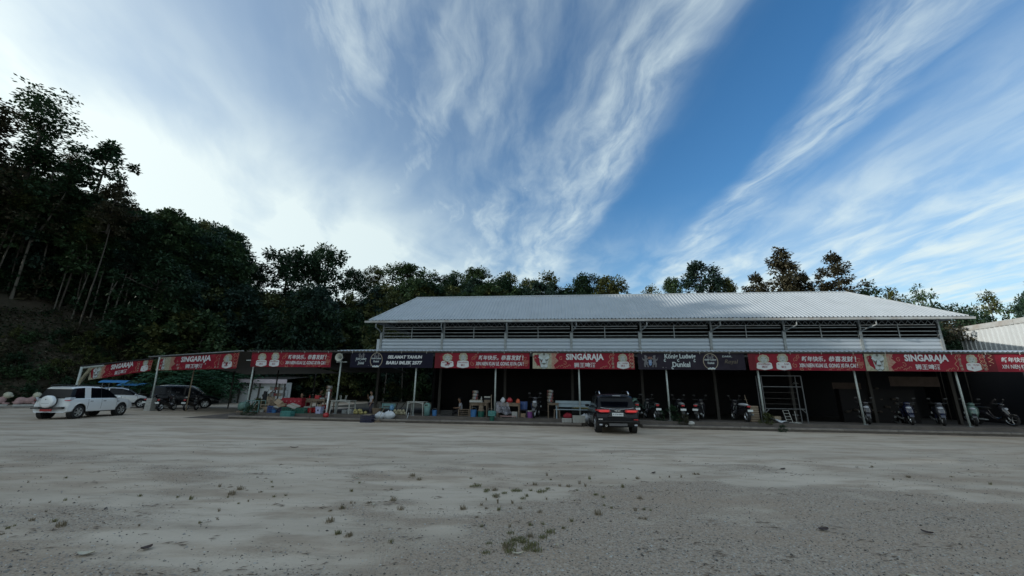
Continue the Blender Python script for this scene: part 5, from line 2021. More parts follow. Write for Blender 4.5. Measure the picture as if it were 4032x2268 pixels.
def person(label, loc, rotz, k, pose, shirt, trousers, group=None, face=0.0):
    """pose: joint name -> position in metres for a 1.7 m figure, facing -y"""
    root = empty('person', label, 'person', loc, rotz, group)
    P = {n: tuple(c * k for c in v) for n, v in pose.items()}
    rad = dict(pelvis=.115, waist=.105, chest=.13, neck=.05, sl=.06, el=.042, wl=.028, sr=.06, er=.042, wr=.028, hl=.085, kl=.058, al=.038, fl=.035, hr=.085, kr=.058, ar=.038, fr=.035)
    J = {n: (P[n], rad[n] * k) for n in rad}
    J['pelvis'] = (P['pelvis'], (.14 * k, .10 * k))
    J['chest'] = (P['chest'], (.15 * k, .10 * k))
    J['top'] = (tuple(Vector(P['neck']) + Vector((0, -.01, .06)) * k), .045 * k)
    E = [('pelvis', 'waist'), ('waist', 'chest'), ('chest', 'neck'), ('neck', 'top'), ('chest', 'sl'), ('sl', 'el'), ('el', 'wl'), ('chest', 'sr'), ('sr', 'er'), ('er', 'wr'),
         ('pelvis', 'hl'), ('hl', 'kl'), ('kl', 'al'), ('al', 'fl'), ('pelvis', 'hr'), ('hr', 'kr'), ('kr', 'ar'), ('ar', 'fr')]
    for q, sd in (('l', 1), ('r', -1)):
        hand_joints(J, E, 'w' + q, Vector(P['w' + q]) - Vector(P['e' + q]), 'h' + q, sd)
    skin_body('body', J, E, M_skin, root)
    g = 1.14
    S_ = {n: (J[n][0], tuple(c * g for c in J[n][1]) if isinstance(J[n][1], tuple) else J[n][1] * g) for n in ('pelvis', 'waist', 'chest', 'sl', 'sr')}
    for q in 'lr':
        S_['m' + q] = (tuple(Vector(P['s' + q]).lerp(Vector(P['e' + q]), .72)), .062 * k)
    S_['hem'] = (tuple(Vector(P['pelvis']) + Vector((0, 0, -.07 * k))), (.165 * k, .125 * k))
    skin_body('shirt', S_, [('pelvis', 'waist'), ('waist', 'chest'), ('chest', 'sl'), ('chest', 'sr'), ('sl', 'ml'), ('sr', 'mr'), ('pelvis', 'hem')], shirt, root)
    T_ = {n: (J[n][0], tuple(c * 1.1 for c in J[n][1]) if isinstance(J[n][1], tuple) else J[n][1] * 1.16) for n in ('pelvis', 'hl', 'hr', 'kl', 'kr', 'al', 'ar')}
    skin_body('trousers', T_, [('pelvis', 'hl'), ('hl', 'kl'), ('kl', 'al'), ('pelvis', 'hr'), ('hr', 'kr'), ('kr', 'ar')], trousers, root)
    head(root, tuple(Vector(P['neck']) + Vector((0, -.025, .16)) * k), k * 1.02, face)
    return root


STAND = dict(pelvis=(0, 0, .92), waist=(0, 0, 1.06), chest=(0, 0, 1.27), neck=(0, -.01, 1.44), sl=(.19, 0, 1.37), el=(.25, .03, 1.1), wl=(.24, -.06, .86), sr=(-.19, 0, 1.37), er=(-.25, .03, 1.1), wr=(-.24, -.06, .86),
             hl=(.1, 0, .86), kl=(.11, -.02, .48), al=(.11, .02, .08), fl=(.12, -.12, .03), hr=(-.1, 0, .86), kr=(-.11, -.02, .48), ar=(-.11, .02, .08), fr=(-.12, -.12, .03))
EAT = dict(STAND, er=(-.26, -.14, 1.16), wr=(-.10, -.22, 1.38), el=(.27, .02, 1.1), wl=(.26, -.08, .88))
SIT = dict(pelvis=(0, 0, .48), waist=(0, .02, .62), chest=(0, -.02, .84), neck=(0, -.05, 1.01), sl=(.19, -.02, .94), el=(.24, -.06, .68), wl=(.14, -.3, .66), sr=(-.19, -.02, .94), er=(-.24, -.06, .68), wr=(-.14, -.3, .66),
           hl=(.1, -.02, .47), kl=(.12, -.42, .48), al=(.12, -.40, .08), fl=(.12, -.53, .03), hr=(-.1, -.02, .47), kr=(-.12, -.42, .48), ar=(-.12, -.40, .08), fr=(-.12, -.53, .03))
person('person in a grey shirt standing with one hand raised to the mouth', W(1.12, 1.95, .012), -YAW + R(-50), .90, EAT, M_shirt, M_trouser)
person('person in dark clothes standing left of the seated pair before the pale shed', W(-6.4, 3.2, .0), -YAW + R(150), .98, STAND, M_cloth_dark, M_cloth_dark, 'dark clad people before the pale shed')
person('person in dark clothes sitting between a standing one and another sitter', W(-6.25, 2.2, .0), -YAW + R(170), .98, SIT, M_cloth_dark, M_cloth_dark, 'dark clad people before the pale shed')
person('person in dark clothes sitting rightmost before the pale shed wall', W(-5.75, 2.0, .0), -YAW + R(165), 1.0, SIT, M_cloth_dark, M_cloth_dark, 'dark clad people before the pale shed')
person('person with black hair seated behind the red cloth table', W(-3.05, 1.5, .02), -YAW, 1.05, SIT, M_shirt, M_cloth_dark)
person('person in black standing behind the red cloth table', W(-2.75, 2.8, .0), -YAW + R(120), .93, STAND, M_cloth_dark, M_cloth_dark)
person('person in a pale top seated deep in the dark left of the wooden tables', W(6.6, 2.2, .012), -YAW + R(-70), .95, SIT, M_shirt, M_cloth_dark)

# stools under the sitters
for s, t_, lab in ((-6.25, 2.2, 'dark plastic stool under the middle sitter'), (-5.75, 2.0, 'dark plastic stool under the rightmost sitter by the shed'), (-3.05, 1.5, 'dark plastic stool behind the red table'), (6.6, 2.2, 'dark plastic stool deep in the hall under the pale top sitter')):
    st = thing('stool', lab, 'stool', s, t_, 0.012, 0, 'dark plastic stools')
    MB().box(-.16, .16, -.16, .16, .34, .38, M_navy).build('seat', st)
    for sx in (-1, 1):
        for sy in (-1, 1):
            MB().bar((sx * .13, sy * .13, .34), (sx * .16, sy * .16, 0), .035, M_navy).build('leg', st)

# ------------------------------------------------------------------ furniture and goods
Z0 = .31


def table(label, s, t_, wd, dp, h, m, leg=.045, group=None, z=Z0, rail=0.0, skirt=0.0, rot=0.0, name='table'):
    o = thing(name, label, 'table', s, t_, z, rot, group)
    MB().box(-wd / 2, wd / 2, -dp / 2, dp / 2, h - .035, h, m).build('tabletop', o)
    ap = .07 + skirt
    MB().box(-wd / 2 + .04, wd / 2 - .04, -dp / 2 + .02, -dp / 2 + .04, h - .035 - ap, h - .035, m).box(-wd / 2 + .04, wd / 2 - .04, dp / 2 - .04, dp / 2 - .02, h - .035 - ap, h - .035, m).build('apron', o)
    for sx in (-1, 1):
        for sy in (-1, 1):
            x, y = sx * (wd / 2 - .05), sy * (dp / 2 - .05)
            MB().box(x - leg / 2, x + leg / 2, y - leg / 2, y + leg / 2, 0, h - .035, m).build('leg', o)
    if rail:
        MB().box(-wd / 2 + .05, wd / 2 - .05, -dp / 2 + .035, -dp / 2 + .065, rail, rail + .04, m).build('stretcher', o)
    return o


def plastic_table(label, s, t_, wd, dp, h, group, rot=0.0):
    """moulded garden table with arched aprons and slanting legs"""
    o = thing('plastic_table', label, 'table', s, t_, Z0, rot, group)
    tp = MB()
    tp.box(-wd / 2, wd / 2, -dp / 2, dp / 2, h - .03, h, M_plastic_w)
    tp.build('tabletop', o)
    for sx in (-1, 1):
        for sy in (-1, 1):
            x, y = sx * (wd / 2 - .05), sy * (dp / 2 - .05)
            MB().tube([(x - sx * .02, y - sy * .02, h - .03), (x, y, h - .18), (x + sx * .04, y + sy * .03, 0)], [.06, .034, .026], M_plastic_w, 6).build('leg', o)
    for sy in (-1, 1):
        pts = [(-wd / 2 + .04 + (wd - .08) * k / 10, sy * (dp / 2 - .03), h - .05 - .10 * (abs(k - 5) / 5) ** 4) for k in range(11)]
        MB().tube(pts, .022, M_plastic_w, 5).build('apron', o)
    return o


def crate(label, s, t_, z, wd, dp, h, m, rot=0.0, group=None, name='crate', tilt=None):
    """open slatted plastic crate"""
    o = thing(name, label, 'crate', s, t_, z, rot, group)
    MB().box(-wd / 2, wd / 2, -dp / 2, dp / 2, 0, .02, m).build('bottom', o)
    for sy in (-1, 1):
        mb = MB()
        y = sy * dp / 2
        for z0, z1 in ((.0, .05), (h * .32, h * .48), (h * .60, h * .72), (h * .86, h)):
            mb.box(-wd / 2, wd / 2, y - .012, y + .012, z0, z1, m)
        n = 5
        for k in range(n + 1):
            x = -wd / 2 + wd * k / n
            mb.box(x - .014, x + .014, y - .01, y + .01, .0, h, m)
        mb.build('side_panel', o)
    for sx in (-1, 1):
        mb = MB()
        x = sx * wd / 2
        for z0, z1 in ((.0, .05), (h * .32, h * .48), (h * .86, h)):
            mb.box(x - .012, x + .012, -dp / 2, dp / 2, z0, z1, m)
        for k in range(4):
            y = -dp / 2 + dp * k / 3
            mb.box(x - .01, x + .01, y - .014, y + .014, 0, h, m)
        mb.build('end_panel', o)
    return o


def carton(label, s, t_, z, d, m, rot=(0, 0, 0), name='cardboard_box', group=None):
    o = thing(name, label, 'box', s, t_, z, 0, group)
    e = o
    from_e = MB().box(-d[0] / 2, d[0] / 2, -d[1] / 2, d[1] / 2, 0, d[2], m)
    b = from_e.build('carton', o)
    b.rotation_euler = rot
    fl = MB().box(-d[0] / 2 - .003, d[0] / 2 + .003, -.03, .03, d[2] - .005, d[2] + .004, M_woodpale).build('tape', o)
    fl.rotation_euler = rot
    return o


def tub(label, s, t_, z, r0, r1, h, m, name='bucket', lid=None, cat='bucket', handle=True):
    o = thing(name, label, cat, s, t_, z)
    MB().lathe([(.001, 0), (r0, 0), (r1, h * .97), (r1 + .012, h * .97), (r1 + .012, h), (r1 - .01, h), (r0 - .01, .02), (.001, .02)], m, 18).build('shell', o, smooth=False)
    if lid:
        MB().lathe([(r1 + .015, h - .01), (r1 + .02, h + .015), (r1 * .8, h + .04), (.001, h + .05)], lid, 18).build('lid', o)
    elif handle:
        MB().tube([(r1 * math.cos(a), -.01, h + .9 * r1 * math.sin(a) * .8) for a in np.linspace(0, PI, 9)], .006, M_steel, 5).build('handle', o)
    return o


def bag(label, s, t_, z, r, m, seed=1, name='bag', group=None, neck=True, cat='bag'):
    """slumped tied sack"""
    rg_ = random.Random(seed)
    mb = MB()

    def fn(u, v):
        a = 2 * PI * u
        k = 1 + .16 * math.sin(3 * a + seed) + .1 * math.sin(7 * a + seed * 2 + v * 4) + .05 * math.sin(13 * a + v * 9)
        prof = math.sin(PI * min(1, v * .9 + .12)) ** .55 if v < .86 else .22 + .5 * (v - .86)
        return (r[0] * k * prof * math.cos(a), r[1] * k * prof * math.sin(a), r[2] * 2 * v + .03 * math.sin(a * 4 + seed) * v)
    mb.grid(fn, 26, 12, m)
    o = thing(name, label, cat, s, t_, z, 0, group)
    mb.build('sack', o, smooth=True)
    if neck:
        MB().tube([(.02 * math.cos(a), .02 * math.sin(a), r[2] * 1.74) for a in np.linspace(0, 2 * PI, 7)], max(.012, r[0] * .12), M_rubber, 5).build('tie', o)
    return o


def snack_tower(label, s, t_, z, h, group='hanging snack towers', tiers=4):
    """pole with strings of snack packets hung in tiers"""
    o = thing('snack_stand', label, 'snack stand', s, t_, z, 0, group)
    MB().tube([(0, 0, 0), (0, 0, h)], .012, M_steel, 6).lathe([(.001, 0), (.12, 0), (.12, .015), (.001, .02)], M_steel, 12).build('pole', o)
    for q in range(tiers):
        zt = h - h * q / tiers * .98
        MB().tube([(.14 * math.cos(a), .14 * math.sin(a), zt) for a in np.linspace(0, 2 * PI, 13)], .006, M_steel, 4, False).build('ring', o)
        n = 9
        for k in range(n):
            a = 2 * PI * k / n + q
            c = Vector((.15 * math.cos(a), .15 * math.sin(a), zt - h / tiers * .42))
            w2, h2 = .055, h / tiers * .40
            sd = Vector((-math.sin(a), math.cos(a), 0))
            ou = Vector((math.cos(a), math.sin(a), 0))
            mb = MB()
            P_ = [c + sd * w2 + Vector((0, 0, h2)), c - sd * w2 + Vector((0, 0, h2)), c - sd * w2 - Vector((0, 0, h2)), c + sd * w2 - Vector((0, 0, h2)), c + ou * .03, c - ou * .02]
            mb.add([tuple(p) for p in P_], [(0, 1, 4), (1, 2, 4), (2, 3, 4), (3, 0, 4), (1, 0, 5), (2, 1, 5), (3, 2, 5), (0, 3, 5)], M_snack[(k + q * 2) % 4])
            mb.build('packet', o)
    return o


# left end: stall with the red cloth
rt = table('long table under a red patterned cloth piled with snacks', -2.95, .75, 1.15, .7, .76, M_wood)
cl = MB()
cl.grid(lambda u, v: (-.62 + 1.24 * u, -.40 - .03 * math.sin(u * 17) * (1 - v), .79 - .52 * (1 - v)), 18, 4, M_red)
cl.grid(lambda u, v: (-.62 + 1.24 * u, -.40 + .82 * v, .79), 6, 4, M_red)
cl.grid(lambda u, v: (.62 + .03 * math.sin(v * 9), -.40 + .82 * u, .22 + .57 * v), 8, 4, M_red)
for k in range(9):
    cx_, cz_ = -.5 + .125 * k, .62 - .16 * (k % 2)
    cl.add([(cx_ - .035, -.452, cz_ - .04), (cx_ + .035, -.452, cz_ - .04), (cx_ + .01, -.452, cz_ + .05), (cx_ - .01, -.452, cz_ + .05)], [(0, 1, 2, 3)], mat('cloth_print_pink', (.4, .16, .18), .8))
o = cl.build('tablecloth', smooth=False, loc=W(-2.95, .75, Z0 + .002), rotz=-YAW)
tag(o, 'red cloth with pale pink prints draped to the ground over a table', 'tablecloth')
rgb = random.Random(3)
for k in range(14):
    j = thing('bottle', 'dark sauce bottle with pale cap in the row beyond the red cloth table', 'bottle', -2.25 + .105 * k, .95 + .06 * (k % 2), 1.09, 0, 'row of sauce bottles')
    MB().lathe([(.001, 0), (.032, 0), (.034, .11), (.014, .15), (.012, .19)], M_redpl if k % 3 == 0 else M_black, 9).build('glass', j)
    MB().lathe([(.015, .19), (.016, .215), (.001, .22)], M_woodpale, 9).build('cap', j)
table('low rack table carrying the row of sauce bottles', -1.55, .95, 1.6, .5, .775, M_wood, skirt=.12)
carton('white foam box under the sauce bottle rack', -1.95, .62, Z0, (.5, .35, .34), M_plastic_w, name='foam_box')
carton('open brown carton tilted on the crates left of the red cloth', -3.42, .02, .80, (.46, .3, .16), M_card, (R(50), R(22), R(-20)), group='tilted cartons')
carton('brown carton lying flat below the tilted one', -3.18, -.08, .66, (.42, .3, .12), M_card, (R(8), R(-10), R(15)), group='tilted cartons')
carton('dark carton leaning at the back of the crate heap', -3.75, .12, .66, (.42, .34, .2), M_wood, (R(20), R(28), R(10)), group='tilted cartons')
carton('white foam lid lying askew on the green crates', -2.42, -.16, .66, (.62, .40, .06), M_plastic_w, (R(20), R(14), R(-12)), name='foam_slab')
carton('small white foam tray poking out between cartons and blue crate', -3.35, -.22, .62, (.3, .25, .04), M_plastic_w, (R(12), R(14), R(0)), name='foam_tray')
crate('green plastic crate in the middle of the heap', -2.72, -.05, Z0, .62, .42, .32, M_green, 0, 'green crates')
crate('green plastic crate at the right end of the heap', -1.98, -.10, Z0, .62, .42, .29, M_green, .06, 'green crates')
crate('teal open basket set down on the lower step', -2.32, -.72, .172, .55, .36, .27, M_teal, .03)
crate('blue plastic crate left of the green ones', -3.72, .05, Z0, .5, .42, .36, M_blue, 0, 'blue crates')
crate('dark blue crate between the blue and the green one', -3.22, -.02, Z0, .46, .42, .3, M_navy, .02, 'blue crates')
tub('small teal tub standing before the blue crate', -3.45, -.30, Z0, .1, .13, .17, M_blue2)
# bamboo chair and shelf of snacks
bc = thing('bamboo_chair', 'pale bamboo chair at the left edge of the stall', 'chair', -4.35, .25, Z0)
MB().box(-.26, .26, -.22, .22, .38, .42, M_woodpale).build('seat', bc)
for sx in (-1, 1):
    MB().tube([(sx * .24, -.2, 0), (sx * .24, -.2, .62)], .02, M_woodpale, 6).build('leg', bc)
    MB().tube([(sx * .24, .2, 0), (sx * .24, .24, .85)], .02, M_woodpale, 6).build('leg', bc)
    MB().tube([(sx * .24, -.22, .62), (sx * .24, .24, .60)], .02, M_woodpale, 6).build('armrest', bc)
for k in range(6):
    MB().box(-.22 + .08 * k, -.17 + .08 * k, .215, .235, .42, .84, M_woodpale).build('slat', bc)
carton('brown carton stored under the bamboo chair', -4.35, .25, Z0, (.4, .34, .3), M_card)
rk = thing('snack_rack', 'wire rack of packed snacks behind the cartons', 'rack', -4.55, 1.25, 0.012)
for sx in (-1, 1):
    for sy in (-1, 1):
        MB().tube([(sx * .5, sy * .2, 0), (sx * .5, sy * .2, 1.55)], .014, M_steel, 6).build('upright', rk)
for z in (.45, .8, 1.15, 1.5):
    sh_ = MB().box(-.5, .5, -.2, .2, z, z + .015, M_steel).build('shelf', rk)
    for k in range(6):
        MB().cbox((-.4 + .16 * k, -.04, z + .1), (.13, .2, .15 + .03 * (k % 2)), M_snack[(k + int(z * 10)) % 4], None).build('packet', sh_)
# hanging dark coats on the stall side
hg = thing('hanging_coat', 'dark coat hanging at the stall side left of the snack rack', 'coat', -5.15, 1.0, 0.012)
MB().tube([(0, 0, 0), (0, 0, 1.5)], .018, M_steel, 6).build('stand', hg)
MB().grid(lambda u, v: (.16 * (1 - .35 * v) * math.cos(2 * PI * u), .07 * math.sin(2 * PI * u) - .02, .62 + .82 * v + .02 * math.sin(u * 20)), 14, 6, M_cloth_dark).build('coat', hg, smooth=True)

# wooden table, red tubs, lavender box
table('plain wooden table right of the red stall', -1.15, .35, .86, .6, .76, M_wood, .05)
for k, (s, t_, z) in enumerate(((-1.62, .2, Z0 + .02), (-1.45, .38, Z0 + .03), (-.95, .42, Z0 + .20))):
    tub(('red plastic tub left under the wooden table', 'red plastic tub behind another under the wooden table', 'red plastic tub high under the wooden table')[k], s, t_, z, .13, .17, .26, M_redpl)
carton('brown box on the ground under the wooden table', -1.1, .3, Z0, (.3, .3, .2), M_card)
lb = thing('plastic_box', 'lavender plastic box with dark print beside the red and white pole', 'box', -.88, -.08, Z0)
MB().add([(-.13, -.13, 0), (.13, -.13, 0), (.13, .13, 0), (-.13, .13, 0), (-.165, -.165, .36), (.165, -.165, .36), (.165, .165, .36), (-.165, .165, .36)], [(0, 3, 2, 1), (4, 5, 6, 7), (0, 1, 5, 4), (1, 2, 6, 5), (2, 3, 7, 6), (3, 0, 4, 7)], M_lav).build('bin', lb)
MB().box(-.175, .175, -.175, .175, .33, .365, M_lav).build('rim', lb)
MB().box(-.05, .04, -.166, -.152, .14, .22, M_navy).build('print', lb)
tub('cream tub of snacks on the lavender box', -.88, -.08, Z0 + .37, .09, .12, .12, M_card, handle=False)
carton('red box on the wooden table', -1.35, .35, Z0 + .765, (.25, .2, .2), M_redpl, name='red_box')
carton('grey tray of packets on the wooden table', -1.0, .35, Z0 + .765, (.3, .3, .07), M_steel, name='packet_tray')
snack_tower('tall snack tower on the wooden table by the loudspeaker post', -.72, .35, Z0 + .76, .74)
fp = thing('flag_pole', 'short white pole standing in a red base on the step', 'pole', -.05, -.78, .172)
MB().tube([(0, 0, .2), (.015, 0, 1.32)], .045, M_white, 10).build('pole', fp, smooth=True)
MB().lathe([(.001, 0), (.13, 0), (.15, .06), (.14, .17), (.06, .24), (.001, .24)], M_redpl, 14).build('base', fp, smooth=True)
plastic_table('white plastic table beside the loudspeaker post', .30, .25, 1.15, .75, .72, 'white plastic tables')
plastic_table('white plastic table standing round the fourth post', 4.62, .25, .95, .75, .72, 'white plastic tables')
for s, lab in ((-.12, 'small upturned stool on the white table by the loudspeaker post'),):
    st = thing('upturned_stool', lab, 'stool', .25, .25, Z0 + .722, .3)
    MB().box(-.15, .15, -.15, .15, 0, .03, M_plastic_w).build('seat', st)
    for sx in (-1, 1):
        for sy in (-1, 1):
            MB().tube([(sx * .12, sy * .12, .03), (sx * .16, sy * .16, .27)], .014, M_plastic_w, 6).build('leg', st)
for k in range(3):
    carton(('grey carton under the white table, left one', 'grey carton under the white table, middle one', 'grey carton under the white table, right one')[k], .35 + .32 * k, .45, Z0, (.28, .25, .2 + .05 * (k % 2)), M_steel, name='grey_carton')
b_ = thing('bottle', 'single pale bottle on the white table at the fourth post', 'bottle', 4.45, .15, Z0 + .72)
MB().lathe([(.001, 0), (.03, 0), (.03, .1), (.012, .14), (.012, .17)], M_plastic_w, 10).build('glass', b_)
MB().lathe([(.013, .17), (.014, .19), (.001, .195)], M_redpl, 10).build('cap', b_)

# fruit, crate, sacks, bench around the standing person
for k in range(8):
    s, t_ = 1.15 + .155 * (k % 5) + (.08 if k > 4 else 0), .02 - .12 * (k % 2)
    f_ = thing('melon', 'yellow green melon in the heap before the standing person', 'melon', s, t_, Z0 + (.0 if k < 5 else .11), 0, 'melons before the standing person')
    MB().ball((0, 0, .085), (.095, .085, .085), M_melon, 12, 9).build('fruit', f_, smooth=True)
    MB().tube([(0, 0, .165), (.01, .01, .195)], .008, M_woodpale, 5).build('stalk', f_)
for k in range(9):
    s, t_ = 3.42 + .15 * (k % 5) + (.07 if k > 4 else 0), .05 - .1 * (k % 2)
    f_ = thing('coconut', 'pale husked coconut in the heap under the white table edge', 'coconut', s, t_, Z0 + (.0 if k < 5 else .12), 0, 'coconuts by the white table')
    MB().ball((0, 0, .09), (.088, .088, .092), M_cocos, 12, 9, .03, rgb).build('husk', f_, smooth=True)
    MB().tube([(0, 0, .17), (0, .01, .2)], .01, M_woodpale, 5).build('stalk', f_)
crate('dark navy crate on the ground before the standing person', 2.55, -1.28, .003, .56, .38, .36, M_navy, .02)
carton('crumpled pale paper lying in the dark crate', 2.5, -1.26, .33, (.42, .26, .05), M_woodpale, (R(5), R(-4), R(8)), name='paper')
bag('large white woven sack slumped on the step, right one of two', 3.5, -.78, .172, (.33, .22, .2), M_bagwhite, 4, 'sack', 'white sacks on the step', True, 'sack')
bag('smaller white woven sack slumped on the step, left one of two', 2.98, -.80, .172, (.25, .2, .17), M_bagwhite, 2, 'sack', 'white sacks on the step', True, 'sack')
br = thing('broom', 'broom leaning on the white sacks', 'broom', 3.13, -1.3, .003, .2)
MB().tube([(0, 0, .12), (.22, .25, .72)], .013, M_woodpale, 6).build('handle', br)
bmh = MB()
for k in range(22):
    bmh.tube([(0, 0, .14), (-.22 + .02 * k, -.02 + .01 * (k % 3), .005)], .008, M_wood, 4)
o = bmh.build('bristles', br)
o['kind'] = 'stuff'


def bench(label, s, t_, wd, m, slats, group=None, rot=0.0, h=.44, hb=.80):
    o = thing('bench', label, 'bench', s, t_, Z0, rot, group)
    for k in range(3):
        MB().box(-wd / 2, wd / 2, -.2 + .13 * k, -.09 + .13 * k, h - .03, h, m).build('seat_slat', o)
    for k in range(slats):
        z1 = hb - .17 * k
        MB().box(-wd / 2, wd / 2, .20, .225, z1 - .15, z1, m).build('back_slat', o)
    for sx in (-1, 1):
        x = sx * (wd / 2 - .06)
        MB().box(x - .03, x + .03, .16, .198, 0, hb, m).build('leg', o)
        MB().box(x - .03, x + .03, -.2, -.16, 0, h - .032, m).build('leg', o)
    return o


bench('pale green bench with one wide back board behind the white sacks', 2.68, .75, .82, M_tealpale, 1, hb=.56, h=.34)
bench('long pale grey blue bench with two back boards beside the black car', 13.25, .1, 2.05, mat('grey_blue_paint', (.26, .33, .37), .55, var=.35, vscale=4), 2, hb=.88, h=.46)
bag('blue plastic bag hanging at the right end of the green bench', 3.1, .38, Z0 + .22, (.12, .07, .15), M_bagblue, 6)
bk_ = thing('wicker_basket', 'brown wicker basket of dry twigs beside the standing person', 'basket', 2.28, .3, Z0)
MB().lathe([(.001, 0), (.2, 0), (.27, .3), (.285, .3), (.28, .33), (.26, .32), (.19, .03)], M_wood, 14).build('basket', bk_)
tw = MB()
for k in range(26):
    a = rgb.uniform(0, 6.28)
    tw.tube([(.05 * math.cos(a), .05 * math.sin(a), .1), (.28 * math.cos(a) * rgb.random(), .28 * math.sin(a) * rgb.random(), rgb.uniform(.36, .56))], .008, M_barkdark, 4)
o = tw.build('twigs', bk_)
o['kind'] = 'stuff'
bn = thing('dome_bin', 'pale teal litter bin with domed lid', 'litter bin', 5.32, -.12, Z0)
MB().lathe([(.001, 0), (.15, 0), (.17, .44), (.165, .46)], M_tealpale, 20).build('barrel', bn, smooth=True)
MB().lathe([(.185, .43), (.19, .47), (.175, .56), (.12, .64), (.05, .67), (.001, .675)], mat('dull_teal_lid', (.13, .24, .21), .5), 20).build('lid', bn, smooth=True)
MB().box(-.07, .07, -.19, -.15, .52, .59, M_black).build('flap', bn)
tub('blue bucket with white print on the platform', 5.72, -.05, Z0, .11, .13, .3, M_blue2)
crate('black crate in the shade right of the blue bucket', 6.35, .25, Z0, .6, .45, .28, M_black)
lp = thing('leafy_plant', 'leafy pale green plant growing behind the standing person', 'plant', .95, 5.2, 0.012)
for k, (x, z, s_) in enumerate(((-1.0, 1.05, .55), (0, 1.35, .75), (.9, 1.25, .6), (1.6, 1.1, .45))):
    o = bpy.data.objects.new('foliage', SHRUBS[k % 4])
    COL.objects.link(o)
    o.parent = lp
    o.location = (x, 0, z - .2)
    o.scale = (s_, s_, s_ * .8)
    MB().tube([(x * .3, 0, 0), (x * .8, 0, z)], .03, M_barkdark, 5).build('stem', lp)

# the two wooden tables with trays and bags
table('rough wooden table carrying the white egg tray', 8.12, .22, 1.0, .6, .735, M_wood, .06, 'rough wooden tables', skirt=.06)
table('rough wooden table half covered by clear plastic film', 9.72, .22, 1.25, .6, .735, M_wood, .06, 'rough wooden tables', skirt=.06)
eg = thing('egg_tray', 'white egg tray stack on the left wooden table', 'tray', 7.98, .02, Z0 + .737)
MB().box(-.34, .34, -.14, .14, 0, .10, M_plastic_w).build('tray', eg)
for k in range(7):
    MB().ball((-.28 + .093 * k, -.06, .105), (.035, .035, .04), M_woodpale, 8, 6).build('egg', eg, smooth=True)
snack_tower('snack tower standing on the egg tray table', 7.86, .25, Z0 + .84, .5, tiers=3)
b_ = thing('bottle', 'white bottle beside the snack tower on the egg tray table', 'bottle', 8.22, .2, Z0 + .74)
MB().lathe([(.001, 0), (.045, 0), (.045, .18), (.02, .24), (.02, .27)], M_plastic_w, 10).build('glass', b_)
MB().lathe([(.022, .27), (.022, .3), (.001, .3)], M_plastic_w, 10).build('cap', b_)
for k, (z, m_) in enumerate(((0, M_wood), (.13, M_dark), (.24, M_plastic_w))):
    carton(('brown box at the bottom of the small stack', 'dark box in the middle of the small stack', 'white box on top of the small stack')[k], 8.55, .25, Z0 + .737 + z, (.32, .28, .12 - .05 * (k == 2)), m_, name='stacked_box', group='small stack of boxes')
tub('bright blue bin under the left wooden table', 7.88, -.12, Z0, .15, .17, .36, M_blue2, 'bin', cat='bin')
tub('dark green bin under the left wooden table', 8.28, -.12, Z0, .15, .17, .29, M_green, 'bin', cat='bin')
ws = thing('wicker_stool', 'brown wicker stool stacked on the green bin', 'stool', 8.28, -.12, Z0 + .30)
MB().lathe([(.17, 0), (.13, .12), (.12, .28), (.16, .40), (.17, .42), (.001, .42)], M_wood, 12).build('wicker_seat', ws)
MB().tube([(.125 * math.cos(a), .125 * math.sin(a), .2) for a in np.linspace(0, 2 * PI, 13)], .012, M_woodpale, 5, False).build('band', ws)
tub('black bin with a white bag on top by the teal basket', 8.78, -.1, Z0, .13, .15, .34, M_black, 'bin', cat='bin')
sf = thing('wood_shelf', 'low slatted wood shelf left of the egg tray table', 'shelf', 7.28, .3, Z0)
for z in (.05, .15, .25, .34):
    MB().box(-.3, .3, -.18, .18, z - .012, z + .012, M_wood).build('shelf_board', sf)
for sx in (-1, 1):
    MB().box(sx * .28 - .02, sx * .28 + .02, -.185, .185, 0, .36, M_wood).build('side', sf)
crate('light teal basket upside down on a green one', 8.98, -.74, .42, .34, .3, .24, M_teal, 0, name='basket')
tub('green tub holding up the light teal basket', 8.98, -.74, .172, .11, .14, .25, M_green)
bp_ = thing('broom_stick', 'pale broom stick standing in the teal basket', 'stick', 8.93, -.62, .44)
MB().tube([(0, 0, 0), (-.06, .15, 1.02)], .014, M_woodpale, 6).build('handle', bp_)
MB().box(-.1, .1, -.03, .03, -.0, .06, M_green).build('broom_head', bp_)
M_film = bpy.data.materials.new('clear_plastic_film')
M_film.use_nodes = True
t = NT(M_film.node_tree)
gl = t.n('ShaderNodeBsdfPrincipled')
gl.inputs['Base Color'].default_value = (.36, .36, .42, 1)
gl.inputs['Roughness'].default_value = .25
tr = t.n('ShaderNodeBsdfTransparent')
mx = t.n('ShaderNodeMixShader')
nz = t.noise(t.n('ShaderNodeTexCoord').outputs['Object'], 7, 4, .6)
t.t.links.new(t.step(nz, .3, .75, .15, .6), mx.inputs[0])
t.t.links.new(tr.outputs[0], mx.inputs[1])
t.t.links.new(gl.outputs[0], mx.inputs[2])
t.t.links.new(mx.outputs[0], t.n('ShaderNodeOutputMaterial').inputs[0])
fl = MB()
fl.grid(lambda u, v: (-.30 - .10 * u * 0 + (.62 + .22 * (1 - v)) * u, -.03 - .03 * math.sin(u * 13 + v * 3) - .12 * (1 - v), .76 - .56 * (1 - v) + .05 * math.sin(u * 7)), 20, 10, M_film)
o = fl.build('plastic_film', smooth=True, loc=W(9.4, -.16, Z0), rotz=-YAW)
tag(o, 'clear plastic film hanging over the front of a wooden table', 'plastic film')
bag('white plastic bag knotted on the film covered table', 9.4, .2, Z0 + .737, (.11, .09, .13), M_bagwhite, 3)
bag('dark red plastic bag on the film covered table', 9.78, .2, Z0 + .737, (.15, .1, .13), M_redpl, 5)
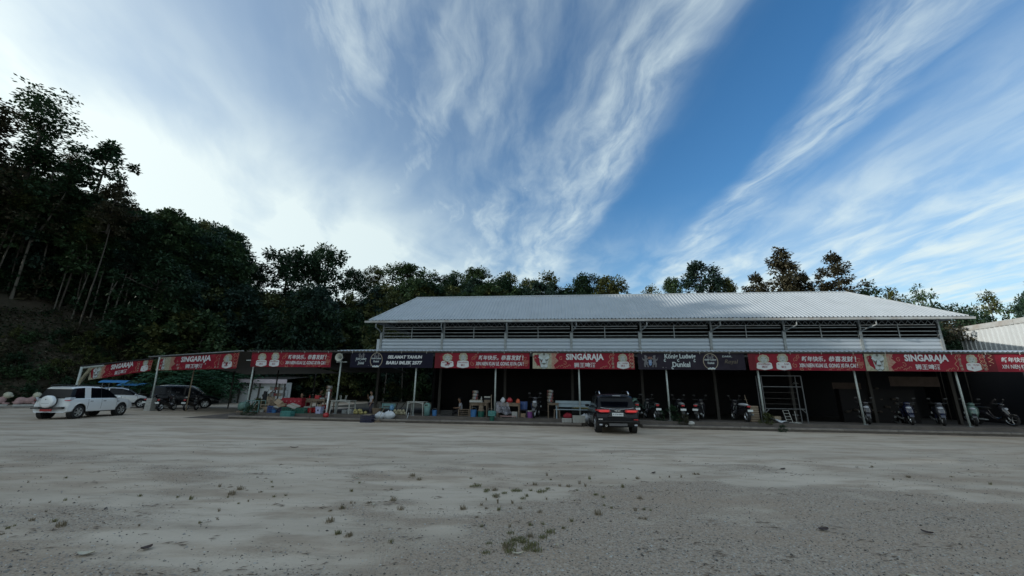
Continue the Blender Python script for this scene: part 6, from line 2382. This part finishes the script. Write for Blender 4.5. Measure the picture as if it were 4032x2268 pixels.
bag('orange bag at the right corner of the film covered table', 10.22, .1, Z0 + .66, (.1, .09, .14), M_orange, 8)
lt = thing('low_tray', 'low pinkish tray table on the platform under the film', 'tray', 9.75, -.25, Z0)
MB().box(-.42, .42, -.13, .13, .06, .09, M_pink).build('tray', lt)
for sx in (-1, 1):
    MB().box(sx * .36 - .02, sx * .36 + .02, -.1, .1, 0, .06, M_woodpale).build('foot', lt)
carton('grey box under the film covered table, right side', 10.05, .25, Z0, (.3, .25, .28), M_stone, name='grey_box')
bch = thing('plastic_chair', 'dark blue plastic chair right of the film covered table', 'chair', 10.5, .4, Z0)
MB().box(-.2, .2, -.2, .2, .36, .39, M_navy).build('seat', bch)
MB().grid(lambda u, v: (-.2 + .4 * u, .2 + .05 * v - .04 * math.sin(PI * u), .40 + .40 * v), 6, 4, M_blue).build('backrest', bch, smooth=True)
for sx in (-1, 1):
    for sy in (-1, 1):
        MB().bar((sx * .18, sy * .18, .36), (sx * .2, sy * .2, 0), .035, M_navy).build('leg', bch)
carton('cream box under the dark blue chair', 10.5, .3, Z0, (.26, .24, .2), M_card, name='cream_box')
tub('purple bin with white lid left of a scooter', 10.9, .05, Z0, .14, .16, .32, M_purple, 'bin', M_plastic_w, 'bin')
table('wood counter table carrying a snack tower left of the grey blue bench', 12.1, .4, .62, .5, .76, M_wood, .05)
snack_tower('snack tower on the counter left of the grey blue bench', 11.95, .35, Z0 + .76, .66)
st = thing('wood_stool', 'small wood stool between counter and bench', 'stool', 12.3, .05, Z0)
MB().box(-.17, .17, -.14, .14, .40, .44, M_wood).build('seat', st)
for sx in (-1, 1):
    for sy in (-1, 1):
        MB().bar((sx * .13, sy * .1, .4), (sx * .15, sy * .12, 0), .045, M_wood).build('leg', st)
bag('dark red bag on the floor under the bench', 12.85, .1, Z0, (.22, .14, .14), M_red, 9)
bag('white and blue sack under the bench near the car', 13.75, -.25, .172, (.32, .2, .2), M_bagwhite, 12, 'sack', None, True, 'sack')


def wood_crate(label, s, t_, z, wd, dp, h, m, group):
    o = thing('wood_crate', label, 'crate', s, t_, z, .02, group)
    MB().box(-wd / 2, wd / 2, -dp / 2, dp / 2, 0, .015, M_wood).build('bottom', o)
    for k in range(4):
        x = -wd / 2 + wd * (k + .5) / 4
        for sy in (-1, 1):
            MB().box(x - wd / 9.2, x + wd / 9.2, sy * dp / 2 - .01, sy * dp / 2 + .01, .015, h - .02 - .015 * (k % 2), m).build('board', o)
    for sx in (-1, 1):
        MB().box(sx * wd / 2 - .01, sx * wd / 2 + .01, -dp / 2 + .012, dp / 2 - .012, .015, h - .02, m).build('end_board', o)
    MB().box(-wd / 2 - .01, wd / 2 + .01, -dp / 2 - .022, -dp / 2 - .012, h - .045, h, m).build('top_rail', o)
    return o


wood_crate('whitewashed wooden crate on the step next to the black car', 13.38, -.8, .172, .60, .3, .36, M_plastic_w, 'painted wooden crates')
wood_crate('grey wooden crate left of the whitewashed one', 12.78, -.8, .172, .46, .3, .22, M_stone, 'painted wooden crates')
hd = bag('yellow bananas heaped on the shelf behind the bench', 13.7, .95, .75, (.55, .15, .07), M_melon, 15, 'banana_heap', None, False, 'bananas')
MB().box(-.6, .6, -.2, .2, -.44, -.0, M_dark).build('shelf', hd)

# plants round the seventh post, stone, weeds, and the far right goods


def weed(label, s, t_, z, k, sc_, cat='plant', group=None):
    x, y, zz = W(s, t_, z)
    return plant('weed_plant', SHRUBS[k], x, y, zz, sc_, label, group, cat)


weed('weedy plant climbing the post right of the black car', 18.05, -.05, Z0, 0, .45)
weed('scraggly weeds drooping over the platform edge by that post', 18.5, -.5, .15, 3, .34)
weed('small weeds at the foot of the steel frame post', 22.45, -.35, .25, 1, .34)
weed('grassy weeds on the ground below the steel frame', 22.6, -1.3, .0, 0, .2)
stn = thing('stone', 'rough pale stone lying on the step near the weedy post', 'stone', 18.75, -.8, .172)
MB().ball((0, 0, .09), (.16, .12, .1), M_stone, 10, 7, .12, rgb).build('rock', stn)
wbx = thing('wicker_hamper', 'tall brown wicker hamper left of the steel frame', 'hamper', 22.2, .45, Z0)
MB().box(-.2, .2, -.18, .18, 0, .78, M_wood).build('hamper', wbx)
for k in range(7):
    MB().box(-.206, .206, -.19, -.181, .05 + .11 * k, .09 + .11 * k, M_woodpale).build('weave_band', wbx)
fr = thing('steel_frame', 'tall welded steel frame of thin bars standing on the platform', 'frame', 23.65, .45, Z0)
M_fr = mat('pale_frame_paint', (.10, .105, .11), .55, .2, var=.3, vscale=5)
for x in (-.95, .95):
    for y in (-.25, .25):
        MB().bar((x, y, 0), (x, y, 2.27), .04, M_fr).build('upright', fr)
for z, m_ in ((2.27, M_fr), (1.73, M_fr), (.66, M_fr)):
    MB().bar((-.95, -.25, z), (.95, -.25, z), .035, m_).build('crossbar', fr)
    for x in (-.95, .95):
        MB().bar((x, -.25, z), (x, .25, z), .03, M_fr).build('side_bar', fr)
for z in (1.45, 1.15, .88, .2):
    MB().bar((-.95, .25, z), (.95, .25, z), .014, M_postdark).build('crossbar', fr)
for x in (-1, 1):
    MB().bar((x * .95, -.25, .45), (x * .75, -.25, .66), .03, M_fr).build('brace', fr)
tw_ = thing('hand_trolley', 'white ladder backed hand trolley under the steel frame', 'trolley', 23.72, .12, Z0)
for x in (-.13, .13):
    MB().tube([(x, .0, 0), (x - .06, .14, .60)], .014, M_plastic_w, 6).build('rail', tw_)
for k in range(5):
    MB().bar((-.13 - .015 * k * .9, .035 * k * .9 - .0, .02 + .14 * k), (.13 - .015 * k * .9, .035 * k * .9, .02 + .14 * k), .018, M_plastic_w).build('rung', tw_)
fn = thing('standing_fan', 'broken white fan stand without blades beside the hand trolley', 'fan', 24.05, .15, Z0)
MB().lathe([(.001, 0), (.2, 0), (.2, .02), (.03, .05), (.001, .05)], M_plastic_w, 16).build('base', fn)
MB().tube([(0, 0, .04), (-.03, 0, .55)], .014, M_plastic_w, 6).build('pole', fn)
MB().bar((-.16, 0, .38), (.14, 0, .38), .014, M_steel).build('arm', fn)
shd = MB()
shd.grid(lambda u, v: (-.45 + .85 * u, -.12 + .3 * v, .02 + .24 * (1 - u) ** 2 + .05 * math.sin(u * 9 + v * 5) + .04 * v), 12, 6, M_bagwhite)
o = shd.build('plastic_sheet', smooth=True, loc=W(23.2, .1, Z0), rotz=-YAW)
tag(o, 'folded white plastic sheet lying under the steel frame', 'sheet')
carton('yellow wooden box behind the plastic sheet', 23.35, .55, Z0 + .1, (.3, .2, .18), M_woodpale, name='yellow_box')
pb = thing('prop_stick', 'thin bare stick leaning by the wicker hamper', 'stick', 22.15, .75, Z0 + .75)
MB().tube([(0, 0, 0), (-.07, .1, .55)], .014, M_woodpale, 6).build('shaft', pb)
MB().tube([(-.13, .06, .32), (.04, .06, .30)], .01, M_woodpale, 5).build('crosspiece', pb)
# cloudy glass lamp hung deep on the right
lm = thing('hanging_lamp', 'small unlit hanging lamp shade deep under the right part', 'lamp', 26.2, 3.6, 2.25)
MB().lathe([(.02, .14), (.05, .12), (.17, 0), (.165, 0), (.04, .1)], M_plastic_w, 14).build('lamp_shade', lm)
MB().tube([(0, 0, .13), (0, 0, 1.4)], .006, M_black, 5).build('cord', lm)
# brownish panels hung deep inside at the right
for i, (s, t_, z, w_, h_, lab) in enumerate(((33.0, 4.2, 2.2, 2.6, .55, 'faded brown cloth panel hung deep under the canopy at the far right'), (30.0, 5.2, 2.0, 1.6, .4, 'faded brown cloth panel left of the longer one'))):
    o = MB().grid(lambda u, v: (-w_ / 2 + w_ * u, .02 * math.sin(u * 11), h_ * v), 14, 3, mat('faded_brown_cloth', (.12, .085, .07), .85, var=.6, vscale=3)).build('cloth_panel', smooth=True, loc=W(s, t_, z), rotz=-YAW)
    tag(o, lab, 'cloth panel', 'faded cloth panels')
for k in range(26):
    if k == 0:
        rkp = thing('rock_wall', 'rough dark rock garden wall deep under the right part', 'rock wall', 31.2, 4.6, 0.012)
    MB().ball((-1.8 + .145 * k, .1 * (k % 3), .7 + 1.5 * math.exp(-((k - 14) / 7) ** 2) * rgb.random()), (.12, .1, .07), mat('dark_rock', (.09, .075, .065), .9, var=.6, vscale=5), 8, 6, .15, rgb).build('rock', rkp)
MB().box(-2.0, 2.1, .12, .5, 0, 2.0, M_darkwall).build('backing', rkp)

# horn loudspeaker on its post, facing the yard
hs_ = thing('horn_loudspeaker', 'pale horn loudspeaker fixed on a canopy post between two banners', 'loudspeaker', .12, -.42, 3.38)
MB().lathe([(.045, .22), (.05, .12), (.09, .04), (.17, -.06), (.215, -.10), (.225, -.10), (.22, -.085), (.18, -.04), (.10, .06), (.06, .14), (.055, .22)], mat('horn_beige', (.42, .43, .38), .5), 26, (0, 0, 0), 'y').build('horn', hs_, smooth=True)
MB().lathe([(.001, -.07), (.05, -.05), (.055, .05)], M_steel, 14, (0, 0, 0), 'y').build('centre_cone', hs_, smooth=True)
MB().lathe([(.001, .34), (.07, .34), (.075, .22), (.05, .2)], M_steel, 14, (0, 0, 0), 'y').build('driver', hs_, smooth=True)
MB().box(-.32, .32, .25, .29, -.26, -.22, M_post).build('crossbar', hs_)
MB().bar((0, .25, -.24), (0, .25, 0), .03, M_steel).build('bracket', hs_)

# green roller cart and plants at the platform's left end
rc_ = thing('handcart', 'old green drum handcart with open wire cage by the ramp', 'cart', -5.0, -.15, .17)
MB().lathe([(.001, -.2), (.24, -.2), (.27, 0), (.24, .2), (.001, .2)], mat('faded_green_drum', (.10, .19, .16), .6, var=.5, vscale=5), 18, (-.45, 0, .45), 'x').build('drum', rc_, smooth=True)
for a, b in (((-.2, -.25, .2), (.65, -.25, .2)), ((-.2, -.25, .78), (.65, -.25, .78)), ((.65, -.25, .0), (.65, -.25, .78)), ((-.2, -.25, .0), (-.2, -.25, .78)), ((.2, -.25, .2), (.45, -.25, .78)), ((-.2, .25, .78), (.65, .25, .78)), ((.65, .25, 0), (.65, .25, .78)), ((-.2, .25, 0), (-.2, .25, .78))):
    MB().bar(a, b, .03, M_tealpale).build('cage_bar', rc_)
MB().box(-.7, .6, -.22, .22, .12, .2, M_wood).build('bed', rc_)
tub('white pot on the floor right of the handcart', -4.35, -.1, Z0, .09, .13, .14, M_plastic_w, 'pot', cat='pot')
weed('potted green plant standing in the handcart cage', -4.85, .15, .4, 1, .42)
weed('weeds hanging over the platform end below the handcart', -4.7, -.6, .1, 0, .38)
for i, (s, k) in enumerate(((4.35, 0), (4.7, 1))):
    pass
bt = thing('support_prop', 'rusty angled prop at the foot of the fourth post', 'prop', 4.45, -.6, .172)
MB().bar((0, .1, .3), (0, -.1, 0), .035, M_steel).build('strut', bt)
MB().box(-.3, .05, -.5, -.44, -.17, -.13, M_conc2).build('foot', bt)

# stone lions at the far left
def stone_lion(label, x, y, rot):
    root = empty('stone_lion', label, 'statue', (x, y, .0), rot, 'reclining stone lions')
    MB().box(-.62, .62, -.3, .3, 0, .14, M_stone).build('plinth', root)
    me0 = MB()
    for c, r_ in (((-.28, 0, .42), (.32, .24, .28)), ((.12, 0, .40), (.36, .22, .24)), ((.3, 0, .5), (.2, .2, .26)), ((-.45, .17, .26), (.2, .1, .14)), ((-.45, -.17, .26), (.2, .1, .14)), ((.5, .14, .2), (.22, .07, .07)), ((.5, -.14, .2), (.22, .07, .07)), ((-.62, .0, .3), (.1, .06, .06))):
        me0.ball(c, r_, M_pink, 14, 10)
    tmp = me0.build('body_blank')
    md = tmp.modifiers.new('remesh', 'REMESH')
    md.mode = 'VOXEL'
    md.voxel_size = .035
    md2 = tmp.modifiers.new('smooth', 'SMOOTH')
    md2.iterations = 6
    me1 = mesh_eval(tmp)
    bpy.data.objects.remove(tmp)
    me1.materials.clear()
    me1.materials.append(M_pink)
    me1.polygons.foreach_set('use_smooth', [True] * len(me1.polygons))
    o = bpy.data.objects.new('body', me1)
    COL.objects.link(o)
    o.parent = root
    hm = MB()
    hm.ball((.48, 0, .82), (.25, .25, .24), M_cream, 14, 10, .06, rgb)
    hm.ball((.66, 0, .76), (.13, .14, .12), M_cream, 12, 8)
    for sy in (-1, 1):
        hm.ball((.45, sy * .18, 1.0), (.06, .04, .07), M_cream, 8, 6)
        hm.ball((.72, sy * .07, .84), (.02, .025, .02), M_black, 8, 6)
    hm.ball((.79, 0, .78), (.03, .04, .025), M_black, 8, 6)
    hm.build('mane_head', root, smooth=True)
    return root


stone_lion('reclining stone lion with cream mane, cut off by the left border', -39.9, 31.3, R(48))
stone_lion('reclining stone lion with cream mane nearer the white SUV', -38.3, 31.9, R(52))
kb = empty('yard_kerb', 'low pale concrete kerb strip before the stone lions', 'kerb', (-36, 30, 0))
for k in range(10):
    a = -14 + 1.5 * k
    MB().box(a, a + 1.49, -.2, .2, -.1, .12 + .005 * (k % 3), M_conc2).build('kerb_stone', kb)
kb.rotation_euler = (0, 0, R(34))
kb.location = (-33.5, 30.4, 0)

# ------------------------------------------------------------------ things lying in the yard
TUFTS = [(-8.66, 7.63), (-8.93, 8.06), (-8.42, 8.03), (-7.29, 6.53), (-6.9, 6.44), (-6.8, 6.56), (-6.75, 6.71), (-6.23, 5.67), (-5.89, 5.63), (-5.59, 5.44), (-6.46, 6.02), (-6.16, 5.36), (-6.0, 5.18), (-6.21, 5.46), (-5.9, 6.83), (-5.29, 6.82), (-5.0, 6.72), (-5.13, 7.51), (-4.65, 7.34), (-4.54, 6.98), (-4.49, 6.82), (-4.16, 6.18), (-4.19, 7.18), (-4.42, 7.86), (-4.22, 7.56), (-3.66, 6.98), (-3.8, 6.89), (-4.12, 6.53), (-4.05, 6.64), (-2.73, 7.34), (-2.44, 6.6), (-2.45, 6.32), (-2.58, 6.21), (-2.39, 5.77), (-2.07, 5.32), (-1.93, 5.26), (-4.02, 5.65), (-4.65, 5.47), (-3.92, 5.82), (-1.96, 8.53), (-1.76, 8.24), (-2.8, 7.89), (-2.09, 7.52), (-2.72, 7.34), (-2.38, 6.61), (-2.18, 6.65), (-1.84, 6.78), (-1.6, 6.35), (-2.46, 6.32), (-1.17, 7.47), (-0.77, 8.41), (-0.65, 7.96), (-0.26, 7.47), (0.13, 7.63), (0.34, 8.01), (0.37, 7.45), (0.47, 7.91), (0.78, 8.76), (0.82, 8.38), (0.93, 7.83), (1.09, 7.83), (1.16, 7.89), (1.34, 8.06), (1.41, 7.85), (1.2, 7.54), (1.06, 6.92), (0.29, 7.09), (0.61, 6.98), (1.56, 7.1), (1.61, 8.49), (2.11, 7.89), (2.37, 8.59), (2.62, 8.61), (3.11, 8.7), (3.34, 8.78), (3.58, 8.79), (2.16, 7.05), (-0.43, 6.58), (-0.18, 6.7), (0.05, 6.71), (-0.34, 6.41), (-0.15, 6.35), (0.17, 6.5), (0.45, 6.31), (-0.45, 6.02), (-0.35, 5.63), (-0.37, 6.85), (-0.21, 7.02), (1.28, 6.21), (1.47, 6.63), (1.55, 6.49), (1.87, 6.37), (2.03, 6.44), (2.11, 6.41), (1.83, 6.02), (1.89, 5.99), (0.85, 5.89), (0.71, 5.62), (-1.91, 5.24), (-2.08, 5.32), (-1.36, 5.08), (0.01, 5.64), (0.28, 5.71), (0.45, 5.77), (0.06, 5.21), (0.17, 5.13), (0.26, 5.31), (-0.02, 4.96), (0.29, 4.9), (-0.16, 4.84), (-0.69, 6.39), (4.02, 9.13), (4.11, 9.14), (3.32, 8.75), (3.58, 8.76), (8.9, 10.25), (8.6, 9.05), (7.93, 8.68), (9.75, 8.54), (9.68, 9.19)]


def tuft_mesh(seed, n, h, spread, m):
    rg_ = random.Random(seed)
    V, Fs = [], []
    for k in range(n):
        a = rg_.uniform(0, 2 * PI)
        b = Vector((rg_.gauss(0, spread * .3), rg_.gauss(0, spread * .3), 0))
        L = h * rg_.uniform(.5, 1.1)
        d = Vector((math.cos(a), math.sin(a), 0))
        sd = Vector((-d.y, d.x, 0)) * rg_.uniform(.003, .006)
        bend = rg_.uniform(.3, 1.0)
        p1 = b + d * L * .3 * bend + Vector((0, 0, L * .62))
        p2 = b + d * L * .85 * bend + Vector((0, 0, L * (1.0 - .35 * bend)))
        i = len(V)
        V += [tuple(b - sd), tuple(b + sd), tuple(p1 + sd * .8), tuple(p1 - sd * .8), tuple(p2)]
        Fs += [(i, i + 1, i + 2, i + 3), (i + 3, i + 2, i + 4)]
    me = bpy.data.meshes.new('grass_tuft')
    me.from_pydata(V, [], Fs)
    me.materials.append(m)
    return me


TM = [tuft_mesh(1, 26, .11, .07, M_grass), tuft_mesh(2, 16, .09, .05, M_grass), tuft_mesh(3, 36, .12, .10, M_grassdry), tuft_mesh(4, 12, .12, .04, M_grassdry), tuft_mesh(5, 60, .07, .16, M_moss)]
rg = random.Random(9)
for i, (x, y) in enumerate(TUFTS):
    o = bpy.data.objects.new('grass_tuft', TM[rg.choice((0, 1, 2, 3, 2, 3))])
    COL.objects.link(o)
    s_ = rg.uniform(.4, .95)
    o.location = (x, y, ground_h(x, y) - .004)
    o.rotation_euler = (0, 0, rg.uniform(0, 6.28))
    o.scale = (s_, s_, s_ * rg.uniform(.55, 1.0))
    tag(o, 'small tuft of grass growing in the sandy gravel', 'grass tuft', 'grass tufts in the yard')
mosslab = ['mossy green patch around a pale strip in the foreground gravel', 'mossy green patch in the middle of the yard']
for j, (cx_, cy_, n, sx_, sy_) in enumerate(((.12, 5.2, 15, .24, .22), (.25, 7.4, 13, .45, .22))):
    V, Fs = [], []
    src = TM[4]
    vv = [tuple(v.co) for v in src.vertices]
    ff = [tuple(p.vertices) for p in src.polygons]
    for k in range(n):
        ox, oy = rg.gauss(0, sx_), rg.gauss(0, sy_)
        b = len(V)
        sc_ = rg.uniform(.5, .9)
        V += [(a * sc_ + ox, c * sc_ + oy, d * sc_ * .8) for a, c, d in vv]
        Fs += [tuple(q + b for q in f) for f in ff]
    me = bpy.data.meshes.new('moss_patch')
    me.from_pydata(V, [], Fs)
    me.materials.append(M_moss)
    o = bpy.data.objects.new('moss_patch', me)
    COL.objects.link(o)
    o.location = (cx_, cy_, ground_h(cx_, cy_))
    tag(o, mosslab[j], 'moss patch', kind='stuff')


# flat dead bits of plants pressed into the sand
V, Fs = [], []
rg = random.Random(40)
while len(Fs) < 620:
    y = 4.0 + 7 * rg.random() ** 1.3
    x = rg.uniform(-1.3, 1.3) * y
    if noise.noise(Vector((x * .6, y * 1.1, 8))) < -.05:
        continue
    for q in range(rg.randrange(1, 6)):
        a = rg.gauss(0, .5)
        L, wd = rg.uniform(.012, .08), rg.uniform(.003, .010)
        ox, oy = x + rg.gauss(0, .12), y + rg.gauss(0, .05)
        z = ground_h(ox, oy) + .006
        c_, s_ = math.cos(a) * L, math.sin(a) * L
        b = len(V)
        V += [(ox - c_, oy - s_, z), (ox + s_ * .1, oy - wd, z + .004), (ox + c_, oy + s_, z + rg.uniform(0, .012)), (ox - s_ * .1, oy + wd, z + .008)]
        Fs.append((b, b + 1, b + 2, b + 3))
me = bpy.data.meshes.new('plant_litter')
me.from_pydata(V, [], Fs)
me.materials.append(mat('dead_plant_bits', (.14, .105, .075), .9, var=.6, vscale=2))
o = bpy.data.objects.new('plant_litter', me)
COL.objects.link(o)
tag(o, 'flat dark dead plant bits strewn over the sand', 'plant litter', kind='stuff')


# loose stones
V, Fs = [], []
rg = random.Random(12)
octa = [(1, 0, 0), (-1, 0, 0), (0, 1, 0), (0, -1, 0), (0, 0, 1), (0, 0, -1)]
of = [(0, 2, 4), (2, 1, 4), (1, 3, 4), (3, 0, 4), (2, 0, 5), (1, 2, 5), (3, 1, 5), (0, 3, 5)]
cnt = 0
pm = []
while cnt < 15000:
    y = 3.9 + 9.5 * rg.random() ** 1.7
    x = rg.uniform(-1.25, 1.3) * y
    g = gravelly(x, y)
    if rg.random() > .10 + .9 * g:
        continue
    s = rg.uniform(.004, .012) * (1.8 if rg.random() < .05 else 1)
    b = len(V)
    z = ground_h(x, y)
    for p in octa:
        V.append((x + p[0] * s * rg.uniform(.7, 1.3), y + p[1] * s * rg.uniform(.7, 1.3), z + p[2] * s * .65 + s * .2))
    Fs += [tuple(b + q for q in f) for f in of]
    q = rg.random()
    pm += [0 if q < .62 else 1 if q < .86 else 2] * 8
    cnt += 1
me = bpy.data.meshes.new('gravel')
me.from_pydata(V, [], Fs)
for m_ in (M_pebble, mat('dark_pebble', (.09, .08, .072), .9), mat('pale_pebble', (.46, .45, .42), .8)):
    me.materials.append(m_)
me.polygons.foreach_set('material_index', pm)
o = bpy.data.objects.new('gravel', me)
COL.objects.link(o)
tag(o, 'loose small stones scattered over the yard', 'gravel', kind='stuff')


def leaf_thing(label, x, y, L, wd, m, rot, curl=.03):
    mb = MB()

    def fn(u, v):
        w2 = wd * math.sin(PI * min(1, max(0, u * .96 + .02))) ** .8
        return ((u - .5) * L, (v - .5) * 2 * w2, .012 + curl * abs(v - .5) ** 1.2 + curl * (u - .5) ** 2 * 2)
    mb.grid(fn, 10, 4, m)
    root = empty('fallen_leaf', label, 'leaf', (x, y, ground_h(x, y)), rot)
    mb.build('blade', root, smooth=True)
    MB().tube([(-L * .5, 0, .015 + curl * .5), (-L * .7, .01, .012)], .003, M_wood, 4).build('stalk', root)
    return root


M_dryleaf = mat('dead_brown_leaf', (.045, .028, .024), .7)
M_paleleaf = mat('bleached_leaf', (.46, .43, .34), .7, var=.3, vscale=10)
LITTER = [(-4.42, 4.62, .16, .045, M_paleleaf, .2, 'bleached leaf lying flat at the lower left'), (-3.93, 4.78, .11, .05, M_dryleaf, 1.2, 'curled dark brown leaf at the lower left'),
          (4.0, 4.3, .26, .045, M_paleleaf, -.35, 'long bleached leaf at the lower right border'), (.1, 4.78, .13, .018, M_paleleaf, .1, 'thin pale husk beside the mossy patch'),
          (3.12, 9.1, .12, .04, M_dryleaf, .6, 'small dark leaf right of the middle of the yard'), (4.1, 5.65, .14, .05, M_dryleaf, .1, 'dark leaf scrap in the right foreground'),
          (5.4, 5.6, .12, .04, M_dryleaf, 2.1, 'dark leaf scrap near the right border'), (-2.05, 6.5, .06, .03, M_paleleaf, .1, 'tiny pale scrap near a grass tuft left of centre'),
          (1.9, 7.9, .1, .015, M_paleleaf, 0, 'thin pale sliver in the middle distance'), (-3.0, 8.3, .09, .03, M_paleleaf, .2, 'pale scrap shining at the left middle of the yard'),
          (-6.3, 12.1, .22, .03, M_dryleaf, .15, 'dark strip of bark far left in the yard'), (.55, 5.0, .05, .02, M_paleleaf, 1, 'tiny pale chip right of the mossy patch'), (6.4, 9.8, .15, .05, M_dryleaf, .4, 'dead brown leaf at the right middle of the yard')]
for x, y, L, wd, m_, rot, lab in LITTER:
    leaf_thing(lab, x, y, L, wd, m_, rot)
# crust ridges pressed by tyres in the foreground
for j, off_ in enumerate((0, .05, .12, .17)):
    mb = MB()
    pts = [(-1.62 + off_ + .32 * f + .02 * math.sin(f * 5), 5.15 - 1.15 * f, 0) for f in np.linspace(0, 1, 16)]
    mb.tube([(x, y, ground_h(x, y) - .002) for x, y, z in pts], [.002 + .0055 * math.sin(PI * f) for f in np.linspace(0, 1, 16)], gmat, 6)
    o = mb.build('tyre_track', smooth=True)
    tag(o, 'raised ridge of a tyre track in the foreground sand', kind='structure')
